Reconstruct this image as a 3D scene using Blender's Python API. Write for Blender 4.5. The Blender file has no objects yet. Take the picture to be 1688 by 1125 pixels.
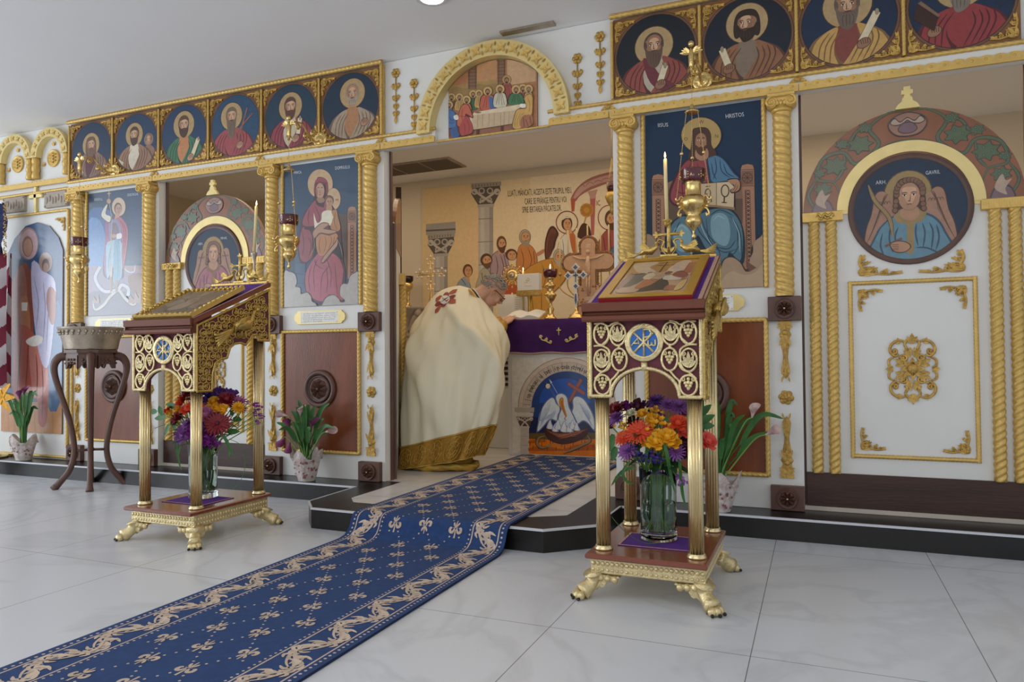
import bpy, math, random
from mathutils import Vector, Matrix
random.seed(7)
SC = bpy.context.scene
COL = SC.collection
PI = math.pi
# ---------------------------------------------------------------- camera
CAM_F, CAM_H, CAM_Y = 1194.1, .8594, -3.81
_yw, _pt, _rl = math.radians(22.834), math.radians(1.329), math.radians(-.448)
_F = Vector((-math.sin(_yw)*math.cos(_pt), math.cos(_yw)*math.cos(_pt), math.sin(_pt)))
_R0 = Vector((math.cos(_yw), math.sin(_yw), 0)); _U0 = _R0.cross(_F)
_R = _R0*math.cos(_rl)+_U0*math.sin(_rl); _U = -_R0*math.sin(_rl)+_U0*math.cos(_rl)
cam = bpy.data.cameras.new('camera'); camo = bpy.data.objects.new('camera', cam); COL.objects.link(camo)
cam.sensor_width = 36; cam.lens = CAM_F/1688*36; cam.clip_start = .02
camo.matrix_world = Matrix(((_R.x, _U.x, -_F.x, 0), (_R.y, _U.y, -_F.y, CAM_Y), (_R.z, _U.z, -_F.z, CAM_H), (0, 0, 0, 1)))
SC.camera = camo
# ---------------------------------------------------------------- world, lights, exposure
SC.view_settings.view_transform = 'Standard'; SC.view_settings.look = 'None'
SC.view_settings.gamma = 1; SC.view_settings.use_curve_mapping = False
SC.view_settings.exposure = 0.0
wd = bpy.data.worlds.new('world'); SC.world = wd; wd.use_nodes = True
wd.node_tree.nodes['Background'].inputs[0].default_value = (.86, .92, 1, 1)
wd.node_tree.nodes['Background'].inputs[1].default_value = .78
def area(name, loc, target, sx, sy, power, color):
    l = bpy.data.lights.new(name, 'AREA'); l.shape = 'RECTANGLE'; l.size = sx; l.size_y = sy
    l.energy = power; l.color = color
    o = bpy.data.objects.new(name, l); COL.objects.link(o); o.location = loc
    o.rotation_euler = (Vector(target)-Vector(loc)).to_track_quat('-Z', 'Y').to_euler()
    return o
area('window_daylight', (-8.85, -4.4, 1.5), (0, -4.0, 1.35), 4.6, 2.0, 150, (.86, .93, 1))
area('hall_ceiling_lamps', (-2.2, -2.9, 2.66), (-2.2, -2.4, 0), 5.5, 1.2, 24, (1, .95, .88))
area('hall_back_lamps', (-.6, -6.2, 2.5), (-1.6, 0, 1.2), 4.5, 1.0, 42, (1, .96, .9))
area('sanctuary_lamps', (-1.9, 1.5, 2.688), (-1.9, 1.5, 0), 6.0, 1.5, 35, (1, .79, .55))
# ---------------------------------------------------------------- materials
def lin(c):
    if isinstance(c, str):
        c = c.lstrip('#'); c = [int(c[i:i+2], 16)/255 for i in (0, 2, 4)]
    return [x/12.92 if x <= .04045 else ((x+.055)/1.055)**2.4 for x in c]
def mat(name, col, rough=.6, metal=0., noise=0., nscale=20, bump=0., bscale=60, coat=0., stretch=None, col2=None, spec=.5):
    m = bpy.data.materials.new(name); m.use_nodes = True; nt = m.node_tree; N = nt.nodes; L = nt.links
    p = N['Principled BSDF']; p.inputs['Roughness'].default_value = rough; p.inputs['Metallic'].default_value = metal
    p.inputs['Specular IOR Level'].default_value = spec
    if coat: p.inputs['Coat Weight'].default_value = coat; p.inputs['Coat Roughness'].default_value = .12
    c = lin(col); p.inputs['Base Color'].default_value = (*c, 1)
    tc = N.new('ShaderNodeTexCoord'); src = tc.outputs['Object']
    if stretch:
        mp = N.new('ShaderNodeMapping'); mp.inputs['Scale'].default_value = stretch; L.new(src, mp.inputs[0]); src = mp.outputs[0]
    if noise or col2:
        n = N.new('ShaderNodeTexNoise'); n.inputs['Scale'].default_value = nscale; n.inputs['Detail'].default_value = 5
        L.new(src, n.inputs['Vector'])
        r = N.new('ShaderNodeValToRGB'); r.color_ramp.elements[0].position = .3; r.color_ramp.elements[1].position = .7
        c2 = lin(col2) if col2 else [x*(1-noise) for x in c]
        r.color_ramp.elements[0].color = (*c2, 1); r.color_ramp.elements[1].color = (*c, 1)
        L.new(n.outputs['Fac'], r.inputs[0]); L.new(r.outputs[0], p.inputs['Base Color'])
    if bump:
        n2 = N.new('ShaderNodeTexNoise'); n2.inputs['Scale'].default_value = bscale; n2.inputs['Detail'].default_value = 4
        L.new(src, n2.inputs['Vector'])
        b = N.new('ShaderNodeBump'); b.inputs['Strength'].default_value = bump; b.inputs['Distance'].default_value = .01
        L.new(n2.outputs['Fac'], b.inputs['Height']); L.new(b.outputs[0], p.inputs['Normal'])
    return m
M = {}
M['white'] = mat('white_paint', '#e6e5e0', .42, noise=.03, nscale=6, bump=.03, bscale=40)
M['wallw'] = mat('wall_paint', '#e2d4bd', .7, noise=.02, nscale=3)
M['ceil'] = mat('ceiling_paint', '#f6f6f7', .85, noise=.02, nscale=2)
M['gold'] = mat('gold_paint', '#e0ba68', .38, .36, noise=.16, nscale=30, bump=.12, bscale=90)
M['goldl'] = mat('pale_gold_paint', '#ead390', .38, .35, noise=.1, nscale=15)
M['gilt'] = mat('antique_gilt', '#deb35e', .42, .45, noise=.45, nscale=60, bump=.4, bscale=150)
M['brass'] = mat('polished_brass', '#e8d3a2', .27, .88, noise=.06, nscale=8)
M['cast'] = mat('cast_brass', '#ecd8a4', .38, .7, noise=.25, nscale=50, bump=.35, bscale=120)
M['antique'] = mat('antique_brass', '#d8b768', .34, .8, noise=.3, nscale=60, bump=.3, bscale=120)
M['bright'] = mat('bright_gilt_brass', '#f0d08a', .24, .95, noise=.2, nscale=40, bump=.2, bscale=90)
M['silver'] = mat('silvery_basin', '#b9aa98', .32, .8, noise=.25, nscale=20, bump=.2, bscale=60)
M['wood'] = mat('dark_carved_wood', '#6a493d', .42, noise=.35, nscale=14, bump=.15, bscale=50, stretch=(1, 1, .25))
M['plinth'] = mat('plinth_wood', '#4a2d20', .45, col2='#311a12', nscale=5, bump=.1, bscale=40, stretch=(.3, 1, 3))
M['panel'] = mat('veneer_panel', '#86431d', .27, col2='#68300f', nscale=4, stretch=(2.2, 1, .5), bump=.05)
M['mahog'] = mat('mahogany_varnish', '#84442e', .22, noise=.22, nscale=9, coat=.5, stretch=(.4, 1, 1))
M['mahogf'] = mat('mahogany_satin', '#744230', .5, noise=.12, nscale=9, spec=.3)
M['maroon'] = mat('maroon_backing', '#6e3843', .85, noise=.12, nscale=60)
M['purple'] = mat('purple_cloth', '#58298a', .85, noise=.25, nscale=25, bump=.1, bscale=200)
M['velvet'] = mat('purple_velvet', '#4a1a66', .9, noise=.3, nscale=12, bump=.2, bscale=160)
M['braid'] = mat('braid_trim', '#c9a28c', .7, noise=.2, nscale=90, bump=.3, bscale=200)
M['boardb'] = mat('roundel_board', '#8f6238', .5, noise=.25, nscale=12, stretch=(.4,1,2))
M['blue'] = mat('blue_enamel', '#1c6ac0', .35)
M['black'] = mat('black_tile', '#171514', .3, noise=.25, nscale=40, bump=.08, bscale=90)
M['trimw'] = mat('step_nosing', '#d4d6dc', .4)
M['blackp'] = mat('black_claw', '#17120f', .4)
M['ruby'] = mat('ruby_glass', '#5a0e1e', .08, coat=.5, noise=.3, nscale=60)
M['wax'] = mat('beeswax', '#e8d49a', .5)
M['leaf'] = mat('leaf_green', '#3f7a35', .5, noise=.45, nscale=18)
M['leafd'] = mat('dark_leaf', '#25502f', .5, noise=.4, nscale=18)
M['stem'] = mat('pale_stem', '#7fa24c', .5, noise=.25, nscale=14)
M['paper'] = mat('paper', '#efece4', .7)
M['vest'] = mat('cream_vestment', '#f1ebd0', .55, noise=.07, nscale=5, bump=.08, bscale=30)
M['skin'] = mat('skin', '#dcaa8e', .55, noise=.12, nscale=25)
M['hair'] = mat('grey_hair', '#b8b0a6', .7, noise=.35, nscale=90, bump=.8, bscale=120)
M['stone'] = mat('grey_plaster', '#b7a999', .7, noise=.25, nscale=25, bump=.3, bscale=60)
M['carved'] = mat('carved_linden', '#f2cba8', .5, noise=.3, nscale=50, bump=.4, bscale=120)
M['dark'] = mat('dark_metal', '#2b2522', .5)
M['basew'] = mat('threshold_stone', '#c9bcae', .5, noise=.1, nscale=6)
def emis(name, col, s):
    m = bpy.data.materials.new(name); m.use_nodes = True; p = m.node_tree.nodes['Principled BSDF']
    p.inputs['Base Color'].default_value = (*lin(col), 1); p.inputs['Emission Color'].default_value = (*lin(col), 1)
    p.inputs['Emission Strength'].default_value = s; return m
M['flame'] = emis('candle_flame', '#ffd9a0', 9); M['lamp'] = emis('downlight_lens', '#fff6e8', 6)
def glass(name, col, ior=1.45, rough=.0):
    m = bpy.data.materials.new(name); m.use_nodes = True; p = m.node_tree.nodes['Principled BSDF']
    p.inputs['Base Color'].default_value = (*lin(col), 1); p.inputs['Transmission Weight'].default_value = 1
    p.inputs['Roughness'].default_value = rough; p.inputs['IOR'].default_value = ior; return m
M['glass'] = glass('clear_glass', '#f2faf6'); M['water'] = glass('water', '#e6f2e8', 1.33)
M['film'] = mat('wrap_film', '#d9d8d4', .25, noise=.12, nscale=12)
# painted surfaces: the colours are laid down shape by shape as a colour attribute
def paintmat(name, rough=.45, coat=.0, weave=.12, metal=0):
    m = bpy.data.materials.new(name); m.use_nodes = True; nt = m.node_tree; N = nt.nodes; L = nt.links
    p = N['Principled BSDF']; p.inputs['Roughness'].default_value = rough; p.inputs['Metallic'].default_value = metal
    if coat: p.inputs['Coat Weight'].default_value = coat; p.inputs['Coat Roughness'].default_value = .2
    a = N.new('ShaderNodeAttribute'); a.attribute_name = 'Col'
    tc = N.new('ShaderNodeTexCoord'); n = N.new('ShaderNodeTexNoise'); n.inputs['Scale'].default_value = 38; n.inputs['Detail'].default_value = 6
    L.new(tc.outputs['Object'], n.inputs['Vector'])
    mr = N.new('ShaderNodeMapRange'); mr.inputs['From Min'].default_value = .25; mr.inputs['From Max'].default_value = .75
    mr.inputs['To Min'].default_value = 1-weave; mr.inputs['To Max'].default_value = 1+weave
    L.new(n.outputs['Fac'], mr.inputs['Value'])
    v = N.new('ShaderNodeVectorMath'); v.operation = 'SCALE'
    L.new(a.outputs['Color'], v.inputs[0]); L.new(mr.outputs[0], v.inputs['Scale']); L.new(v.outputs[0], p.inputs['Base Color'])
    return m
M['paint'] = paintmat('painted_panel'); M['canvas'] = paintmat('painted_canvas', .75, weave=.05)
M['gloss'] = paintmat('varnished_icon', .3, .7, .1); M['giltart'] = paintmat('gilded_icon', .28, .5, .1, .25)
# ---------------------------------------------------------------- object helpers
def tag(o, label=None, cat=None, group=None, kind=None):
    if label: o['label'] = label
    if cat: o['category'] = cat
    if group: o['group'] = group
    if kind: o['kind'] = kind
    return o
def link(name, me, m, parent=None):
    o = bpy.data.objects.new(name, me); COL.objects.link(o)
    if m is not None and len(me.materials) == 0: me.materials.append(M[m] if isinstance(m, str) else m)
    if parent: o.parent = parent
    return o
def empty(name, loc, label=None, cat=None, group=None, rz=0):
    o = bpy.data.objects.new(name, None); COL.objects.link(o); o.location = loc; o.rotation_euler = (0, 0, rz)
    o.empty_display_size = .05
    return tag(o, label, cat, group)
def kids(o): return [c for c in list(COL.objects) if c.parent == o]
def copy_tree(o, parent=None):
    c = o.copy(); COL.objects.link(c)
    if parent: c.parent = parent
    for ch in kids(o): copy_tree(ch, c)
    return c
def cat_rom(pts, n=6, closed=True):
    P = [Vector(p) for p in pts]; out = []; L = len(P)
    rng = range(L) if closed else range(L-1)
    for i in rng:
        if closed: a, b, c, d = P[i-1], P[i], P[(i+1) % L], P[(i+2) % L]
        else: a, b, c, d = P[max(i-1, 0)], P[i], P[i+1], P[min(i+2, L-1)]
        for k in range(n):
            t = k/n
            out.append(.5*((2*b)+(c-a)*t+(2*a-5*b+4*c-d)*t*t+(3*b-a-3*c+d)*t*t*t))
    if not closed: out.append(P[-1].copy())
    return out
class MB:
    """collects shapes and builds them as one mesh"""
    def __init__(s): s.v = []; s.f = []; s.sm = []
    def add(s, vs, fs, smooth=False):
        b = len(s.v); s.v += [tuple(v) for v in vs]; s.f += [tuple(b+i for i in f) for f in fs]; s.sm += [smooth]*len(fs); return s
    def box(s, x0, x1, y0, y1, z0, z1, bev=0.):
        if bev:
            b = bev; vs = []; 
            for z, i in ((z0, b), (z0+b, 0), (z1-b, 0), (z1, b)):
                vs += [(x0+i+ (0 if i else 0), y0+i, z), (x1-i, y0+i, z), (x1-i, y1-i, z), (x0+i, y1-i, z)]
            fs = [(3, 2, 1, 0), (12, 13, 14, 15)]
            for k in range(3):
                for j in range(4): fs.append((4*k+j, 4*k+(j+1) % 4, 4*k+4+(j+1) % 4, 4*k+4+j))
            return s.add(vs, fs)
        vs = [(x0, y0, z0), (x1, y0, z0), (x1, y1, z0), (x0, y1, z0), (x0, y0, z1), (x1, y0, z1), (x1, y1, z1), (x0, y1, z1)]
        return s.add(vs, [(3, 2, 1, 0), (4, 5, 6, 7), (0, 1, 5, 4), (1, 2, 6, 5), (2, 3, 7, 6), (3, 0, 4, 7)])
    def prism(s, pts, a, b, axis='y', smooth=False):
        """closed 2-D outline pushed from a to b along an axis; pts are (x,z) for y, (y,z) for x, (x,y) for z"""
        n = len(pts); g = {'y': lambda p, t: (p[0], t, p[1]), 'x': lambda p, t: (t, p[0], p[1]), 'z': lambda p, t: (p[0], p[1], t)}[axis]
        vs = [g(p, a) for p in pts]+[g(p, b) for p in pts]
        fs = [tuple(range(n)), tuple(range(2*n-1, n-1, -1))]
        s.add(vs, fs)
        return s.add(vs, [(i, i+n, (i+1) % n+n, (i+1) % n) for i in range(n)], smooth)
    def ringwall(s, outer, inner, a, b, axis='y'):
        n = len(outer); g = {'y': lambda p, t: (p[0], t, p[1]), 'x': lambda p, t: (t, p[0], p[1]), 'z': lambda p, t: (p[0], p[1], t)}[axis]
        vs = [g(p, a) for p in outer]+[g(p, a) for p in inner]+[g(p, b) for p in outer]+[g(p, b) for p in inner]; fs = []
        for i in range(n):
            j = (i+1) % n; fs += [(i, j, n+j, n+i), (2*n+i, 3*n+i, 3*n+j, 2*n+j), (i, 2*n+i, 2*n+j, j), (n+i, n+j, 3*n+j, 3*n+i)]
        return s.add(vs, fs)
    def tube(s, pts, r, n=8, cap=True, flat=1., up=None):
        """r a number or a list, flat squashes the section along its second axis"""
        P = [Vector(p) for p in pts]; m = len(P); R = r if isinstance(r, (list, tuple)) else [r]*m
        T = [(P[min(i+1, m-1)]-P[max(i-1, 0)]).normalized() for i in range(m)]
        u = Vector(up) if up else (Vector((0, 0, 1)) if abs(T[0].z) < .9 else Vector((0, 1, 0)))
        vs = []
        for i in range(m):
            a = u-T[i]*u.dot(T[i])
            if a.length < 1e-5: a = T[i].orthogonal()
            a.normalize(); b = T[i].cross(a)
            if not up: u = a
            for k in range(n):
                t = 2*PI*k/n; vs.append(P[i]+b*(math.cos(t)*R[i])+a*(math.sin(t)*R[i]*flat))
        fs = [(i*n+k, i*n+(k+1) % n, (i+1)*n+(k+1) % n, (i+1)*n+k) for i in range(m-1) for k in range(n)]
        if cap: fs += [tuple(range(n-1, -1, -1)), tuple((m-1)*n+k for k in range(n))]
        return s.add(vs, fs, True)
    def rope(s, p0, p1, r, pitch=.09, strands=3, n=18, step=None, up=None, arc=None):
        P0, P1 = Vector(p0), Vector(p1)
        if arc: path = arc; Ltot = sum((Vector(path[i+1])-Vector(path[i])).length for i in range(len(path)-1))
        else: Ltot = (P1-P0).length; path = None
        step = step or pitch/strands/5; m = max(2, int(Ltot/step)+1)
        if path:
            pp = [Vector(p) for p in path]; d = [0]
            for i in range(len(pp)-1): d.append(d[-1]+(pp[i+1]-pp[i]).length)
            pts = []; j = 0
            for i in range(m):
                t = Ltot*i/(m-1)
                while j < len(d)-2 and d[j+1] < t: j += 1
                pts.append(pp[j].lerp(pp[j+1], (t-d[j])/max(1e-9, d[j+1]-d[j])))
        else: pts = [P0.lerp(P1, i/(m-1)) for i in range(m)]
        vs = []; T0 = (pts[1]-pts[0]).normalized(); a = Vector(up) if up else Vector((0, -1, 0))
        for i in range(m):
            T = (pts[min(i+1, m-1)]-pts[max(i-1, 0)]).normalized(); a = (a-T*a.dot(T)).normalized(); b = T.cross(a)
            ph = 2*PI*(Ltot*i/(m-1))/pitch
            for k in range(n):
                t = 2*PI*k/n; rr = r*(.68+.34*abs(math.cos(strands*(t+ph)/2))**.75)
                vs.append(pts[i]+b*(math.cos(t)*rr)+a*(math.sin(t)*rr))
        fs = [(i*n+k, i*n+(k+1) % n, (i+1)*n+(k+1) % n, (i+1)*n+k) for i in range(m-1) for k in range(n)]
        fs += [tuple(range(n-1, -1, -1)), tuple((m-1)*n+k for k in range(n))]
        return s.add(vs, fs, True)
    def lathe(s, prof, c=(0, 0, 0), n=24, wob=None, axis='z', capb=True, capt=True):
        """prof list of (radius, height)"""
        vs = []; c = Vector(c)
        for i, (r, h) in enumerate(prof):
            for k in range(n):
                t = 2*PI*k/n; rr = r*(wob(t, h) if wob else 1)
                p = (rr*math.cos(t), rr*math.sin(t), h)
                if axis == 'y': p = (p[0], -h, p[1])
                vs.append(c+Vector(p))
        m = len(prof); fs = [(i*n+k, i*n+(k+1) % n, (i+1)*n+(k+1) % n, (i+1)*n+k) for i in range(m-1) for k in range(n)]
        s.add(vs, fs, True)
        b = len(s.v)-len(vs)
        if capb: s.f.append(tuple(b+k for k in range(n-1, -1, -1))); s.sm.append(False)
        if capt: s.f.append(tuple(b+(m-1)*n+k for k in range(n))); s.sm.append(False)
        return s
    def ball(s, c, r, n=10, sc=(1, 1, 1)):
        m = max(4, n//2+1); pr = []
        vs = []; fs = []; c = Vector(c)
        for i in range(m+1):
            a = PI*i/m
            for k in range(n):
                t = 2*PI*k/n; vs.append(c+Vector((r*sc[0]*math.sin(a)*math.cos(t), r*sc[1]*math.sin(a)*math.sin(t), r*sc[2]*math.cos(a))))
        fs = [(i*n+k, (i+1)*n+k, (i+1)*n+(k+1) % n, i*n+(k+1) % n) for i in range(m) for k in range(n)]
        return s.add(vs, fs, True)
    def petal(s, base, d, nrm, L, w, curl=.2, n=4, tip=.15):
        """a leaf or petal blade: from base along d, face normal nrm"""
        d = Vector(d).normalized(); nrm = Vector(nrm); nrm = (nrm-d*nrm.dot(d)).normalized(); sd = d.cross(nrm); base = Vector(base)
        vs = []
        for i in range(n+1):
            t = i/n; ww = w*math.sin(PI*(.12+.86*t))**.8 if i < n else w*tip
            c = base+d*(L*t)+nrm*(curl*L*t*t)
            vs += [c-sd*ww/2+nrm*ww*.12, c, c+sd*ww/2+nrm*ww*.12]
        fs = []
        for i in range(n):
            a = 3*i; fs += [(a, a+1, a+4, a+3), (a+1, a+2, a+5, a+4)]
        return s.add(vs, fs, True)
    def xform(s, mtx, start=0):
        s.v = s.v[:start]+[tuple(mtx @ Vector(v)) for v in s.v[start:]]; return s
    def mesh(s, name):
        me = bpy.data.meshes.new(name); me.from_pydata(s.v, [], s.f); me.polygons.foreach_set('use_smooth', s.sm); me.update(); return me
    def build(s, name, m, parent=None, recalc=True):
        me = s.mesh(name)
        if recalc:
            import bmesh
            bm = bmesh.new(); bm.from_mesh(me); bmesh.ops.recalc_face_normals(bm, faces=bm.faces); bm.to_mesh(me); bm.free()
        return link(name, me, m, parent)
def px(u, v, Y=0.):
    """the point of the plane y = Y that the photograph shows at pixel (u, v)"""
    d = _F+_R*((u-844)/CAM_F)-_U*((v-562.5)/CAM_F); t = (Y-CAM_Y)/d.y
    return Vector((d.x*t, Y, CAM_H+d.z*t))
def px_plane(u, v, p0, nrm):
    d = _F+_R*((u-844)/CAM_F)-_U*((v-562.5)/CAM_F); o = Vector((0, CAM_Y, CAM_H)); return o+d*((Vector(p0)-o).dot(nrm)/d.dot(nrm))
def clip(poly, cv):
    out = list(poly)
    n = len(cv)
    for i in range(n):
        a, b = cv[i], cv[(i+1) % n]; inp = out; out = []
        if not inp: return []
        ex, ey = b[0]-a[0], b[1]-a[1]; ins = lambda p: ex*(p[1]-a[1])-ey*(p[0]-a[0]) >= -1e-9
        for j in range(len(inp)):
            p, q = inp[j-1], inp[j]; ip, iq = ins(p), ins(q)
            if ip != iq:
                dx, dy = q[0]-p[0], q[1]-p[1]; den = ex*dy-ey*dx
                t = (ey*(p[0]-a[0])-ex*(p[1]-a[1]))/den if abs(den) > 1e-12 else 0
                out.append((p[0]+dx*t, p[1]+dy*t))
            if iq: out.append(q)
    return out
class Art:
    """a flat painting: shapes laid over one another on a plane. org/right/up give the plane; the canvas is
    written in its own 2-D coordinates through to2d (identity by default)"""
    def __init__(s, org, right=(1, 0, 0), up=(0, 0, 1), cv=None, conv=None, gain=1.25, eps=.00003, sat=.78):
        s.o = Vector(org); s.r = Vector(right).normalized(); s.u = Vector(up).normalized(); s.n = s.r.cross(s.u)
        s.cv = cv; s.conv = conv; s.gain = gain; s.eps = eps; s.sat = sat; s.k = 0; s.V = []; s.F = []; s.C = []
        if cv:
            ar = sum(cv[i-1][0]*cv[i][1]-cv[i][0]*cv[i-1][1] for i in range(len(cv)))
            if ar < 0: s.cv = list(reversed(cv))
    def _add(s, col, pts, lift=True):
        if s.cv: pts = clip([(p[0], p[1]) for p in pts], s.cv)
        if len(pts) < 3: return
        if lift: s.k += 1
        b = len(s.V)
        for p in pts: s.V.append(s.o+s.r*p[0]+s.u*p[1]+s.n*(s.eps*s.k))
        s.F.append(tuple(range(b, b+len(pts)))); c = lin(col); g = .3*c[0]+.6*c[1]+.1*c[2]; s.C.append([min(.95, (g+(x-g)*s.sat)*s.gain) for x in c])
    def c2(s, p): return s.conv(p[0], p[1]) if s.conv else (p[0], p[1])
    def at(s, cx, cy, sx, sy=None):
        """shapes that follow are written with y up, in units of (sx, sy) about (cx, cy) of an enlarged detail"""
        s.base = s.conv; b = s.conv; sy = sy or sx; s.conv = lambda x, y: b(cx+x*sx, cy-y*sy); return s
    def back(s): s.conv = s.base; return s
    def poly(s, col, pts, sm=0):
        P = [s.c2(p) for p in pts]
        if sm: P = [(q[0], q[1]) for q in cat_rom([(p[0], p[1], 0) for p in P], sm)]
        s._add(col, P); return s
    def line(s, col, pts, w, sm=4, taper=True):
        P = [Vector((p[0], p[1], 0)) for p in pts]
        if sm and len(P) > 2: P = cat_rom(P, sm, False)
        n = len(P); A = []; B = []
        for i in range(n):
            t = P[min(i+1, n-1)]-P[max(i-1, 0)]
            if t.length < 1e-9: continue
            t.normalize(); q = Vector((-t.y, t.x, 0)); ww = w/2*(max(.25, min(1, 3*min(i, n-1-i)/max(1, n-1)+.25)) if taper and n > 2 else 1)
            A.append(s.c2(P[i]+q*ww)); B.append(s.c2(P[i]-q*ww))
        s.k += 1
        for i in range(len(A)-1): s._add(col, [A[i], A[i+1], B[i+1], B[i]], False)
        return s
    def ell(s, col, cx, cy, rx, ry=None, rot=0, n=28):
        ry = ry or rx; c, d = math.cos(rot), math.sin(rot)
        s._add(col, [s.c2((cx+rx*math.cos(t)*c-ry*math.sin(t)*d, cy+rx*math.cos(t)*d+ry*math.sin(t)*c)) for t in [2*PI*k/n for k in range(n)]]); return s
    def ring(s, col, cx, cy, r, w, ry=None):
        ry = ry or r; return s.line(col, [(cx+r*math.cos(2*PI*k/28), cy+ry*math.sin(2*PI*k/28)) for k in range(29)], w, 0, False)
    def text(s, col, txt, x, y, h, w=None, rot=0, flip=False):
        """letters h tall from (x, y) (baseline left); w sets the total width"""
        cu = bpy.data.curves.new('t', 'FONT'); cu.body = txt; cu.resolution_u = 2
        o = bpy.data.objects.new('t', cu); me = o.to_mesh(); vs = [v.co.copy() for v in me.vertices]; ps = [tuple(p.vertices) for p in me.polygons]
        if vs:
            W = max(v.x for v in vs); H = .7; kx = (w/W) if w else h/H; ky = h/H*(-1 if flip else 1); c, d = math.cos(rot), math.sin(rot)
            s.k += 1
            for f in ps:
                s._add(col, [s.c2((x+vs[i].x*kx*c-vs[i].y*ky*d, y+vs[i].x*kx*d+vs[i].y*ky*c)) for i in f], False)
        o.to_mesh_clear(); bpy.data.objects.remove(o); bpy.data.curves.remove(cu); return s
    def build(s, name, m='paint', parent=None, back=None, backcol='#6a5040'):
        """back: thickness of the board behind (needs cv)"""
        if back and s.cv:
            n = len(s.cv); b = len(s.V)
            for t in (0, -back):
                for p in s.cv: s.V.append(s.o+s.r*p[0]+s.u*p[1]+s.n*t)
            c = lin(backcol); s.F.append(tuple(range(b, b+n))); s.F.append(tuple(range(b+2*n-1, b+n-1, -1))); s.C += [c, c]
            for i in range(n): s.F.append((b+i, b+n+i, b+n+(i+1) % n, b+(i+1) % n)); s.C.append(c)
        me = bpy.data.meshes.new(name); 
        off = parent.matrix_basis.inverted() if parent else Matrix()
        me.from_pydata([tuple(off @ v) for v in s.V], [], s.F); ca = me.color_attributes.new('Col', 'FLOAT_COLOR', 'CORNER'); buf = []
        for p, c in zip(me.polygons, s.C): buf += [*c, 1]*len(p.vertices)
        ca.data.foreach_set('color', buf); me.update(); return link(name, me, m, parent)
def circ(r, n=48, cx=0, cy=0, ry=None): return [(cx+r*math.cos(2*PI*k/n), cy+(ry or r)*math.sin(2*PI*k/n)) for k in range(n)]
def rect(x0, x1, y0, y1): return [(x0, y0), (x1, y0), (x1, y1), (x0, y1)]
def zt(x0, y0, s, Y):
    """converter: coordinates of an enlarged detail (origin x0,y0, scale s) to the plane y=Y"""
    def f(x, y):
        p = px(x0+x/s, y0+y/s, Y); return (p.x, p.z)
    return f
# ================================================================ the setting
def marble(name, base, joints=True, jx=-.80, jy=-.41, sx=.61, sy=1.21, warm=0):
    m = bpy.data.materials.new(name); m.use_nodes = True; nt = m.node_tree; N = nt.nodes; L = nt.links
    p = N['Principled BSDF']; p.inputs['Roughness'].default_value = .26; p.inputs['Specular IOR Level'].default_value = .45
    tc = N.new('ShaderNodeTexCoord'); n = N.new('ShaderNodeTexNoise'); n.inputs['Scale'].default_value = 1.3; n.inputs['Detail'].default_value = 8
    n.inputs['Distortion'].default_value = 1.6; L.new(tc.outputs['Object'], n.inputs['Vector'])
    r = N.new('ShaderNodeValToRGB'); e = r.color_ramp.elements; c = lin(base)
    e[0].position = .44; e[0].color = (*c, 1); e[1].position = .56; e[1].color = (*c, 1)
    k = e.new(.5); k.color = (*[x*.9 for x in c], 1)
    L.new(n.outputs['Fac'], r.inputs[0]); out = r.outputs[0]
    if joints:
        sep = N.new('ShaderNodeSeparateXYZ'); L.new(tc.outputs['Object'], sep.inputs[0]); fs = []
        for ax, o, s in (('X', jx, sx), ('Y', jy, sy)):
            a = N.new('ShaderNodeMath'); a.operation = 'SUBTRACT'; L.new(sep.outputs[ax], a.inputs[0]); a.inputs[1].default_value = o-s/2
            b = N.new('ShaderNodeMath'); b.operation = 'PINGPONG'; L.new(a.outputs[0], b.inputs[0]); b.inputs[1].default_value = s/2
            d = N.new('ShaderNodeMath'); d.operation = 'GREATER_THAN'; L.new(b.outputs[0], d.inputs[0]); d.inputs[1].default_value = s/2-.0013; fs.append(d)
        mx = N.new('ShaderNodeMath'); mx.operation = 'MAXIMUM'; L.new(fs[0].outputs[0], mx.inputs[0]); L.new(fs[1].outputs[0], mx.inputs[1])
        mi = N.new('ShaderNodeMix'); mi.data_type = 'RGBA'; L.new(mx.outputs[0], mi.inputs[0]); L.new(out, mi.inputs[6]); mi.inputs[7].default_value = (*lin('#77736f'), 1); out = mi.outputs[2]
    L.new(out, p.inputs['Base Color']); return m
M['marble'] = marble('marble_floor_tiles', '#d7dadf'); M['marble2'] = marble('marble_sanctuary_tiles', '#d9d6d2')
def struct(name, mb, m, parent=None):
    o = mb.build(name, m, parent)
    if not parent: o['kind'] = 'structure'
    return o
struct('floor', MB().box(-9, 3.6, -8, -.19, -.05, 0), 'marble')
struct('ceiling', MB().box(-9, 3.6, -8, 3.0, 2.702, 2.76), 'ceil')
# platform with its half octagon apron
ap = [(-2.53, -.19), (-2.512, -.655), (-2.389, -.79), (-1.121, -.81), (-.93, -.64), (-.93, -.19)]
inn = [(-2.36, .0), (-2.35, -.5), (-2.27, -.595), (-1.265, -.595), (-1.115, -.5), (-1.11, .0)]
pl = MB(); pl.box(-9, 3.6, -.2, 3.0, -.02, .0962); pl.prism(ap, -.02, .0962, 'z')
struct('trim_platform_riser', pl, 'black')
struct('floor_sanctuary', MB().box(-9, 3.6, .032, 3.0, .0964, .1036).prism([(p[0], p[1]+(.03 if p[1] > -.01 else 0)) for p in inn], .0964, .1036, 'z'), 'marble2')
tr = MB(); outl = [(-9, -.2)]+[(-2.53, -.2)]+ap[1:5]+[(-.93, -.2), (3.6, -.2)]
tr.prism([(-9, -.19), (-2.54, -.19), *ap[1:5], (-.92, -.19), (3.6, -.19), (3.6, .032), (-1.11, .032), *list(reversed(inn))[1:5], (-2.36, .032), (-9, .032)], .0964, .1034, 'z')
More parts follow.
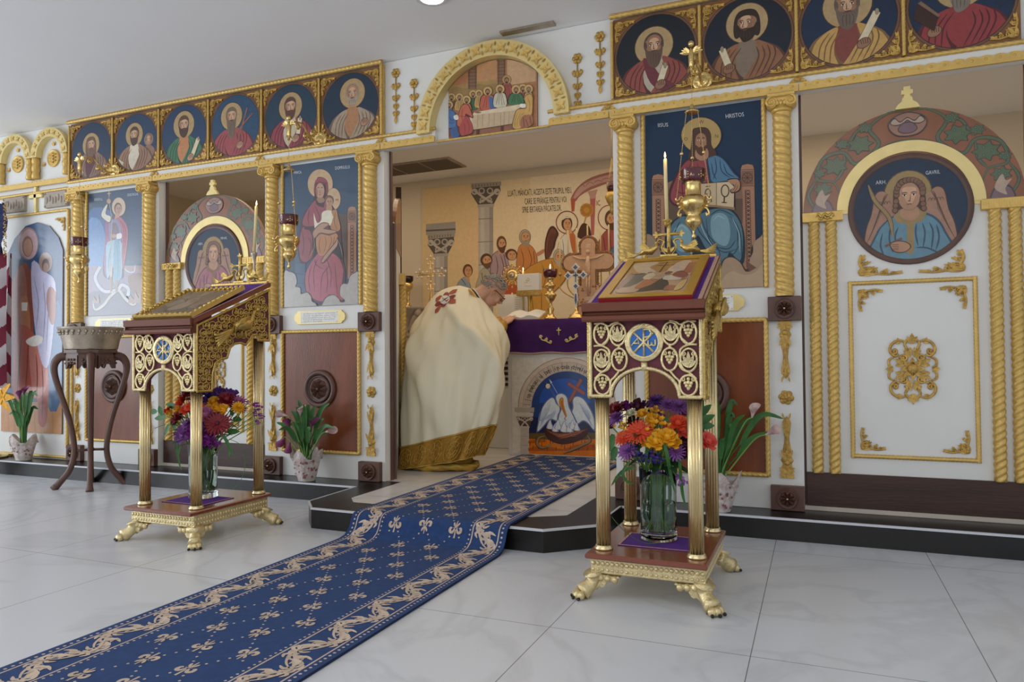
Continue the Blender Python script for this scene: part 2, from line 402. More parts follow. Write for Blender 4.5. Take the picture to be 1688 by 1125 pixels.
struct('trim_platform_tread', tr, 'black')
ns = MB()
for a, b in zip(outl[:-1], outl[1:]):
    d = Vector((b[0]-a[0], b[1]-a[1], 0)).normalized(); q = Vector((d.y, -d.x, 0)); A = Vector((*a, 0)); B = Vector((*b, 0))
    c = [A+q*.004-d*.002, B+q*.004+d*.002, B-q*.006, A-q*.006]; ns.prism([(v.x, v.y) for v in c], .0945, .1046, 'z')
struct('trim_step_nosing', ns, 'trimw')
# walls of the place
struct('wall_sanctuary_back', MB().box(-6.6, 3.6, 2.72, 2.8, .1, 2.71), 'wallw')
bb = struct('baseboard_sanctuary_back', MB().box(-6.6, 3.6, 2.705, 2.72, .1, .235), 'basew')
struct('wall_sanctuary_left', MB().box(-6.7, -6.6, .06, 2.8, .1, 2.71), 'wallw')
struct('wall_sanctuary_right', MB().box(3.0, 3.1, .06, 2.8, .1, 2.71), 'wallw')
# the icon screen itself
sc = MB(); Yb = .06
for x0, x1 in ((-5.267, -4.362), (-3.39, -2.456), (-1.002, -.067), (.885, 1.8)): sc.box(x0, x1, 0, Yb, .105, 2.2)
sc.box(-9, -5.267, 0, Yb, .105, 2.7)
sc.box(-5.267, 1.8, 0, Yb, 2.16, 2.7)
w = struct('wall_icon_screen', sc, 'white'); w['label'] = 'white painted wooden icon screen wall with three openings'
th = MB()
for x0, x1 in ((-4.362, -3.39), (-.067, .885)): th.box(x0, x1, .03, .16, .105, .125)
struct('trim_door_thresholds', th, 'basew')
ed = MB()
for x in (-4.362, -3.39-.012, -2.456, -1.002-.012, -.067, .885-.012): ed.box(x, x+.012, Yb, Yb+.02, .105, 2.16)
struct('trim_opening_edges', ed, 'wood')
# cornice band over the openings
for nm, x0, x1 in (('trim_cornice_left', -5.27, -2.076), ('trim_cornice_right', -1.354, 1.8)):
    struct(nm, MB().box(x0, x1, -.035, 0, 2.147, 2.222), 'white')
def scallop(x0, x1, z0=2.147, z1=2.178, y=-.048, step=.052):
    n = max(1, round((x1-x0)/step)); s = (x1-x0)/n; pts = [(x0, z0), (x1, z0)]
    for i in range(n):
        for k in range(7):
            t = PI*k/6; pts.append((x1-s*(i+.5)+s/2*math.cos(t), z1+.012*math.sin(t)))
    mb = MB().prism(pts, y, -.034)
    for i in range(n): mb.ball((x0+s*(i+.5), y, z1-.006), .006, 8, (1, .6, 1))
    return mb
strip_spans = [(-5.27, -4.376, 'George'), (-4.372, -3.405, ''), (-3.401, -2.456, ''), (-2.452, -2.076, ''), (-1.354, -1.012, ''), (-1.008, -.064, ''), (-.06, .9, ''), (.904, 1.8, '')]
slab = ['above the icon of the spear-bearing saint', 'above the left deacon door', 'above the icon of mother and child', 'left of the great arch', 'right of the great arch', 'above the enthroned icon', 'above the right deacon door', 'at the right edge of the photo']
for (a, b, _), l in zip(strip_spans, slab):
    mb = scallop(a, b); o = mb.build('scalloped_strip', 'gold')
    tag(o, 'gold scalloped strip with round beads '+l, 'moulding', 'scalloped strips along the cornice')
def rope_obj(name, label, segs, r, m='gold', group='twisted gold rope mouldings', pitch=.09, strands=3, n=15):
    mb = MB()
    for a, b in segs: mb.rope(a, b, r, pitch, strands, 18)
    o = mb.build(name, m, recalc=False); return tag(o, label, 'moulding', group)
rope_obj('rope_moulding', 'long gold rope moulding along the top of the left six roundels', [((-5.27, -.045, 2.688), (-2.44, -.045, 2.688))], .014)
rope_obj('rope_moulding', 'gold rope moulding under the left six roundels', [((-5.27, -.04, 2.228), (-2.07, -.04, 2.228))], .011)
rope_obj('rope_moulding', 'long gold rope moulding along the top of the right roundels', [((-1.0, -.045, 2.688), (1.8, -.045, 2.688))], .014)
rope_obj('rope_moulding', 'gold rope moulding under the right roundels', [((-1.36, -.04, 2.228), (1.8, -.04, 2.228))], .011)
rope_obj('rope_moulding', 'thin gold rope moulding beneath the supper picture', [((-2.09, -.02, 2.155), (-1.35, -.02, 2.155))], .007)
# little gable ornaments over the columns
gm = MB().prism([(-.04, 0), (.04, 0), (.028, .014), (.014, .022), (0, .042), (-.014, .022), (-.028, .014)], 0, .008); gm.ball((0, 0, .014), .012, 10, (1.2, .7, 1))
gme = gm.mesh('gable_ornament'); gme.materials.append(M['gilt'])
for x, l in ((-4.365, 'over the column left of the left deacon door'), (-3.4, 'over the column right of the left deacon door'), (-2.45, 'over the column left of the altar opening'), (-1.015, 'over the column right of the altar opening'), (-.065, 'over the column left of the right deacon door'), (.9, 'at the far right of the cornice')):
    o = link('gable_ornament', gme, None); o.location = (x, -.0435, 2.193); tag(o, 'small gold gable ornament '+l, 'ornament', 'small gable ornaments on the cornice')
# ---------------------------------------------------------------- columns with capitals
def column(x, z0=1.152, z1=2.06):
    e = empty('spiral_column', (x, 0, z0)); h = z1-z0
    R = .047; pitch = .038; mb = MB(); n = 32; m = int(h/pitch*8); vs = []
    for i in range(m+1):
        z = h*i/m; tp = 1-.06*i/m
        for k in range(n):
            t = 2*PI*k/n; q = ((z/pitch+2*t/(2*PI)) % 1); rr = R*tp*(.80+.20*math.sin(PI*q)**.55)
            vs.append((rr*math.cos(t), -.018+rr*math.sin(t)*.9, z))
    mb.add(vs, [(i*n+k, i*n+(k+1) % n, (i+1)*n+(k+1) % n, (i+1)*n+k) for i in range(m) for k in range(n)], True)
    mb.build('shaft', 'gold', e)
    c = MB(); c.lathe([(.044, h-.004), (.05, h+.004), (.05, h+.012), (.043, h+.018), (.047, h+.03), (.055, h+.042)], (0, -.018, 0), 20)
    c.box(-.062, .062, -.085, 0, h+.062, h+.082, .004)
    for s in (-1, 1):
        for y in (-.076,):
            P = []; 
            for k in range(30):
                t = k/29; a = PI/2+s*-1*(t*PI*3.2); r = .026*(1-t*.8); P.append((s*.044+r*math.cos(a)*1, y, h+.04+r*math.sin(a)))
            c.tube(P, [.0075-.004*k/29 for k in range(30)], 6)
        c.lathe([(.027, 0), (.027, .075)], (s*.044, 0, h+.04), 16, axis='y')
    for k in range(-2, 3): c.ball((k*.017, -.068, h+.036), .012, 8, (.8, .7, 1.2))
    c.box(-.04, .04, -.07, 0, h+.03, h+.062)
    c.build('capital', 'gold', e); return e
cols = [(-5.18, 'left of the spear-bearing saint icon'), (-4.432, 'right of the spear-bearing saint icon'), (-3.315, 'left of the mother and child icon'), (-2.547, 'right of the mother and child icon, at the altar opening'), (-.93, 'right of the altar opening, left of the enthroned icon'), (-.143, 'right of the enthroned icon, by the right deacon door')]
c0 = None
for x, l in cols:
    if c0 is None: c0 = column(x); o = c0
    else: o = copy_tree(c0); o.location.x = x
    tag(o, 'gold spiral half column '+l, 'column', 'spiral columns of the icon screen')
# ---------------------------------------------------------------- carved rosette blocks
def rosette_mesh(r, depth=.02):
    mb = MB(); mb.lathe([(r, 0), (r, depth*.5), (r*.93, depth*.8), (r*.88, depth*.45), (r*.8, depth*.45)], (0, 0, 0), 40, axis='y', capt=True)
    for k in range(8):
        a = PI/4*k+PI/8*0; d = (math.cos(a), math.sin(a)); q = (-d[1], d[0])
        tip = r*.8; P = [(0, 0), (d[0]*tip*.8+q[0]*r*.27, d[1]*tip*.8+q[1]*r*.27), (d[0]*tip*.97, d[1]*tip*.97), (d[0]*tip*.8-q[0]*r*.27, d[1]*tip*.8-q[1]*r*.27)]
        y0 = -depth*.45; vs = [(p[0], y0, p[1]) for p in P]+[(d[0]*tip*.62, -depth*1.7, d[1]*tip*.62), (0, -depth*.9, 0)]
        mb.add(vs, [(0, 1, 4, 5), (1, 2, 4), (2, 3, 4), (3, 0, 5, 4)])
    mb.ball((0, -depth*1.0, 0), r*.12, 10)
    return mb
def block(x, z):
    e = empty('rosette_block', (x, 0, z)); MB().box(-.077, .077, -.035, 0, -.06, .06, .003).build('block', 'wood', e)
    r = rosette_mesh(.05); r.xform(Matrix.Translation((0, -.034, 0))); ro = r.build('rosette', 'wood', e); MB().ball((0, -.058, 0), .0055, 8).build('stud', 'brass', ro); return e
b0 = None
bx = [(-5.2, 'far left, by the wide saint print'), (-4.44, 'right of the spear-bearing saint'), (-3.318, 'left of the mother and child bay'), (-2.553, 'at the left of the altar opening'), (-.925, 'at the right of the altar opening'), (-.144, 'at the left of the right deacon door')]
for z, hz in ((1.09, 'under the column,'), (.165, 'at the post foot,')):
    for x, l in bx:
        if b0 is None: b0 = block(x, z); o = b0
        else: o = copy_tree(b0); o.location = (x, 0, z)
        tag(o, 'rosette block %s %s' % (hz, l), 'carved block', 'star rosette blocks on the posts')
# ---------------------------------------------------------------- gilt pendants and roses on the posts
def pendant(x, z, flip=False):
    e = MB(); n = 0
    e.box(-.032, .032, -.014, 0, -.02, 0); e.box(-.028, .028, -.018, 0, -.032, -.02)
    prof = [(.026, -.03), (.022, -.07), (.03, -.085), (.017, -.11), (.02, -.14), (.014, -.17), (.012, -.2), (.018, -.25), (.021, -.27), (.014, -.285), (.004, -.3)]
    for a, b in zip(prof[:-1], prof[1:]):
        e.add([(-a[0], 0, a[1]), (a[0], 0, a[1]), (b[0], 0, b[1]), (-b[0], 0, b[1]), (0, -.02, a[1]), (0, -.02, b[1])], [(0, 4, 5, 3), (4, 1, 2, 5)], False)
    for k in range(3):
        for s in (-1, 1): e.petal((s*.006, -.015, -.045-k*.0), (s*(.4+.5*k), 0, .8-.5*k), (0, -1, 0), .03, .014, .1, 3)
    for s in (-1, 0, 1): e.petal((0, -.02, -.085), (s*.5, 0, -1), (0, -1, 0), .06, .02, .1, 3)
    for s in (-1, 0, 1): e.petal((0, -.018, -.2), (s*.25, 0, -1), (0, -1, 0), .08, .014, .05, 3)
    for s in (-1, 1): e.petal((s*.012, -.014, -.29), (s*.25, 0, -1), (0, -1, 0), .03, .01, .05, 3)
    e.ball((0, -.018, -.075), .014, 8, (1, .8, 1))
    if flip: e.xform(Matrix.Scale(-1, 4, (0, 0, 1)))
    o = e.build('pendant_applique', 'gilt'); o.location = (x, 0, z); return o
def rose(x, z):
    e = MB(); 
    for rr, m, yy in ((.03, 6, -.004), (.02, 5, -.012), (.011, 4, -.018)):
        for k in range(m):
            a = 2*PI*k/m+rr*30; e.ball((rr*.72*math.cos(a), yy, rr*.72*math.sin(a)), rr*.52, 8, (1, .55, 1))
    e.ball((0, -.02, 0), .009, 8); o = e.build('rose_applique', 'gilt'); o.location = (x, 0, z); return o
pd = pu = ro = None
for x, l in bx[0:]:
    where = {0: 'on the far left post', 1: 'on the post left of the left deacon door', 2: 'on the post right of the left deacon door', 3: 'on the post left of the altar opening', 4: 'on the post right of the altar opening', 5: 'on the post left of the right deacon door'}[[b[0] for b in bx].index(x)]
    if pd is None: pd = a = pendant(x, 1.048); pu = b = pendant(x, .26, True); ro = c = rose(x, .654)
    else:
        a, b, c = pd.copy(), pu.copy(), ro.copy()
        for q, z in ((a, 1.048), (b, .26), (c, .654)): COL.objects.link(q); q.location = (x, 0, z)
    tag(a, 'gilt pendant hanging down '+where, 'applique', 'gilt pendants on the posts')
    tag(b, 'gilt pendant pointing up '+where, 'applique', 'gilt upright pendants on the posts')
    tag(c, 'small gilt rose '+where, 'applique', 'gilt roses on the posts')
# ================================================================ filigree vocabulary (x right, z up, raised towards -y)
def scroll(mb, x, z, r, a0=0, turns=1.3, w=.004, sgn=1, y=-.004, lead=None):
    n = int(10*turns)+6; P = []
    for k in range(n+1):
        t = k/n; a = a0+sgn*2*PI*turns*t; rr = r*(1-.78*t); P.append((x+rr*math.cos(a), y, z+rr*math.sin(a)))
    R = [w*(.75+.45*math.sin(PI*k/n)) for k in range(n+1)]
    if lead: P = [(lead[0], y, lead[1])]+P; R = [w*.7]+R
    mb.tube(P, R, 6); mb.ball(P[-1], w*1.5, 6)
def curve(mb, pts, w, y=-.004, n=6, closed=False):
    P = cat_rom([(p[0], y, p[1]) for p in pts], n, closed)
    if closed: P.append(P[0])
    m = len(P); mb.tube(P, [w*(.6+.5*math.sin(PI*k/(m-1))) if not closed else w for k in range(m)], 6)
def leafs(mb, x, z, ang, L, w, k=3, spread=.5, y=-.004):
    for i in range(k):
        a = ang+(i-(k-1)/2)*spread; mb.petal((x, y, z), (math.cos(a), -.1, math.sin(a)), (0, -1, 0), L*(1-.18*abs(i-(k-1)/2)), w, .08, 4)
def corner_mesh(L=.11, k=1.):
    """filigree for the top-left corner, arms along +x and -z"""
    mb = MB(); s = L/.11
    for sw in (0, 1):
        st = len(mb.v)
        curve(mb, [(.006*s, -.006*s), (.035*s, -.012*s), (.07*s, -.006*s), (.105*s, -.010*s)], .0045*s)
        scroll(mb, .034*s, -.022*s, .014*s, PI/2, 1.3, .0036*s, -1); scroll(mb, .062*s, -.016*s, .010*s, PI/2, 1.2, .003*s, -1)
        scroll(mb, .083*s, -.013*s, .007*s, PI/2, 1.1, .0025*s, -1)
        leafs(mb, .03*s, -.03*s, -.5, .022*s, .010*s, 3); leafs(mb, .06*s, -.022*s, -.5, .018*s, .008*s, 2); leafs(mb, .085*s, -.012*s, -.1, .025*s, .009*s, 2)
        if sw: mb.xform(Matrix(((0, 0, -1, 0), (0, 1, 0, 0), (-1, 0, 0, 0), (0, 0, 0, 1))), st)
    leafs(mb, .008*s, -.008*s, -PI/4, .045*s, .016*s, 3, .7); mb.ball((.012*s, -.005, -.012*s), .008*s, 8, (1, .7, 1))
    return mb
def mirrored(me_mb, sx, sz):
    m = MB(); m.v = [(v[0]*sx, v[1], v[2]*sz) for v in me_mb.v]; m.f = list(me_mb.f); m.sm = list(me_mb.sm); return m
_cm = corner_mesh(.115)
CORN = {}
for sx in (1, -1):
    for sz in (1, -1):
        me = mirrored(_cm, sx, sz).mesh('corner_filigree'); me.materials.append(M['gilt']); CORN[(sx, sz)] = me
# ================================================================ painted busts
SK, SKD = '#a9764f', '#6f4329'
def head(a, x, y, s, hair='#5b3b26', beard=None, skin='#b07f59', turn=0., bald=False, long=0, halo='#a8874e', hr=1.62, blen=1., young=False, dk=None):
    """a head with halo, face height 2s; turn -1..1 looks left..right"""
    dk = dk or '#4a2c1c'
    if halo: a.ell('#4a3420', x, y+.05*s, hr*s*1.03); a.ell(halo, x, y+.05*s, hr*s)
    w = .74*s
    if long:
        a.poly(hair, [(x-.95*s, y+.5*s), (x-.5*s, y+1.12*s), (x+.5*s, y+1.12*s), (x+.95*s, y+.5*s), (x+1.05*s, y-.6*s), (x+.85*s, y-1.25*s*long), (x+.35*s, y-.9*s), (x-.35*s, y-.9*s), (x-.85*s, y-1.25*s*long), (x-1.05*s, y-.6*s)], 4)
    else: a.ell(hair, x-turn*.12*s, y+.2*s, w*1.16, s*.98)
    a.poly(skin, [(x-.36*s, y-.5*s), (x+.36*s, y-.5*s), (x+.46*s, y-1.35*s), (x-.46*s, y-1.35*s)])
    a.ell(dk, x, y, w*1.03, s*1.02); a.ell(skin, x, y, w, s)
    a.ell('#c29468', x+turn*.1*s, y+.42*s, w*.55, s*.3) ; a.ell('#c29468', x+turn*.28*s, y-.1*s, w*.4, s*.26)
    a.poly('#94633f', [(x-turn*.1*s-w*.98*(1 if turn >= 0 else -1), y+.5*s), (x-w*.62*(1 if turn >= 0 else -1), y+.3*s), (x-w*.55*(1 if turn >= 0 else -1), y-.5*s), (x-w*.85*(1 if turn >= 0 else -1), y-.5*s)], 3)
    fx = x+turn*.22*s
    if not bald:
        a.poly(hair, [(x-w*1.08, y+.15*s), (x-w*1.0, y+.75*s), (x-.3*s, y+1.13*s), (x+.3*s, y+1.13*s), (x+w*1.0, y+.75*s), (x+w*1.08, y+.15*s), (x+w*.8, y+.5*s), (fx+.1*s, y+.68*s), (x-w*.8, y+.5*s)], 4)
    else:
        for q in (-1, 1): a.poly(hair, [(x+q*w*1.08, y+.45*s), (x+q*w*1.12, y-.15*s), (x+q*w*.8, y-.1*s), (x+q*w*.84, y+.35*s)], 3)
    if beard:
        a.poly(beard, [(x-w*1.0, y+.02*s), (x-w*.7, y-.32*s), (fx-.28*s, y-.38*s), (fx, y-.33*s), (fx+.28*s, y-.38*s), (x+w*.7, y-.32*s), (x+w*1.0, y+.02*s), (x+w*.95, y-.7*s), (x+.45*s, y-1.05*s*blen-.2*s), (fx, y-1.3*s*blen-.2*s), (x-.45*s, y-1.05*s*blen-.2*s), (x-w*.95, y-.7*s)], 4)
        for q in (-.35, -.1, .15, .4): a.line(dk, [(fx+q*s*.6, y-.6*s), (fx+q*s, y-.9*s), (fx+q*s*.8, y-1.15*s*blen-.1*s)], .035*s)
        a.line(dk, [(fx-.3*s, y-.5*s), (fx-.1*s, y-.4*s), (fx, y-.43*s), (fx+.1*s, y-.4*s), (fx+.3*s, y-.5*s)], .09*s)
    a.line('#7c3626', [(fx-.15*s, y-.53*s), (fx, y-.50*s), (fx+.15*s, y-.53*s)], .06*s)
    for q in (-1, 1):
        ex = fx+q*.3*s*(1-.25*abs(turn) if q*turn > 0 else 1)
        a.line(dk, [(ex-.17*s, y+.26*s), (ex, y+.34*s), (ex+.17*s, y+.27*s)], .07*s)
        a.ell('#e4d3ba', ex, y+.12*s, .13*s, .065*s, n=12); a.ell('#1e120c', ex+turn*.03*s, y+.12*s, .06*s, .065*s, n=10)
        a.line(dk, [(ex-.15*s, y+.14*s), (ex, y+.2*s), (ex+.15*s, y+.14*s)], .045*s)
    a.line(dk, [(fx-.06*s, y+.22*s), (fx+turn*.1*s-.07*s, y-.12*s), (fx+turn*.12*s-.1*s, y-.24*s), (fx+turn*.12*s+.1*s, y-.24*s)], .055*s)
def bust(a, o):
    x, y, s = o.get('x', 0), o.get('y', .2), o.get('s', .27)
    tn = o.get('turn', 0); r1, r1d, r2 = o['robe'], o['dark'], o.get('under', o['robe'])
    head_first = o.get('head_first')
    if o.get('halo', 1): a.ell('#3f2d1c', x, y+.05*s, 1.7*s); a.ell(o.get('hc', '#a8874e'), x, y+.05*s, 1.62*s)
    a.poly(r1d, [(x-.9, -1.05), (x-.78, -.45), (x-.5, -.2), (x-.2, -.1), (x+.2, -.1), (x+.52, -.2), (x+.8, -.45), (x+.95, -1.05)], 4)
    a.poly(r2, [(x-.22, -.1), (x+.22, -.1), (x+.3, -.6), (x+.05, -1.0), (x-.25, -.7)], 3)
    a.poly(r1, [(x+.2, -.08), (x+.5, -.22), (x+.75, -.47), (x+.9, -1.05), (x-.1, -1.1), (x+.05, -.75), (x+.25, -.4)], 4)
    a.poly(r1, [(x-.2, -.1), (x-.5, -.22), (x-.72, -.5), (x-.78, -1.05), (x-.2, -1.1), (x-.28, -.7), (x-.26, -.4)], 4)
    for q in (-.62, -.5, -.38): a.line(r1d, [(x+q+.25, -.2), (x+q+.05, -.5), (x+q, -.95)], .03)
    for q in (.35, .48, .6, .72): a.line(r1d, [(x+q-.15, -.22), (x+q-.1, -.5), (x+q-.32, -.95)], .032)
    if o.get('sash'): a.poly(o['sash'], [(x-.28, -.1), (x-.1, -.15), (x+.15, -.55), (x+.5, -.85), (x+.3, -1.0), (x-.1, -.7)], 4)
    head(a, x, y, s, o.get('hair', '#5b3b26'), o.get('beard'), o.get('skin', '#b07f59'), tn, o.get('bald', False), o.get('long', 0), None, blen=o.get('blen', 1.))
    if o.get('scroll'):
        sx, sy, ang, L = o['scroll']; c, d = math.cos(ang), math.sin(ang); w = .075
        a.poly('#6b5a42', [(sx-c*L-d*w*1.15, sy-d*L+c*w*1.15), (sx+c*L-d*w*1.15, sy+d*L+c*w*1.15), (sx+c*L+d*w*1.15, sy+d*L-c*w*1.15), (sx-c*L+d*w*1.15, sy-d*L-c*w*1.15)])
        a.poly('#c9b88f', [(sx-c*L-d*w, sy-d*L+c*w), (sx+c*L-d*w, sy+d*L+c*w), (sx+c*L+d*w, sy+d*L-c*w), (sx-c*L+d*w, sy-d*L-c*w)])
        a.ell('#8f7c58', sx+c*L, sy+d*L, w*.55, w)
    if o.get('hand'):
        hx, hy = o['hand']; sk = o.get('skin', '#b07f59')
        a.ell('#4a2c1c', hx, hy, .15, .115, .5); a.ell(sk, hx, hy, .135, .10, .5)
        for k in range(4): a.line('#4a2c1c', [(hx-.07+.05*k, hy+.09), (hx-.04+.04*k, hy-.02)], .014)
saints = [
 dict(l='a long-haired elder in brown', x=-.02, y=.17, s=.26, turn=.5, hair='#6b4a36', beard='#73513c', long=1.2, blen=1.3, robe='#83604c', dark='#4c2c30', under='#5b2230', bg='#1b3450', hand=(-.62, -.28)),
 dict(l='a dark-haired man in brown with a small figure behind', x=-.08, y=.26, s=.25, turn=-.6, hair='#4e3726', beard='#503626', robe='#94694a', dark='#5a3f2d', under='#c9bba0', bg='#1c3a5a', child=1, scroll=(-.75, -.62, -.5, .2)),
 dict(l='a bearded man in a green robe holding a long scroll', x=0, y=.3, s=.28, turn=.25, hair='#5a3c2a', beard='#4d3022', robe='#2f6b45', dark='#1b3f2c', under='#b6702e', bg='#18395c', scroll=(.48, -.55, 1.1, .36), hand=(.3, -.8)),
 dict(l='an elder in red holding a wooden cross', x=-.15, y=.3, s=.27, turn=.1, hair='#6e5a44', beard='#6f5b47', blen=1.9, robe='#9c3a3d', dark='#5e2028', bg='#174464', cross=1, hand=(.2, -.65)),
 dict(l='a young bearded man in crimson', x=.0, y=.28, s=.27, turn=.3, hair='#5a3726', beard='#5a3726', robe='#8f2f3c', dark='#521a24', under='#b7a785', bg='#15364c', hand=(.2, -.72), scroll=(.33, -.35, 1.4, .24)),
 dict(l='a white-bearded man in a cream robe', x=.08, y=.35, s=.27, turn=.0, hair='#8e7a64', beard='#9a8770', bald=True, blen=.8, robe='#9f886c', dark='#6b5441', under='#a8713b', bg='#132e44', hand=(.5, -.55), skin='#a9764f'),
 dict(l='a bald elder in red with a white collar', x=-.03, y=.2, s=.29, turn=.15, hair='#4d3a2c', beard='#5e4233', bald=True, blen=1.3, robe='#8d3a2b', dark='#551f20', under='#a89a80', bg='#0b1722', sash='#6a1f2c', scroll=(.18, -.52, 1.25, .2), hand=(.12, -.78), skin='#8f5f3f'),
 dict(l='a dark-haired man in orange brown facing left', x=.0, y=.35, s=.29, turn=-.75, hair='#2f1e14', beard='#2a1a11', long=.9, robe='#8a5428', dark='#54301a', under='#7a6650', bg='#0b1a29', scroll=(-.5, -.38, 1.9, .22), hand=(-.42, -.66), skin='#8a5a36'),
 dict(l='a grey-bearded man in a yellow robe with a scroll', x=-.02, y=.35, s=.31, turn=.1, hair='#5d4c3c', beard='#665546', blen=1.2, bald=True, robe='#b98a22', dark='#77531a', under='#7e3326', bg='#0b2644', scroll=(.42, -.2, 1.1, .34), hand=(.3, -.55), skin='#8f6240'),
 dict(l='a grey-bearded man in red with a book facing left', x=.0, y=.35, s=.3, turn=-.7, hair='#5d4c3c', beard='#75675a', blen=1.3, robe='#8e2326', dark='#531417', bg='#0b2644', hand=(-.5, -.55), book=1, skin='#8f6240')]
MX = [(-5.262+.4683*i, -5.262+.4683*(i+1)) for i in range(6)]+[(-.992+.462*i, -.992+.462*(i+1)) for i in range(5)]
zc, hh = 2.455, .2215
for i, (x0, x1) in enumerate(MX[:10]):
    o = saints[i]; cx = (x0+x1)/2; hw = (x1-x0)/2-.006
    e = empty('roundel_icon', (cx, 0, zc), 'square panel with roundel of '+o['l'], 'icon', 'roundel panels over the cornice')
    R = .213
    MB().box(-hw, hw, -.028, 0, -hh, hh, .002).build('board', 'boardb', e)
    a = Art((cx, -.0285, zc), cv=circ(R*1.04), conv=lambda x, y: (x*R, y*R))
    a.poly('#2a1b12', circ(1.05)); a.ell('#6e4526', 0, 0, 1.03, n=48); a.ell('#2a1b12', 0, 0, .985, n=48); a.ell(o['bg'], 0, 0, .97, n=48)
    a.cv = circ(R*.97)
    if o.get('child'): head(a, .6, .02, .17, '#6b4a36', None, '#9c7558', -.4, True, 0, '#8a6b48', 1.25); a.poly('#8a6048', [(.35, -.3), (.6, -.15), (.85, -.3), (.9, -.7), (.4, -.7)], 3)
    bust(a, o)
    if o.get('cross'):
        a.line('#8a4f35', [(.05, -.7), (.5, .5)], .055, 0, False); a.line('#8a4f35', [(.1, -.2), (.72, .3)], .05, 0, False)
    if o.get('book'):
        a.poly('#3a1d14', [(-.8, .12), (-.42, -.25), (-.5, -.55), (-.9, -.2)]); a.poly('#7c5a3e', [(-.8, .12), (-.74, .16), (-.38, -.22), (-.42, -.25)])
    a.build('painting', 'paint', e)
    for sx in (1, -1):
        for sz in (1, -1):
            c = link('corner_filigree', CORN[(sx, sz)], None, e); c.location = (-sx*(hw-.008), -.029, sz*(hh-.018)); 
    MB().rope((-hw-.006, -.036, -hh+.012), (-hw-.006, -.036, hh-.012), .009, .06, 3, 12).build('rope_edge', 'gold', e, recalc=False)
for x, l in ((-2.452, 'right end of the left roundel row'), (.0, '')):
    if l: rope_obj('rope_moulding', 'short upright gold rope at the '+l, [((x, -.036, 2.24), (x, -.036, 2.68)), ((x+.0, -.012, 2.24), (x+.0, -.012, 2.68))], .01, pitch=.06)
# gilt drops on the white wall beside the arch
def drop():
    mb = MB()
    for k in range(6): a = PI/3*k; mb.ball((.018*math.cos(a), -.007, .018*math.sin(a)), .012, 8, (1, .6, 1))
    mb.ball((0, -.012, 0), .010, 8); mb.tube([(0, -.005, -.02), (0, -.005, -.28)], .0035, 6)
    for z, s in ((-.085, 1.15), (-.155, 1.), (-.205, .75), (-.25, .85)):
        for q in (-1, 1):
            scroll(mb, q*.014*s, z+.008, .012*s, PI/2, 1.2, .0035*s, -q); mb.petal((0, -.006, z-.015), (q*.7, 0, .7), (0, -1, 0), .035*s, .016*s, .1, 3); mb.petal((0, -.006, z+.02), (q*.5, 0, -.9), (0, -1, 0), .035*s, .013*s, .1, 3)
        mb.ball((0, -.008, z), .011*s, 8, (1, .7, 1.6))
    mb.petal((0, -.006, -.265), (0, 0, -1), (0, -1, 0), .045, .02, .05, 4); return mb
dm = drop().mesh('gilt_drop'); dm.materials.append(M['gilt'])
for (u, v), l in (((653, 121), 'left of the arch, nearest the left roundels'), ((683, 138), 'left of the arch, nearest the arch'), ((952, 97), 'right of the arch, nearest the arch'), ((989, 61), 'right of the arch, nearest the right roundels')):
    p = px(u, v, 0); o = link('gilt_drop', dm, None); o.location = p; k = 1.02; o.scale = (k, 1, k); tag(o, 'tall gilt filigree drop '+l, 'applique', 'gilt filigree drops beside the arch')
# ================================================================ the large icons of the screen
def icon(name, x0, x1, z0, z1, Y, m, bg, label, conv=None, thick=.008, cat='icon', backcol='#6a5040'):
    e = empty(name, ((x0+x1)/2, Y, z0), label, cat)
    e.location.y = Y
    a = Art((0, Y-thick, 0), cv=rect(x0, x1, z0, z1), conv=conv)
    c = a.conv; a.conv = None; a.poly(bg, rect(x0, x1, z0, z1)); a.conv = c; a.e = e; a.th = thick; a.m = m; a.bc = backcol
    return a
def done(a, name='painting'):
    a.conv = None; e = a.e; e_loc = e.location.copy(); return a.build(name, a.m, e, back=a.th*.98, backcol=a.bc)
def folds(a, col, L, w):
    for p in L: a.line(col, p, w)
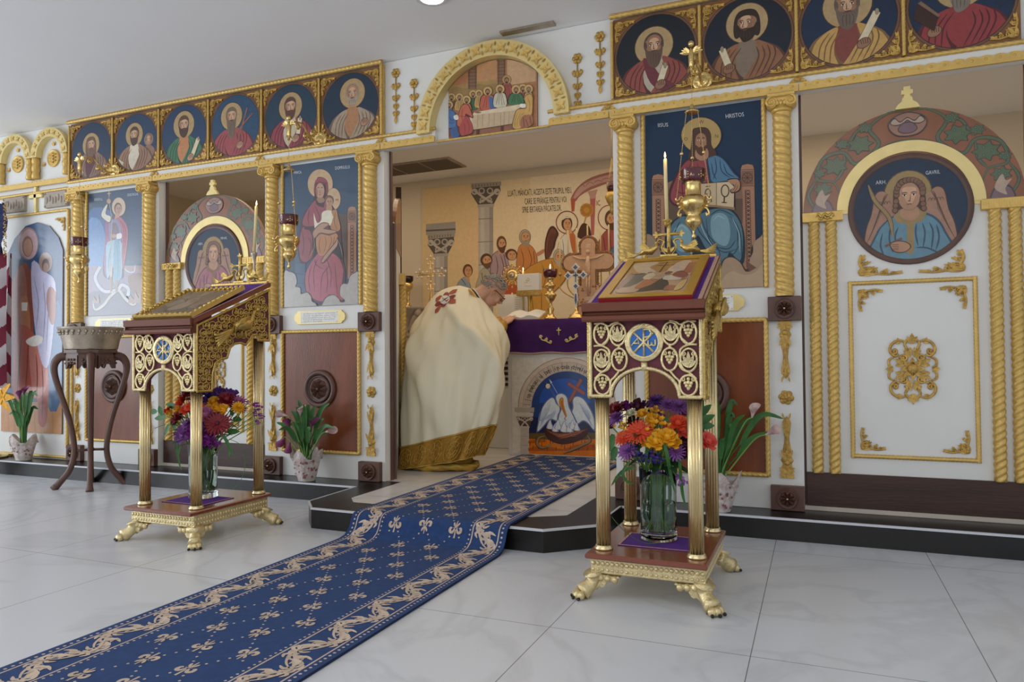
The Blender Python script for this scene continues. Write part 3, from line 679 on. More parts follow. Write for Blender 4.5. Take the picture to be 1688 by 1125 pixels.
# ---- the enthroned figure with the book
a = icon('enthroned_icon', -.822, -.241, 1.204, 2.142, 0, 'canvas', '#0e2d49', 'tall blue icon of a seated figure in red and blue holding an open book', zt(1056, 160, 3.5143, -.008))
skc, dk = '#a5724c', '#3a2a22'
def throne_post(a, x0, x1, yt, yb, tilt=0):
    a.poly('#1b1512', [(x0-3, yt+30), (x0+5, yt+8), ((x0+x1)/2, yt-3), (x1-5, yt+5), (x1+3, yt+28), (x1+4+tilt, yb+2), (x0-3+tilt, yb+2)])
    a.poly('#9c6a49', [(x0, yt+30), (x0+8, yt+8), ((x0+x1)/2, yt), (x1-8, yt+6), (x1, yt+28), (x1+tilt, yb), (x0+tilt, yb)])
    w = x1-x0; h = w*1.05; a.line(dk, [(x0, yt+34), (x1, yt+32)], 3, 0); a.poly('#7c5038', [(x0+4, yt+40), (x1-4, yt+38), (x1-4, yt+40+h), (x0+4, yt+42+h)])
    cx, cy = (x0+x1)/2, yt+40+h/2; a.ring(dk, cx, cy, w*.38, 3)
    for k in range(4): t = PI/4*k; a.line(dk, [(cx-w*.36*math.cos(t), cy-w*.36*math.sin(t)), (cx+w*.36*math.cos(t), cy+w*.36*math.sin(t))], 2.5, 0)
    a.line(dk, [(x0, yt+48+h), (x1, yt+46+h)], 3, 0)
    xa, xb = x0+w*.3, x0+w*.72; y = yt+70+h
    a.poly('#5e3b2b', [(xa, y), (xb, y), (xb+tilt*.9, yb-10), (xa+tilt*.9, yb-10)])
    k = 0
    while y < yb-30:
        t = (y-yt)/(yb-yt)*tilt; a.line('#b08460', [(xa+4+t, y+4), (xb-4+t, y+20)], 2.5, 0); a.line('#b08460', [(xb-4+t, y+4), (xa+4+t, y+20)], 2.5, 0); y += 24
throne_post(a, 580, 657, 388, 1000, 12); throne_post(a, 66, 137, 447, 900, 4)
a.poly('#7d5a42', [(137, 505), (200, 480), (580, 470), (590, 640), (140, 720)])
a.poly('#5b4534', [(137, 590), (590, 590), (590, 730), (137, 730)])
# robe and limbs
a.poly('#1c2f38', [(165, 760), (230, 690), (400, 640), (540, 660), (600, 790), (598, 960), (540, 940), (470, 1010), (440, 1000), (380, 920), (230, 930), (190, 880)], 4)
a.poly('#456c7c', [(172, 765), (235, 695), (300, 700), (420, 650), (520, 660), (580, 740), (592, 850), (575, 950), (520, 900), (500, 935), (470, 1005), (430, 900), (380, 880), (330, 800), (310, 900), (240, 925), (200, 880)], 4)
a.poly('#6b929c', [(410, 700), (460, 672), (505, 700), (520, 790), (500, 860), (450, 850), (412, 800)], 4)
a.poly('#6b929c', [(190, 780), (240, 735), (290, 780), (290, 850), (250, 900), (205, 870)], 4)
folds(a, '#22404e', [[(320, 700), (340, 780), (420, 880), (455, 990)], [(350, 690), (380, 780), (450, 880), (470, 980)], [(380, 700), (400, 830), (480, 900), (560, 880)], [(520, 690), (560, 760), (560, 880)], [(545, 720), (580, 800), (585, 930)], [(250, 700), (300, 740), (320, 830), (330, 910)], [(400, 690), (460, 655), (540, 690)], [(440, 870), (510, 880), (550, 830)], [(230, 720), (210, 760), (190, 800)], [(380, 880), (420, 930), (460, 985)], [(300, 770), (330, 850), (300, 910)], [(510, 900), (540, 910), (570, 860)]], 6)
folds(a, '#8fb0b5', [[(335, 690), (370, 790), (440, 900)], [(530, 700), (570, 790), (575, 900)], [(420, 720), (450, 690), (490, 710)], [(205, 770), (240, 745), (280, 780)]], 4)
# red tunic
a.poly('#4c1c22', [(180, 620), (165, 540), (235, 400), (300, 350), (400, 345), (430, 420), (420, 620), (260, 640)], 4)
a.poly('#8c3338', [(186, 610), (180, 545), (240, 405), (300, 358), (390, 352), (400, 480), (350, 600), (250, 625)], 4)
folds(a, '#5a1d24', [[(300, 370), (270, 450), (265, 560)], [(270, 400), (225, 480), (210, 600)], [(250, 420), (240, 500), (250, 600)], [(330, 380), (330, 470), (300, 600)], [(200, 540), (240, 560), (270, 550)]], 6)
# blue mantle over the shoulder
a.poly('#1d3550', [(385, 345), (440, 335), (490, 365), (545, 440), (580, 480), (500, 495), (420, 500), (395, 470)], 4)
a.poly('#3f6f8e', [(392, 348), (440, 342), (485, 370), (535, 440), (565, 474), (480, 488), (415, 492), (402, 430)], 4)
folds(a, '#1f3c58', [[(430, 350), (440, 420), (420, 480)], [(460, 360), (470, 430), (520, 470)], [(410, 380), (420, 440), (440, 480)], [(480, 385), (500, 440), (545, 465)]], 6)
# arms, hand, book
a.poly('#2a1d16', [(330, 500), (440, 495), (548, 487), (550, 655), (440, 645), (340, 640)])
a.poly('#8c6a45', [(336, 635), (440, 640), (545, 655), (545, 640), (440, 626), (336, 622)])
a.poly('#b89c70', [(340, 505), (440, 498), (440, 628), (338, 620)]); a.poly('#bfa57a', [(440, 498), (543, 490), (540, 640), (440, 628)])
a.line(dk, [(440, 498), (440, 630)], 3, 0)
a.ring('#4a3524', 490, 545, 22, 7, 34); a.line('#4a3524', [(486, 580), (484, 612)], 8, 0); a.line('#4a3524', [(470, 612), (500, 614)], 6, 0)
a.ring('#4a3524', 390, 560, 15, 6, 26); a.line('#4a3524', [(375, 610), (385, 560)], 6, 0); a.line('#4a3524', [(412, 610), (402, 560)], 6, 0); a.line('#4a3524', [(378, 520), (404, 518)], 5, 0)
a.poly(dk, [(500, 480), (560, 472), (582, 500), (575, 545), (530, 560), (518, 540), (540, 520)], 4); a.poly(skc, [(506, 484), (558, 478), (576, 502), (568, 540), (532, 552), (524, 540), (545, 515), (520, 500)], 4)
folds(a, dk, [[(555, 500), (545, 530), (530, 545)], [(565, 510), (555, 535), (540, 552)]], 3)
# halo and head
a.ell('#5a4420', 352, 223, 118, 106); a.ell('#a8873c', 352, 223, 114, 102)
a.poly('#4b3021', [(300, 200), (320, 180), (380, 178), (408, 215), (412, 280), (440, 325), (420, 345), (300, 375), (278, 350), (292, 290)], 4)
a.poly(skc, [(325, 300), (385, 300), (392, 350), (355, 370), (318, 350)], 3)
a.at(350, 262, 42, 62); a.ell(dk, 0, 0, .83, 1.0); a.ell('#9b6843', 0, 0, .78, .96); a.poly('#4b3021', [(-.9, .2), (-.75, .8), (0, 1.18), (.8, .8), (.9, .1), (.7, .55), (0, .85), (-.65, .55)], 4)
a.poly('#54351f', [(-.7, -.3), (-.3, -.5), (0, -.42), (.3, -.5), (.7, -.3), (.6, -.9), (.2, -1.25), (-.1, -1.25), (-.6, -.9)], 4)
for q in (-.32, .34): a.line('#2a1a10', [(q-.2, .32), (q, .4), (q+.2, .32)], .07); a.ell('#d9c4a0', q, .15, .15, .07); a.ell('#1d120b', q, .15, .065, .07)
a.line('#2a1a10', [(.02, .25), (-.03, -.1), (-.08, -.2), (.1, -.2)], .05); a.line('#6e2f20', [(-.16, -.56), (0, -.52), (.16, -.56)], .07); a.back()
for ch, x, y in (('O', 252, 254), ('N', 430, 238), ('W', 338, 155)): a.text('#5a4420', ch, x, y, 20, flip=True)
a.text('#b9bcc0', 'IISUS', 100, 176, 22, w=61, rot=-.06, flip=True); a.text('#b9bcc0', 'HRISTOS', 493, 126, 24, w=108, rot=-.12, flip=True)
# clouds
a.poly('#3c3226', [(440, 1125), (460, 1000), (480, 940), (530, 925), (580, 955), (610, 1000), (640, 960), (640, 880), (690, 810), (720, 815), (720, 1125)], 4)
a.poly('#9c7c5c', [(446, 1125), (466, 1005), (486, 945), (530, 931), (576, 960), (608, 1012), (642, 1000), (632, 950), (652, 900), (655, 850), (690, 816), (720, 820), (720, 1125)], 4)
a.poly('#a98a67', [(470, 1125), (480, 1050), (530, 1010), (590, 1030), (660, 1020), (720, 960), (720, 1125)], 4)
a.poly('#6b4430', [(610, 950), (672, 990), (630, 1015)])
a.poly('#8f7254', [(0, 820), (60, 800), (110, 880), (110, 960), (0, 960)], 4)
done(a)
# ---- mother and child
a = icon('mother_and_child_icon', -3.222, -2.642, 1.203, 2.134, 0, 'gloss', '#1c405c', 'tall blue icon of a throned mother in red holding her child', zt(464, 252, 4.323, -.008))
a.poly('#4f3c30', [(330, 470), (400, 430), (470, 440), (475, 860), (330, 860)])
throne_post(a, 472, 533, 382, 900, 0)
a.poly('#34536f', [(95, 700), (170, 690), (175, 1000), (95, 1000)]); folds(a, '#1f3047', [[(98, 780), (170, 790)], [(98, 860), (170, 870)], [(98, 930), (170, 930)]], 3)
a.ell('#5b4526', 277, 222, 92, 107); a.ell('#b79263', 277, 222, 89, 104)
a.ell('#5b4526', 372, 330, 52, 80); a.ell('#b79263', 372, 330, 50, 77)
mr, md = '#8f3a45', '#481a28'
a.poly(md, [(130, 770), (118, 650), (150, 460), (200, 380), (232, 330), (250, 190), (290, 175), (325, 200), (335, 260), (330, 330), (380, 400), (420, 500), (440, 760), (460, 860), (440, 1060), (420, 1060), (360, 1010), (290, 1090), (180, 1000), (168, 870), (230, 740), (170, 790)], 4)
a.poly(mr, [(136, 750), (126, 650), (156, 530), (205, 560), (228, 640), (222, 740), (175, 780)], 4)
a.poly(mr, [(156, 470), (200, 388), (240, 340), (252, 370), (300, 390), (310, 350), (330, 380), (300, 450), (280, 500), (240, 520), (160, 520)], 4)
a.poly('#a5475a', [(175, 860), (235, 750), (300, 700), (400, 740), (440, 830), (430, 900), (400, 1020), (340, 1010), (300, 1060), (230, 1040), (180, 990)], 4)
a.poly('#9c3c48', [(340, 760), (405, 745), (440, 850), (425, 980), (445, 1045), (410, 1040), (380, 960)], 4)
folds(a, '#5a1f33', [[(260, 750), (230, 850), (240, 1000)], [(290, 720), (340, 800), (290, 880), (280, 1040)], [(380, 780), (390, 900), (400, 1010)], [(215, 800), (195, 900), (205, 990)], [(240, 760), (250, 800), (300, 830)], [(320, 800), (330, 920), (320, 1000)], [(190, 600), (215, 660), (190, 760)], [(150, 560), (160, 650), (150, 740)], [(240, 380), (270, 450), (270, 500)], [(200, 400), (190, 470), (200, 520)], [(330, 780), (355, 860), (350, 960)]], 5)
a.poly('#171219', [(400, 640), (430, 650), (440, 760), (400, 740), (380, 700)], 3); a.poly('#14131a', [(225, 580), (250, 600), (250, 700), (228, 740), (222, 660)], 3)
a.poly('#3b1d24', [(160, 525), (235, 528), (240, 545), (230, 560), (165, 545)])
a.poly('#8f333f', [(236, 225), (250, 190), (290, 178), (322, 200), (330, 260), (322, 300), (316, 225), (280, 212), (245, 225), (240, 300), (232, 280)], 4)
a.poly('#6e2634', [(238, 215), (280, 205), (325, 215), (322, 228), (280, 220), (240, 230)])
a.at(276, 272, 36, 56); a.ell('#55331f', 0, 0, .92, 1.05); a.ell('#ad7e5d', 0, 0, .86, 1.0); a.poly('#8c5c40', [(-.85, .3), (-.5, .2), (-.5, -.6), (-.7, -.7)], 3)
for q in (-.3, .36): a.line('#3a2116', [(q-.2, .36), (q, .43), (q+.2, .36)], .07); a.ell('#e0ccb0', q, .2, .16, .07); a.ell('#20130c', q, .2, .07, .08)
a.line('#4a2c1c', [(.02, .25), (0, -.15), (-.06, -.26), (.14, -.26)], .06); a.line('#7d3428', [(-.18, -.52), (.02, -.48), (.2, -.52)], .09); a.back()
a.poly('#8f6a4c', [(252, 325), (300, 322), (306, 350), (270, 358)], 3)
a.poly('#a5774f', [(325, 375), (355, 372), (362, 410), (322, 412)], 3)
a.ell('#6b4428', 341, 340, 33, 38); a.ell('#a87a55', 343, 352, 25, 33)
for q in (334, 352): a.ell('#1f130c', q, 350, 3.5, 3); a.line('#3a2116', [(q-6, 344), (q+6, 344)], 2.5, 0)
a.line('#7d3428', [(337, 372), (350, 372)], 3, 0); a.line('#4a2c1c', [(342, 350), (341, 364)], 2, 0)
a.poly('#c9bfa2', [(290, 430), (320, 412), (360, 415), (375, 440), (360, 500), (355, 520), (300, 510), (270, 552), (240, 545), (232, 430), (255, 500), (285, 480)], 3)
a.poly('#a56a2a', [(358, 418), (395, 410), (405, 460), (422, 530), (405, 560), (370, 560), (350, 520), (372, 470)], 4); a.line('#5e3a18', [(385, 430), (380, 500), (400, 550)], 4)
a.poly('#b0702d', [(255, 590), (300, 570), (380, 570), (405, 600), (390, 660), (340, 720), (290, 735), (262, 720), (248, 650)], 4)
folds(a, '#6a4018', [[(280, 600), (270, 660), (280, 720)], [(310, 590), (320, 650), (300, 720)], [(350, 590), (360, 630), (330, 700)], [(380, 600), (370, 650)]], 4)
a.poly('#5b3622', [(225, 560), (285, 500), (340, 505), (340, 540), (400, 560), (345, 590), (280, 580), (240, 615)], 4); a.poly('#a87a58', [(229, 565), (285, 506), (338, 510), (300, 540), (320, 548), (395, 560), (340, 578), (275, 570), (238, 608)], 4)
a.poly('#5b3622', [(380, 640), (402, 600), (404, 660), (360, 720), (310, 782), (282, 785), (300, 740)], 4); a.poly('#a87a58', [(382, 650), (399, 612), (398, 660), (352, 716), (304, 776), (288, 778), (310, 735)], 4)
folds(a, '#a07f5a', [[(405, 620), (425, 680), (438, 750)], [(226, 570), (236, 680), (190, 765)]], 4)
a.text('#c0c6ce', 'MAICA', 88, 152, 20, w=58, rot=-.06, flip=True); a.text('#c0c6ce', 'DOMNULUI', 385, 122, 23, w=104, rot=-.1, flip=True); a.text('#5b4526', 'H', 387, 345, 18, flip=True)
for P in ([(20, 860), (60, 845), (100, 865), (112, 920), (100, 950), (135, 960), (142, 1000), (160, 1000), (190, 993), (215, 1020), (222, 1055), (250, 1075), (255, 1130), (20, 1130)], [(300, 1130), (298, 1060), (330, 1020), (375, 1012), (410, 1040), (418, 1060), (452, 1058), (450, 1040), (418, 1010), (420, 950), (445, 930), (475, 928), (490, 880), (520, 855), (560, 865), (560, 1130)]):
    a.poly('#4b463f', P, 4); cxm = sum(p[0] for p in P)/len(P); a.poly('#a09a92', [(p[0]+(4 if p[0] < cxm and p[0] > 250 else -4 if p[0] > cxm and p[0] < 260 else 0), p[1]+6) for p in P], 4)
done(a)
# ---- the saint with the spear
a = icon('spear_bearing_saint_icon', -5.085, -4.515, 1.2, 2.13, 0, 'gloss', '#1d3f5e', 'tall icon of a young saint in a pink cloak spearing a serpent', zt(135, 300, 5.0, -.008))
a.poly('#2a5c92', [(50, 260), (220, 230), (300, 400), (360, 690), (50, 700)], 3); a.poly('#4a7bb0', [(50, 330), (150, 320), (200, 500), (200, 700), (50, 700)], 3); a.poly('#1d4164', [(360, 300), (510, 250), (510, 690), (360, 690)], 3)
a.poly('#7f7486', [(50, 695), (510, 690), (510, 1100), (50, 1105)]); a.poly('#8a6f70', [(300, 700), (510, 690), (510, 740), (330, 740)]); a.poly('#63616f', [(50, 930), (200, 900), (510, 930), (510, 1105), (50, 1105)], 3); a.poly('#74513f', [(380, 780), (510, 760), (510, 900), (420, 920)], 3)
a.line('#4d5668', [(150, 700), (110, 800), (180, 900), (290, 890), (330, 850), (380, 880), (380, 960), (330, 940)], 36, 6, False); a.line('#a9a9b4', [(150, 700), (110, 800), (180, 900), (290, 890), (330, 850), (380, 880), (380, 940)], 26, 6, False)
a.line('#4d4a50', [(90, 990), (110, 1060), (180, 1020), (225, 960), (300, 900), (350, 960), (420, 1020), (470, 970)], 32, 6); a.line('#a7a39c', [(90, 985), (110, 1055), (180, 1015), (225, 955), (300, 895), (350, 955), (420, 1015), (465, 975)], 22, 6)
a.line('#b3b0b4', [(440, 680), (430, 740), (380, 740), (330, 690)], 9, 6)
a.poly('#4c3a50', [(190, 320), (240, 290), (310, 290), (375, 360), (380, 480), (350, 700), (330, 800), (190, 790), (175, 660), (195, 480)], 4)
a.poly('#8a4d7c', [(192, 330), (225, 320), (235, 480), (205, 560), (200, 780), (178, 660), (192, 480)], 3); a.poly('#a34a5f', [(265, 300), (320, 292), (372, 370), (378, 480), (345, 700), (325, 690), (330, 480), (320, 380)], 4)
folds(a, '#6b2a42', [[(310, 310), (345, 400), (340, 660)], [(335, 330), (362, 420), (350, 600)]], 5)
a.poly('#78789a', [(225, 340), (290, 310), (320, 380), (325, 490), (240, 500)], 4); a.poly('#6d5a68', [(250, 350), (290, 350), (315, 470), (250, 480)], 3)
a.poly('#7fa6ba', [(210, 500), (320, 490), (328, 600), (325, 790), (260, 830), (258, 700), (210, 800), (200, 640)], 4); a.poly('#5f8fa6', [(268, 500), (310, 495), (318, 800), (262, 826)], 3); folds(a, '#49758c', [[(240, 520), (225, 640), (220, 740)], [(290, 520), (300, 660), (295, 800)]], 5)
a.poly('#b3a19c', [(228, 700), (252, 700), (250, 780), (235, 790)]); a.poly('#8a6d6a', [(230, 785), (252, 780), (250, 900), (232, 910)]); a.poly('#8a6d6a', [(275, 810), (300, 810), (296, 900), (278, 910)])
a.poly('#5b5146', [(160, 290), (165, 240), (205, 180), (215, 190), (200, 260), (240, 280), (240, 330), (215, 335)], 4); a.poly('#c0bda9', [(165, 285), (170, 240), (204, 188), (210, 195), (196, 265), (236, 285), (234, 325), (212, 328)], 4)
a.ell('#b08061', 222, 160, 17, 20); a.line('#ab9263', [(222, 75), (226, 160), (250, 320), (232, 760), (235, 960)], 5, 0); a.line('#b0a06e', [(210, 98), (240, 95)], 7, 0); a.line('#b0a06e', [(224, 78), (226, 120)], 7, 0)
a.poly('#c8c8c4', [(288, 432), (325, 425), (328, 462), (290, 470)], 3); a.ell('#b08061', 266, 447, 22, 16)
a.ell('#5b4526', 305, 207, 58, 80); a.ell('#b99f83', 305, 207, 56, 77)
a.poly('#b08061', [(275, 265), (312, 265), (310, 290), (272, 310)]); a.at(302, 225, 30, 44); a.ell('#5a3c28', -.1, .1, 1.05, 1.12); a.ell('#ab7e62', 0, -.1, .85, 1.0)
for q in (-.25, .4): a.ell('#20130c', q, .05, .09, .07); a.line('#3a2116', [(q-.2, .22), (q+.2, .24)], .07, 0)
a.line('#7d3428', [(-.05, -.58), (.3, -.56)], .09, 0); a.line('#4a2c1c', [(.1, .05), (.12, -.3)], .06, 0); a.back()
a.text('#b9c0c8', 'SFINTUL', 103, 158, 20, w=70, rot=-.06, flip=True); a.text('#b9c0c8', 'GHEORGHE', 375, 120, 22, w=92, rot=-.1, flip=True)
for P in ([(380, 1000), (400, 930), (430, 970), (440, 900), (470, 960), (490, 900), (490, 1000)], [(90, 1000), (100, 940), (120, 980), (140, 930), (150, 1000)]): a.poly('#8d6b5c', P)
done(a)
# ---- the supper under the arch
ccx, ccz = -1.707, 2.2
arcv = [p for p in [(ccx+.386*math.cos(t), ccz+.386*math.sin(t)) for t in [PI*k/40 for k in range(41)]]]
cv = clip([(-1.995, 2.162), (-1.433, 2.162), (-1.433, 2.6), (-1.995, 2.6)], [(ccx+.386, 2.1)]+arcv+[(ccx-.386, 2.1)])
e = empty('supper_icon', (-1.71, -.002, 2.162), 'orange picture of haloed figures at a long table, in the arch', 'icon')
a = Art((0, -.012, 0), cv=cv, conv=zt(728, 88, 7.6, -.012)); a.poly('#a3622b', [(-50, -50), (1300, -50), (1300, 1200), (-50, 1200)])
a.poly('#b3793c', [(450, 0), (690, 0), (690, 350), (440, 350)]); a.poly('#a8652f', [(120, 200), (330, 100), (340, 400), (110, 400)]); a.poly('#b98d5c', [(820, 50), (1180, 50), (1180, 350), (820, 400)])
a.poly('#9c7a2c', [(60, 480), (110, 410), (220, 395), (330, 380), (450, 350), (540, 350), (600, 330), (700, 350), (700, 540), (60, 560)], 3); a.poly('#8d6a26', [(60, 520), (160, 420), (300, 440), (460, 380), (560, 400), (700, 380), (700, 560), (60, 580)], 3)
for x0, x1, y0, y1 in ((330, 440, 80, 450), (700, 800, 20, 440), (40, 90, 330, 520)):
    a.poly('#5b3a24', [(x0-18, y0), (x1+18, y0-10), (x1+12, y0+60), (x0-10, y0+80)]); a.poly('#7c5533', [(x0, y0+60), (x1, y0+50), (x1, y1), (x0, y1)])
    y = y0+80
    while y < y1: a.line('#4a2f1d', [(x0, y), (x1, y-6)], 5, 0); y += 42
    a.line('#3c2617', [(x0+14, y0+60), (x0+14, y1)], 6, 0); a.line('#3c2617', [(x1-14, y0+50), (x1-14, y1)], 6, 0)
a.poly('#8a5230', [(40, 950), (400, 960), (900, 880), (1180, 880), (1180, 1100), (40, 1100)])
def fig(x, y, r, robe, hair='#4a2f1e', dark='#2e1a12', w=1.5, h=2.6, halo='#b8923a', beard=True):
    a.poly(dark, [(x-w*r, y+r*h), (x-w*r*.95, y+r*1.3), (x-.5*r, y+.7*r), (x+.5*r, y+.7*r), (x+w*r*.95, y+r*1.3), (x+w*r, y+r*h)], 3)
    a.poly(robe, [(x-w*r*.93, y+r*h), (x-w*r*.85, y+r*1.4), (x-.45*r, y+.8*r), (x+.45*r, y+.8*r), (x+w*r*.85, y+r*1.4), (x+w*r*.93, y+r*h)], 3)
    for q in (-.6, -.2, .3, .7): a.line(dark, [(x+q*r*.6, y+r*1.1), (x+q*r*w, y+r*h*.9)], r*.07, 0)
    a.ell('#4a3417', x, y, r*1.03); a.ell(halo, x, y, r*.96); a.ell(hair, x, y+.12*r, r*.52, r*.62); a.ell('#a26a42', x, y+.22*r, r*.38, r*.5)
    if beard: a.ell(hair, x, y+.62*r, r*.3, r*.28)
    a.ell('#2a170e', x-.13*r, y+.15*r, r*.06, r*.05, n=8); a.ell('#2a170e', x+.13*r, y+.15*r, r*.06, r*.05, n=8)
fig(815, 330, 58, '#9c3a2a', w=1.1, h=4.2, halo='#a9762e'); fig(125, 550, 52, '#7c4630', w=1.1); fig(225, 550, 50, '#b3872a', w=1.2, h=3.2); fig(395, 510, 50, '#2f6136', w=1.1, h=3.8); fig(470, 505, 50, '#b8892a', w=1.1, h=3.4, beard=False)
fig(1020, 440, 55, '#8c3a34', w=1.1); fig(935, 455, 58, '#2e6b3c', w=1.6, h=3.2)
fig(580, 475, 58, '#b34a26', w=1.6, h=4.0); a.poly('#2e5f90', [(600, 545), (650, 570), (675, 680), (610, 695), (598, 620)], 3)
fig(735, 450, 58, '#b8ad90', w=1.4, h=3.8)
a.poly('#5b4632', [(390, 965), (345, 800), (410, 740), (700, 690), (960, 640), (1060, 640), (940, 720), (890, 890), (640, 930)])
a.poly('#cbb28c', [(396, 960), (352, 800), (415, 742), (700, 692), (960, 645), (1052, 645), (935, 716), (885, 885), (640, 925)])
a.poly('#b89a70', [(396, 960), (380, 780), (640, 750), (935, 716), (885, 885), (640, 925)])
for x in (460, 520, 600, 665, 745, 790, 850): a.line('#8a6f4c', [(x, 770-(x-460)*.1), (x-4, 935-(x-460)*.1)], 5, 0)
a.ell('#8a5d36', 460, 745, 40, 10); a.ell('#8a5d36', 845, 655, 38, 10); a.poly('#d6cbb4', [(985, 640), (1060, 640), (1065, 680), (1000, 685)], 3)
a.poly('#4c2c1a', [(440, 960), (470, 955), (470, 1020), (440, 1025)]); a.poly('#4c2c1a', [(745, 915), (772, 910), (772, 975), (745, 980)])
# seated figures in front
fig(100, 650, 50, '#3c6aa0', w=.9, h=2.4); a.poly('#24456e', [(62, 740), (120, 710), (180, 760), (190, 930), (120, 950), (70, 930)], 4); a.poly('#3a6698', [(70, 745), (118, 718), (172, 765), (180, 920), (120, 940), (78, 925)], 4); folds(a, '#1f3a5e', [[(90, 780), (130, 840), (170, 830)], [(85, 860), (130, 880), (175, 860)]], 6)
a.poly('#5b2f1a', [(75, 940), (185, 930), (190, 960), (80, 965)]); a.poly('#2d5288', [(110, 960), (230, 920), (220, 1060), (150, 1065)], 3); a.poly('#7c3b20', [(90, 965), (112, 965), (100, 1060), (80, 1060)])
fig(318, 585, 54, '#b8502a', w=1.1, h=2.4); a.poly('#5e2412', [(232, 700), (280, 640), (345, 650), (395, 770), (400, 815), (350, 800), (325, 780), (385, 880), (395, 1000), (320, 1030), (240, 1040), (195, 900)], 4)
a.poly('#b5502a', [(240, 700), (282, 648), (338, 658), (386, 775), (390, 805), (330, 770), (300, 770), (300, 910), (200, 900)], 4); a.poly('#a5352c', [(300, 800), (345, 810), (382, 890), (388, 990), (320, 1020), (250, 1030), (230, 930)], 4)
folds(a, '#6e2018', [[(320, 830), (350, 920), (340, 1010)], [(290, 880), (300, 960), (290, 1030)], [(270, 700), (260, 780), (270, 860)], [(225, 790), (310, 800)]], 6)
a.poly('#c9c0ac', [(155, 790), (205, 775), (215, 830), (170, 835)], 3)
fig(1095, 450, 56, '#c08e22', w=1., h=2.6, hair='#5b4a3c'); a.poly('#6e4a12', [(1040, 560), (1100, 510), (1145, 540), (1150, 680), (1135, 800), (1040, 800), (1010, 940), (890, 940), (920, 760), (960, 700), (1060, 680)], 4); a.poly('#c08f20', [(1046, 566), (1100, 518), (1138, 546), (1142, 680), (1122, 780), (1030, 785), (1000, 935), (898, 930), (930, 765), (965, 708), (1068, 688)], 4)
folds(a, '#84600f', [[(1000, 740), (960, 830), (950, 930)], [(1050, 740), (990, 800), (985, 920)], [(960, 740), (925, 850), (920, 930)], [(1080, 560), (1110, 640), (1100, 740)]], 6)
a.poly('#9c5a30', [(1010, 800), (1130, 780), (1140, 900), (1000, 940)], 3); folds(a, '#5b2f1a', [[(1030, 810), (1040, 930)], [(1110, 800), (1130, 900)], [(1060, 830), (1090, 920)]], 8)
a.conv = None; a.build('painting', 'paint', e, back=.009, backcol='#3b2a1c')
# the arch
e = empty('great_arch', (ccx, 0, ccz), 'wide gold embossed arch above the altar opening', 'arch')
N_ = 48; O_ = [(.479*math.cos(PI*k/N_), .479*math.sin(PI*k/N_)) for k in range(N_+1)]; I_ = [(.39*math.cos(PI*k/N_), .39*math.sin(PI*k/N_)) for k in range(N_, -1, -1)]
mb = MB()
for k in range(N_):
    q = [O_[k], O_[k+1], (.39*math.cos(PI*(k+1)/N_), .39*math.sin(PI*(k+1)/N_)), (.39*math.cos(PI*k/N_), .39*math.sin(PI*k/N_))]; mb.prism(q, -.07, -.001)
mb.build('arch_board', 'goldl', e)
em = MB()
for k in range(17):
    t = PI*(k+.5)/17; R = .434; c = Vector((R*math.cos(t), -.072, R*math.sin(t)))
    for j in range(4):
        a_ = t+PI/4+PI/2*j; em.petal(c+Vector((0, -.002, 0)), (math.cos(a_), 0, math.sin(a_)), (0, -1, 0), .033, .02, .1, 3)
    em.ball(c, .0065, 8, (1, .7, 1))
    for s in (-1, 1):
        for rr in (.4, .468): 
            a_ = t+s*PI/34; em.petal((rr*math.cos(a_), -.071, rr*math.sin(a_)), (math.cos(a_)*(1 if rr < .43 else -1), 0, math.sin(a_)*(1 if rr < .43 else -1)), (0, -1, 0), .026, .012, .12, 3)
em.build('embossed_flowers', 'gold', e)
# ---- name plates
def plate(u0, u1, x, w, l, lines):
    e = empty('name_plate', (x, 0, 1.13), l, 'plaque', 'gold name plates under the icons')
    h = .042; pts = [(-w/2+.03, -h), (w/2-.03, -h), (w/2-.022, -h+.012), (w/2-.006, -.02), (w/2, 0), (w/2-.006, .02), (w/2-.022, h-.012), (w/2-.03, h), (-w/2+.03, h), (-w/2+.022, h-.012), (-w/2+.006, .02), (-w/2, 0), (-w/2+.006, -.02), (-w/2+.022, -h+.012)]
    MB().prism(pts, -.012, 0).build('plate', 'goldl', e)
    a = Art((x, -.0122, 1.13), cv=rect(-w/2+.055, w/2-.055, -.036, .036), gain=1.5); a.poly('#c9c7c0', rect(-w, w, -.036, .036))
    for k, t in enumerate(lines): a.text('#57534d', t, -w/2+.075, .02-.0125*k, .008, w=(w-.15)*(1 if k < len(lines)-1 else .6))
    for sx in (-1, 1):
        for sz in (-1, 1): a.ell('#8a8578', sx*(w/2-.062), sz*.03, .003, n=8)
    a.build('card', 'paint', e)
T5 = ['in memoria celor adormiti', 'donat de familia ctitorilor', 'pomeneste Doamne pe robii Tai', 'intru imparatia cerurilor', 'acum si pururea']
plate(0, 0, -2.94, .40, 'gold name plate with white card under the mother and child icon', T5)
plate(0, 0, -.531, .40, 'gold name plate with white card, half hidden behind the right lectern', T5)
plate(0, 0, -4.8, .40, 'gold name plate under the icon of the spear-bearing saint', T5)
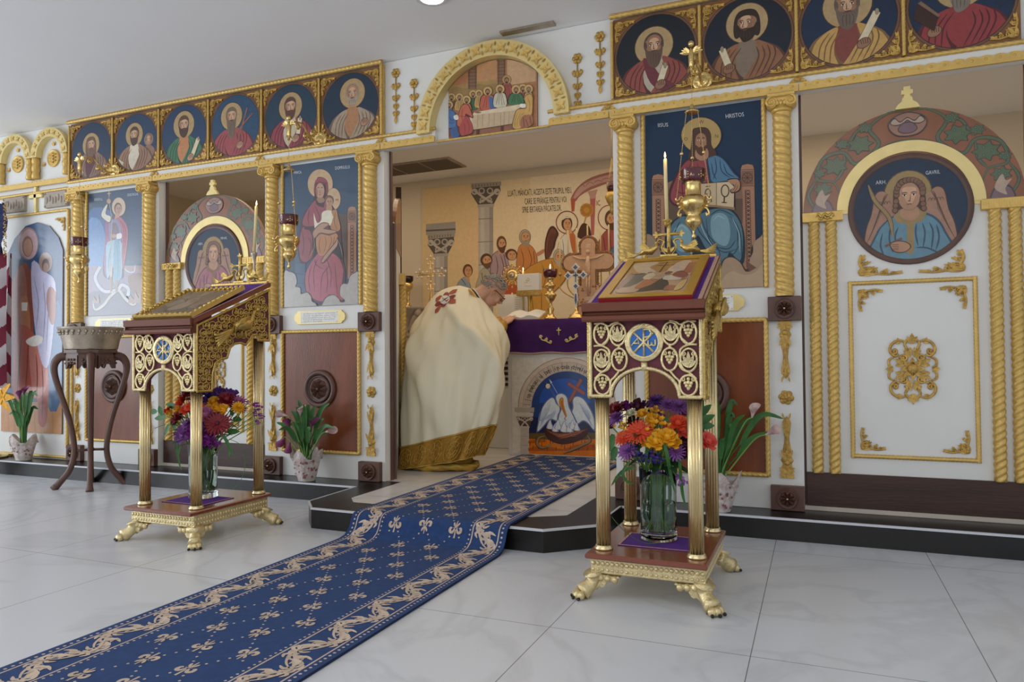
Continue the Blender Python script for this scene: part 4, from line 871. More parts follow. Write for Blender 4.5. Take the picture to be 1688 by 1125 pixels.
# ---- wooden lower panels with their ropes and roundels
for x0, x1, l in ((-5.09, -4.51, 'far left, behind the plant stand'), (-3.235, -2.637, 'under the mother and child icon'), (-.83, -.232, 'under the enthroned icon, behind the right lectern')):
    e = empty('lower_panel', ((x0+x1)/2, 0, .65), 'reddish brown veneered lower panel with star roundel '+l, 'panel', 'veneered lower panels')
    hw = (x1-x0)/2; MB().box(-hw, hw, -.006, 0, -.375, .385).build('veneer', 'panel', e)
    mb = MB()
    for s in (-1, 1): mb.rope((s*hw, -.012, -.385), (s*hw, -.012, .395), .0125, .075, 3)
    mb.rope((-hw, -.012, .39), (hw, -.012, .39), .0125, .075); mb.rope((-hw, -.012, -.38), (hw, -.012, -.38), .0125, .075)
    mb.build('rope_border', 'gold', e, recalc=False)
    r = MB(); r.lathe([(.122, .004), (.122, .018), (.113, .027), (.1, .028), (.09, .018), (.088, .012)], (0, 0, .02), 48, axis='y'); r.build('roundel', 'wood', e)
    r = rosette_mesh(.086, .024); r.xform(Matrix.Translation((0, -.012, .02))); r.build('rosette', 'wood', e)
# ropes up the sides of the tall icons
for x, l in ((-5.1, 'left of the spear-bearing saint'), (-4.5, 'right of the spear-bearing saint'), (-3.237, 'left of the mother and child icon'), (-2.626, 'right of the mother and child icon'), (-.836, 'left of the enthroned icon'), (-.227, 'right of the enthroned icon')):
    rope_obj('rope_moulding', 'upright gold rope moulding '+l, [((x, -.01, 1.2), (x, -.01, 2.145))], .0125, pitch=.075, group='upright ropes beside the tall icons')
# ================================================================ the deacon doors
def angel(a, name1, robe, dark, collar, sword=True, hair='#7a4f35', skin='#a8754f'):
    a.ell('#0f2a44', 0, 0, 1.0, n=48)
    a.ell('#5b4526', -.02, .31, .425, .46); a.ell('#94763a', -.02, .31, .405, .44)
    for q in (-1, 1):   # wings
        W = [(q*.2-.02, .0), (q*.3, .2), (q*.42, .37), (q*.53, .40), (q*.62, .3), (q*.68, -.05), (q*.78, -.35), (q*.8, -.7), (q*.5, -.6), (q*.35, -.2)]
        a.poly('#4a2f20', W, 4); a.poly('#9a6c50', [(p[0]*.975, p[1]*.97-.005) for p in W], 4)
        for k in range(9):
            t = k/8; a.line('#5b3a28', [(q*(.36+.1*t), .33-.4*t*.4), (q*(.45+.17*t), .25-.55*t), (q*(.5+.27*t), -.1-.55*t)], .014)
        for k in range(5): a.line('#5b3a28', [(q*(.32+.05*k), .12), (q*(.36+.05*k), .18), (q*(.4+.05*k), .12)], .012)
    a.poly(dark, [(-.72, -1.1), (-.62, -.5), (-.4, -.2), (-.15, -.08), (.2, -.08), (.45, -.2), (.62, -.5), (.75, -1.1)], 4)
    a.poly(robe, [(-.69, -1.1), (-.58, -.5), (-.38, -.22), (-.15, -.12), (.2, -.12), (.43, -.24), (.58, -.5), (.7, -1.1)], 4)
    for P in ([(.12, -.3), (.1, -.5), (.14, -.75)], [(.22, -.3), (.26, -.5), (.22, -.8)], [(.34, -.3), (.4, -.5), (.36, -.85)], [(.46, -.35), (.5, -.6), (.44, -.85)], [(-.2, -.35), (-.26, -.55), (-.2, -.8)], [(-.34, -.35), (-.36, -.6), (-.3, -.85)], [(-.48, -.45), (-.52, -.7), (-.45, -.95)], [(.1, -.78), (.3, -.8), (.55, -.95)]): a.line(dark, P, .032)
    a.poly(collar, [(-.28, -.12), (-.14, -.05), (.0, -.1), (.18, -.05), (.3, -.1), (.2, -.27), (.08, -.33), (.06, -.85), (-.06, -.85), (-.05, -.33), (-.2, -.27)], 3)
    a.poly(skin, [(-.13, .03), (.12, .03), (.17, -.13), (.03, -.24), (-.15, -.15)], 3)
    # hair behind, face, curls
    a.poly('#4a2e1f', [(-.26, .4), (-.15, .6), (.1, .61), (.24, .45), (.29, .1), (.22, -.06), (.1, .05), (-.15, .0), (-.25, -.03), (-.28, .15)], 4)
    a.ell('#5b3b28', 0, .25, .20, .285); a.ell(skin, 0, .245, .19, .275)
    a.poly('#c08e66', [(-.1, .42), (.1, .42), (.12, .3), (.05, .1), (-.02, .1), (-.1, .28)], 4)
    for k in range(13):
        t = PI*(1.05-1.1*k/12); a.ell('#4a2e1f', .01+.23*math.cos(t), .33+.24*math.sin(t), .058, .062, n=14); a.ell(hair, .01+.23*math.cos(t), .335+.24*math.sin(t), .046, .05, n=14)
    for q in (-1, 1):
        for k in range(3): a.ell('#4a2e1f', .0+q*(.23+.01*k), .16-.09*k, .055, .06, n=12); a.ell(hair, q*(.23+.01*k), .165-.09*k, .04, .045, n=12)
    for q in (-.08, .08): a.line('#3a2116', [(q-.055, .305), (q, .325), (q+.055, .31)], .016); a.ell('#d9c4a0', q, .27, .038, .017, n=12); a.ell('#1f130c', q, .27, .017, .018, n=8); a.line('#3a2116', [(q-.045, .275), (q, .292), (q+.045, .275)], .012)
    a.line('#6b4028', [(.02, .28), (.015, .17), (-.02, .15), (.03, .145)], .013); a.line('#8a3d30', [(-.045, .085), (0, .093), (.05, .085)], .02)
    if sword:
        a.line('#5b4420', [(-.72, .55), (-.6, .2), (-.36, -.15), (-.3, -.55)], .085, 6); a.line('#8f7238', [(-.72, .53), (-.6, .2), (-.36, -.15), (-.3, -.55)], .06, 6)
        a.line('#6b4a38', [(-.44, -.72), (-.14, -.58)], .045, 0)
    a.poly('#4a2e1f', [(-.35, -.66), (-.2, -.62), (-.05, -.66), (.02, -.76), (-.1, -.86), (-.26, -.85), (-.34, -.76)], 4); a.poly(skin, [(-.33, -.67), (-.2, -.635), (-.06, -.675), (0, -.76), (-.1, -.845), (-.25, -.835), (-.32, -.76)], 4)
    for k in range(4): a.line('#4a2e1f', [(-.33+.01*k, -.69-.035*k), (-.2, -.7-.035*k)], .01, 0)
    a.text('#b9bcc0', 'ARH.', -.585, .535, .075, w=.19, rot=.0); a.text('#b9bcc0', name1, .29, .64, .075, w=.25, rot=.0)
def vine_arch(e, X, Z, Y):
    R0, R1 = .305, .462
    n = 56; mb = MB()
    for k in range(n):
        t0, t1 = PI*k/n, PI*(k+1)/n; mb.prism([(R1*math.cos(t0), R1*math.sin(t0)), (R1*math.cos(t1), R1*math.sin(t1)), (R0*math.cos(t1), R0*math.sin(t1)), (R0*math.cos(t0), R0*math.sin(t0))], -.03, 0)
    mb.build('arch_board', 'archb', e)
    a = Art((X, Y-.0305, Z)); P = lambda t, r: ((R0+(R1-R0)*r)*math.cos(t), (R0+(R1-R0)*r)*math.sin(t))
    def pl(col, pts, sm=4): a.poly(col, [P(*p) for p in pts], sm)
    gn, gd, vi, cr = '#41552a', '#1f2616', '#6b4650', '#a4866c'
    def vine(pts, w, c=gn): 
        a.line('#1d150f', [P(*p) for p in pts], w+.005, 5); a.line(c, [P(*p) for p in pts], w, 5)
    for q in (0, 1):
        T = (lambda t: t) if q == 0 else (lambda t: PI-t)
        vine([(T(.25), .0), (T(.42), .3), (T(.4), .8), (T(.62), .95), (T(.8), .6), (T(.78), .1), (T(1.0), -.0), (T(1.2), .2), (T(1.18), .75), (T(1.4), .98), (PI/2, .9)], .013)
        vine([(T(.42), .3), (T(.62), .25), (T(.8), .55)], .010); vine([(T(.02), .6), (T(.2), .9), (T(.4), .8)], .010); vine([(T(1.0), .02), (T(1.3), .02), (PI/2, .06)], .011); vine([(T(.86), .6), (T(1.05), .85), (T(1.18), .75)], .010)
        for (t, r, s, d) in ((.62, .52, .062, 0), (1.0, .45, .062, .5), (.3, .52, .046, 0), (1.14, .82, .035, 1), (.86, .8, .035, .3), (.47, .8, .03, .7)):
            pts = []
            for k in range(14):
                aa = 2*PI*k/14; rr = s*(1 if k % 2 else .66); c = P(T(t), r); pts.append((c[0]+rr*math.cos(aa+d), c[1]+rr*.8*math.sin(aa+d)))
            a.poly(gd, [(p[0]*1.003, p[1]*1.0) for p in pts], 3); c = P(T(t), r); a.poly(gn, [(c[0]+(p[0]-c[0])*.9, c[1]+(p[1]-c[1])*.9) for p in pts], 3)
            for k in range(3): a.ell(gd, c[0]+s*.35*math.cos(k*2.1), c[1]+s*.35*math.sin(k*2.1), .006, n=10); a.ell('#4b6b48', c[0]+s*.35*math.cos(k*2.1), c[1]+s*.35*math.sin(k*2.1), .004, n=10)
        for (t, r, s) in ((.1, .45, .045),):
            c = P(T(t), r); a.poly('#2b1d18', [(c[0]-s, c[1]-.05), (c[0]-.8*s, c[1]+.01), (c[0], c[1]+.03), (c[0]+.8*s, c[1]+.01), (c[0]+s, c[1]-.05)], 4); a.poly(vi, [(c[0]-s*.9, c[1]-.05), (c[0]-.7*s, c[1]+.005), (c[0], c[1]+.02), (c[0]+.7*s, c[1]+.005), (c[0]+s*.9, c[1]-.05)], 4)
            a.poly(cr, [(c[0]-.03, c[1]+.01), (c[0]-.02, c[1]+.05), (c[0], c[1]+.075), (c[0]+.012, c[1]+.045), (c[0]+.035, c[1]+.05), (c[0]+.01, c[1]+.01), (c[0]+.015, c[1]-.02)], 4)
    a.poly('#2b1d18', [(-.08, .375), (-.07, .42), (0, .447), (.07, .42), (.08, .375), (.04, .335), (-.04, .335)], 4); a.poly('#8f5a40', [(-.076, .377), (-.066, .417), (0, .442), (.066, .417), (.076, .377), (.037, .339), (-.037, .339)], 4)
    a.poly('#2b1d18', [(-.075, .40), (-.055, .425), (-.03, .405), (0, .422), (.03, .405), (.055, .425), (.075, .40), (.05, .385), (.02, .39), (0, .405), (-.02, .39), (-.05, .385)], 4); a.poly(cr, [(-.07, .40), (-.053, .419), (-.03, .399), (0, .417), (.03, .399), (.053, .419), (.07, .40), (.05, .39), (.02, .395), (0, .410), (-.02, .395), (-.05, .39)], 4)
    a.poly('#2b1d18', [(-.042, .365), (-.02, .397), (.02, .397), (.042, .365), (.02, .345), (-.02, .345)], 4); a.poly(vi, [(-.038, .366), (-.018, .392), (.018, .392), (.038, .366), (.018, .349), (-.018, .349)], 4)
    a.build('vine_painting', 'gloss', e)
def med_mesh():
    mb = MB()
    for sx in (1, -1):
        for sz in (1, -1):
            st = len(mb.v)
            curve(mb, [(.0, .135), (.02, .125), (.03, .105), (.02, .085), (.035, .075)], .0055); curve(mb, [(.025, .115), (.055, .125), (.085, .105), (.09, .075), (.07, .055), (.055, .065)], .0065)
            curve(mb, [(.075, .05), (.095, .04), (.095, .015), (.08, .008)], .0055); scroll(mb, .035, .045, .018, 0, 1.2, .005, 1); scroll(mb, .072, .078, .014, 0, 1.1, .0045, -1)
            leafs(mb, .03, .02, .5, .05, .02, 3, .6); leafs(mb, .012, .05, 1.4, .05, .018, 2, .5); leafs(mb, .05, .11, .9, .03, .014, 2, .6); mb.ball((.0, -.006, .02), .012, 8, (1, .6, 1))
            if sx < 0 or sz < 0: mb.xform(Matrix.Scale(sx, 4, (1, 0, 0)) @ Matrix.Scale(sz, 4, (0, 0, 1)), st)
    mb.ball((0, -.012, 0), .022, 14, (1, .7, 1)); leafs(mb, 0, .11, PI/2, .045, .02, 3, .6); leafs(mb, 0, -.11, -PI/2, .045, .02, 3, .6); leafs(mb, .08, 0, 0, .03, .016, 3, .6); leafs(mb, -.08, 0, PI, .03, .016, 3, .6)
    for k in range(8): mb.petal((0, -.006, 0), (math.cos(PI/4*k), 0, math.sin(PI/4*k)), (0, -1, 0), .05, .024, .15, 4)
    return mb
def deacon_door(name, X, label, who, robe, dark, collar, x0, x1, **kw):
    Y = .05; e = empty(name, (X, Y, .128)); e['kind'] = 'structure'; e['label'] = label; Z = lambda z: z-.128
    MB().box(x0-X, x1-X, 0, .035, Z(.285), Z(1.56)).build('door_leaf', 'white', e)
    MB().box(x0-X, x1-X, -.012, .035, 0, Z(.288)).build('door_plinth', 'plinth', e)
    ea = empty('x', (0, 0, 0)); bpy.data.objects.remove(ea)
    vo = bpy.data.objects.new('vine_arch', None); COL.objects.link(vo); vo.parent = e; vo.location = (0, 0, Z(1.56))
    g = MB(); n = 56; R1, R0 = .462, .305
    for k in range(n):
        t0, t1 = PI*k/n, PI*(k+1)/n; g.prism([(R1*math.cos(t0), R1*math.sin(t0)), (R1*math.cos(t1), R1*math.sin(t1)), (0, 0)], 0, .03)
    g.build('arch_board', 'archb', vo)
    e2 = bpy.data.objects.new('tmp', None); bpy.data.objects.remove(e2)
    # painted band: written in world coordinates, parented with its matrix
    class _P: pass
    vine_in(vo, X, 1.56, Y)
    y = MB()
    for k in range(n):
        t0, t1 = PI*k/n, PI*(k+1)/n; q = lambda r, t: (r*math.cos(t), Z(1.56)+r*math.sin(t)); y.prism([q(.31, t0), q(.31, t1), q(.258, t1), q(.258, t0)], -.006, 0)
    y.prism([(-.31, Z(1.545)), (-.255, Z(1.545)), (-.255, Z(1.561)), (-.31, Z(1.561))], -.006, 0); y.prism([(.255, Z(1.545)), (.31, Z(1.545)), (.31, Z(1.561)), (.255, Z(1.561))], -.006, 0)
    y.build('yellow_arch_band', 'goldl', e)
    fr = MB(); fr.lathe([(.262, 0), (.262, .01), (.258, .016), (.254, .012), (.25, .018), (.245, .012), (.24, .016), (.236, .008)], (0, -.001, Z(1.546)), 56, axis='y', capt=True); fr.build('roundel_frame', 'wood', e)
    a = Art((X, Y-.0095, 1.546), cv=circ(.238, 56), conv=lambda x, z: (x*.238, z*.238)); angel(a, who, robe, dark, collar, **kw); a.mat_parent = e
    o = a.build('angel_painting', 'paint'); o.parent = e; o.matrix_parent_inverse = Matrix.Translation(e.location).inverted()
    for s in (-1, 1):
        c = MB(); xa, xb = (x0-X, -.285) if s < 0 else (.285, x1-X); c.box(xa, xb, -.035, 0, Z(1.512), Z(1.56), .003)
        for k in range(9):
            xx = xa+.01+(xb-xa-.02)*k/8; c.box(xx-.003, xx+.003, -.037, -.03, Z(1.52), Z(1.55))
        c.build('capital_block', 'gold', e)
        for dx in (.415, .338): MB().rope((s*dx, -.014, Z(.288)), (s*dx, -.014, Z(1.512)), .0265, .095, 3, 24, step=.005).build('spiral_rod', 'gold', e, recalc=False)
    f = MB()
    for s in (-1, 1): f.rope((s*.258, -.006, Z(.366)), (s*.258, -.006, Z(1.215)), .0105, .05, 3, 10)
    for z in (.376, 1.205): f.rope((-.262, -.006, Z(z)), (.262, -.006, Z(z)), .0105, .05, 3, 10)
    f.build('rope_frame', 'gold', e, recalc=False)
    for sx in (1, -1):
        for sz in (1, -1):
            c = link('corner_filigree', CORN[(sx, sz)], None, e); c.location = (-sx*.228, -.001, Z(.79)+sz*.388)
        c = link('scroll_filigree', CORN[(sx, -1)], None, e); c.location = (-sx*.226, -.001, Z(1.236)); c.scale = (1.75, 1, .95)
    m = link('centre_filigree', MED, None, e); m.location = (0, -.002, Z(.793)); m.scale = (1.02, 1, 1.08)
    cr = MB(); P = [(-.052, 0), (-.04, .022), (-.022, .035), (-.02, .05), (-.012, .058), (-.012, .066), (-.023, .068), (-.023, .086), (-.013, .088), (-.013, .104), (.013, .104), (.013, .088), (.023, .086), (.023, .068), (.012, .066), (.012, .058), (.02, .05), (.022, .035), (.04, .022), (.052, 0)]
    cr.prism([(p[0], p[1]+Z(2.018)) for p in P], -.025, -.005); cr.build('finial_cross', 'goldl', e)
    h = MB(); pth = [(-.02, 0), (-.008, .012), (.005, -.004), (.02, .01), (.035, -.002), (.05, .012), (.062, 0)]; curve(h, [(p[0]-.385, p[1]+Z(1.535)) for p in pth], .0055, y=-.055); curve(h, [(p[0]-.375, p[1]*-.8+Z(1.53)) for p in pth[:5]], .004, y=-.052); leafs(h, -.35, Z(1.538), 0, .03, .012, 3, .7, -.052); h.tube([(-.37, -.03, Z(1.535)), (-.37, -.056, Z(1.535))], .006, 8)
    h.build('door_handle', 'antique', e)
    return e
def vine_in(vo, X, Z, Y):
    bpy.context.view_layer.update()
    t = empty('t', (0, 0, 0)); vine_arch(t, X, Z, Y+.0300)
    for c in kids(t):
        if c.name.startswith('vine_painting'): c.parent = vo; c.matrix_parent_inverse = Matrix.Translation((X, Y, Z)).inverted()
        else: bpy.data.objects.remove(c)
    bpy.data.objects.remove(t)
MED = med_mesh().mesh('centre_filigree'); MED.materials.append(M['gilt'])
M['archb'] = mat('arch_wood', '#965c3a', .3, noise=.3, nscale=8, coat=.35, stretch=(1, 1, .5))
deacon_door('door_1', .41, 'white deacon door with a roundel of an angel in blue, at right', 'GAVRIL', '#4f7d90', '#2b4a63', '#8f7238', -.056, .876)
deacon_door('door_2', -3.885, 'white deacon door with a roundel of an angel in pink, behind the left lectern', 'MIHAIL', '#98505c', '#5e2836', '#7a5030', -4.352, -3.41, sword=False)
# ---- the open leaf of the royal doors, swung back into the sanctuary
e = empty('door_3', (-2.47, .1, .105), rz=math.atan2(.88, -.47)); e['kind'] = 'structure'; e['label'] = 'open royal door leaf with gold rope, seen almost edge on behind the left post'
MB().box(0, .02, -.02, .02, .0, 1.62).box(.02, .75, -.012, .012, .02, 1.5).build('door_leaf', 'white', e)
MB().box(-.004, .022, -.03, .022, .0, 1.61).build('door_stile', 'wood', e)
tp = [(.02, 1.5)]+[(.02+.73*k/12, 1.5+.42*math.sin(PI/2*k/12)**.8) for k in range(13)]+[(.75, 1.5)]
MB().prism(tp, -.018, .012).build('arched_top', 'archb', e)
for x in (.72, .62): MB().rope((x, -.03, .12), (x, -.03, 1.28), .026, .095, 3, 21, step=.006).build('spiral_rod', 'gold', e, recalc=False)
MB().box(.56, .77, -.05, -.0, 1.28, 1.36).build('capital_block', 'gold', e); MB().box(.56, .77, -.05, 0, .0, .12).build('door_foot', 'wood', e)
MB().box(.755, .775, -.02, .02, .0, 2.02).build('door_edge', 'plinth', e)
# ---- the far left: niche arches, relief tablets, cross, tall print
for cx, l in ((-5.47, 'next to the brown roundel panels'), (-5.895, 'at the left edge of the photo')):
    e = empty('niche_arch', (cx-.012, 0, 2.30), 'small gold embossed arch with pillars and gilt disc '+l, 'arch', 'small gold arches at the far left')
    Z0 = .165; mb = MB(); n = 32
    for k in range(n):
        t0, t1 = PI*k/n, PI*(k+1)/n; mb.prism([(.212*math.cos(t0), Z0+.215*math.sin(t0)), (.212*math.cos(t1), Z0+.215*math.sin(t1)), (.142*math.cos(t1), Z0+.145*math.sin(t1)), (.142*math.cos(t0), Z0+.145*math.sin(t0))], -.05, 0)
    mb.build('arch_board', 'goldl', e); em = MB()
    for k in range(9):
        t = PI*(k+.5)/9; c = Vector((.178*math.cos(t), -.052, Z0+.18*math.sin(t)))
        for j in range(4): a_ = t+PI/4+PI/2*j; em.petal(c, (math.cos(a_), 0, math.sin(a_)), (0, -1, 0), .024, .014, .1, 3)
    em.build('embossed_flowers', 'gold', e)
    for s in (-1, 1): MB().rope((s*.178, -.025, .0), (s*.178, -.025, Z0), .03, .12, 2, 14, step=.012).build('pillar', 'gold', e, recalc=False)
    d = MB(); d.lathe([(.068, 0), (.068, .012), (.06, .016), (.056, .01)], (0, 0, .15), 32, axis='y'); 
    for z in (.175, .15, .125): d.tube([(-.035, -.014, z), (.035, -.014, z+.004)], .006, 6)
    d.tube([(0, -.014, .11), (0, -.014, .19)], .006, 6); d.build('disc', 'gold', e)
    for ax, az, r in ((0, .25, PI/2), (-.1, .12, PI+.4), (.1, .12, -.4)):
        m_ = MB(); leafs(m_, ax, az, r, .035, .02, 3, .6); m_.build('leaf_ornament', 'gilt', e)
mb = scallop(-6.3, -5.28, 2.24, 2.27, -.02); o = mb.build('scalloped_strip', 'gold'); tag(o, 'gold strip under the small arches at the far left', 'moulding', 'scalloped strips along the cornice')
rope_obj('rope_moulding', 'gold rope moulding under the far left arches', [((-6.4, -.01, 2.195), (-5.28, -.01, 2.195))], .013)
for x, l in ((-5.43, 'right of the gold cross at the far left'), (-5.93, 'left of the gold cross at the far left')):
    e = empty('relief_tablet', (x, 0, 2.135), 'brownish carved relief tablet '+l, 'relief', 'carved relief tablets at the far left'); mb = MB().box(-.13, .13, -.025, 0, -.075, .045)
    mb.build('board', 'stone', e); r = MB()
    for k in range(7): r.ball((-.1+.033*k, -.026, -.015+.012*math.sin(k*2)), .014, 8, (1, .5, 2))
    for sx in (-1, 1):
        for sz in (-.065, .035): r.ball((sx*.12, -.026, sz), .008, 8)
    r.build('relief_figures', 'stone', e)
e = MB()
for P in ([(-.014, -.1), (.014, -.1), (.014, .085), (-.014, .085)], [(-.06, .005), (.06, .005), (.06, .033), (-.06, .033)]): e.prism(P, -.02, 0)
for x, z in ((0, .09), (0, -.1), (-.065, .019), (.065, .019)):
    e.ball((x, -.01, z), .02, 10, (1, .6, 1))
o = e.build('wall_cross', 'goldl'); o.location = (-5.68, 0, 2.15); tag(o, 'gold budded cross on the white wall between relief tablets', 'cross')
e = empty('saint_print', (-5.72, -.005, .25), 'tall glossy print of a robed figure carrying a child, arched blue top', 'print')
cvp = [(-6.08, .30), (-5.36, .30), (-5.36, 1.72), (-5.41, 1.82), (-5.52, 1.92), (-5.66, 1.96), (-5.80, 1.94), (-5.93, 1.85), (-6.02, 1.72), (-6.08, 1.6)]
a = Art((0, -.012, 0), cv=cvp, conv=zt(0, 340, 2.677, -.012), sat=.9)
a.poly('#23456a', [(-50, -50), (300, -50), (300, 870), (-50, 870)]); a.poly('#b07a48', [(-50, 865), (300, 865), (300, 1060), (-50, 1060)])
for x in (35, 60, 90, 150, 190, 230): a.line('#a36f40', [(x, 870), (x+6, 1040)], 4, 0)
a.poly('#31587f', [(230, 480), (268, 450), (268, 860), (205, 865)], 3)
a.ell('#8d6a68', 125, 165, 44, 72); a.ell('#a98a8c', 128, 168, 38, 66)
a.poly('#7c3a28', [(38, 480), (55, 330), (100, 250), (140, 300), (150, 520), (110, 850), (60, 850), (55, 600)], 4); a.poly('#94523c', [(55, 340), (100, 262), (120, 400), (90, 560), (50, 520)], 4)
a.poly('#a3623a', [(85, 430), (120, 400), (135, 540), (120, 560), (95, 540)], 3); a.poly('#a0442f', [(70, 560), (130, 540), (210, 700), (205, 950), (170, 960), (160, 850), (60, 845)], 4); a.poly('#b06a5c', [(130, 600), (200, 640), (205, 800), (150, 840)], 4)
for P in ([(95, 580), (85, 700), (75, 830)], [(125, 600), (120, 720), (110, 840)], [(160, 650), (165, 760), (160, 860)], [(185, 700), (190, 800), (185, 940)]): a.line('#6b2a20', P, 5)
a.poly('#a8a4bc', [(140, 250), (200, 290), (245, 340), (240, 500), (215, 700), (180, 680), (150, 500)], 4); a.poly('#8f5a4c', [(215, 360), (245, 380), (245, 500), (225, 520), (205, 430)], 4)
a.ell('#8c7468', 202, 248, 30, 44); a.ell('#5e4a4a', 202, 262, 17, 30); a.ell('#8f7062', 203, 272, 12, 22)
a.poly('#d0cbc2', [(95, 425), (122, 425), (120, 462), (96, 462)]); a.poly('#d0cbc2', [(118, 590), (160, 570), (188, 580), (182, 605), (150, 620), (120, 608)], 3)
a.ell('#7c5a4a', 122, 178, 24, 46); a.ell('#a87c66', 124, 182, 19, 38)
for P in ([(150, 320), (170, 420), (160, 540)], [(190, 330), (200, 450), (190, 600)], [(225, 350), (215, 450), (205, 640)]): a.line('#6e6a86', P, 3)
a.conv = None; o = a.build('painting', 'gloss', None, back=.01); o.parent = e; o.matrix_parent_inverse = Matrix.Translation(e.location).inverted()
rope_obj('rope_moulding', 'gold rope frame around the tall print of a robed figure', [((-5.30, -.012, .2), (-5.30, -.012, 2.03)), ((-6.2, -.012, 2.03), (-5.30, -.012, 2.03)), ((-6.2, -.012, .125), (-5.28, -.012, .125))], .011)
c = link('corner_filigree', CORN[(-1, 1)], None); c.location = (-5.345, -.002, 1.98); tag(c, 'gilt corner filigree above the tall print of a robed figure', 'applique')
rope_obj('rope_moulding', 'upright gold rope on the far left post', [((-5.25, -.012, .2), (-5.25, -.012, 1.03)), ((-5.25, -.012, 1.15), (-5.25, -.012, 2.14))], .01)
# ================================================================ the two lecterns
def lectern_front(mb, pm):
    """vine filigree of the front panel; pm maps drawing pixels to (x, z)"""
    def oval(cx, cy, rx, ry, fill):
        for q in (0, 1):
            x0 = cx if q == 0 else 984-cx
            P = [pm(x0+rx*math.cos(2*PI*k/20), cy+ry*math.sin(2*PI*k/20)) for k in range(21)]
            mb.tube([(p[0], -.006, p[1]) for p in P], .0048, 6, False)
            c = pm(x0, cy)
            if fill == 'g':
                for i, (dx, dy) in enumerate(((0, .010), (-.010, .008), (.010, .008), (-.006, -.002), (.006, -.002), (0, -.011), (0, .022))): mb.ball((c[0]+dx, -.006, c[1]+dy), .0072, 7, (1, .7, 1))
            else: leafs(mb, c[0]-.0, c[1]-.024, PI/2, .054, .015, 5, .42, -.007)
            for s in (-1, 1): scroll(mb, c[0]+s*rx*.00055*.62, c[1]+.02, .008, PI/2, .9, .0026, s, -.006)
    for i, (cx, cy) in enumerate(((212, 690), (322, 695), (212, 868), (330, 862), (216, 1030))): oval(cx, cy, 50 if i != 4 else 54, 74 if i < 4 else 66, 'g' if i % 3 == 0 or i == 4 else 'l')
    for q in (0, 1):
        f = lambda x, y: (lambda p: (p[0], p[1]))(pm(x if q == 0 else 984-x, y))
        for pts in ([(160, 770), (215, 770), (262, 800), (262, 860)], [(212, 945), (190, 965), (165, 990)], [(322, 770), (330, 780), (300, 800)], [(212, 765), (250, 730), (270, 690)], [(215, 945), (255, 925), (275, 880)], [(330, 935), (300, 975), (270, 1010), (275, 1080)], [(370, 700), (375, 760), (385, 800)], [(262, 640), (290, 620), (330, 612)], [(165, 620), (212, 618), (262, 640)]):
            P = cat_rom([(f(*p)[0], -.006, f(*p)[1]) for p in pts], 4, False); mb.tube(P, .0045, 6)
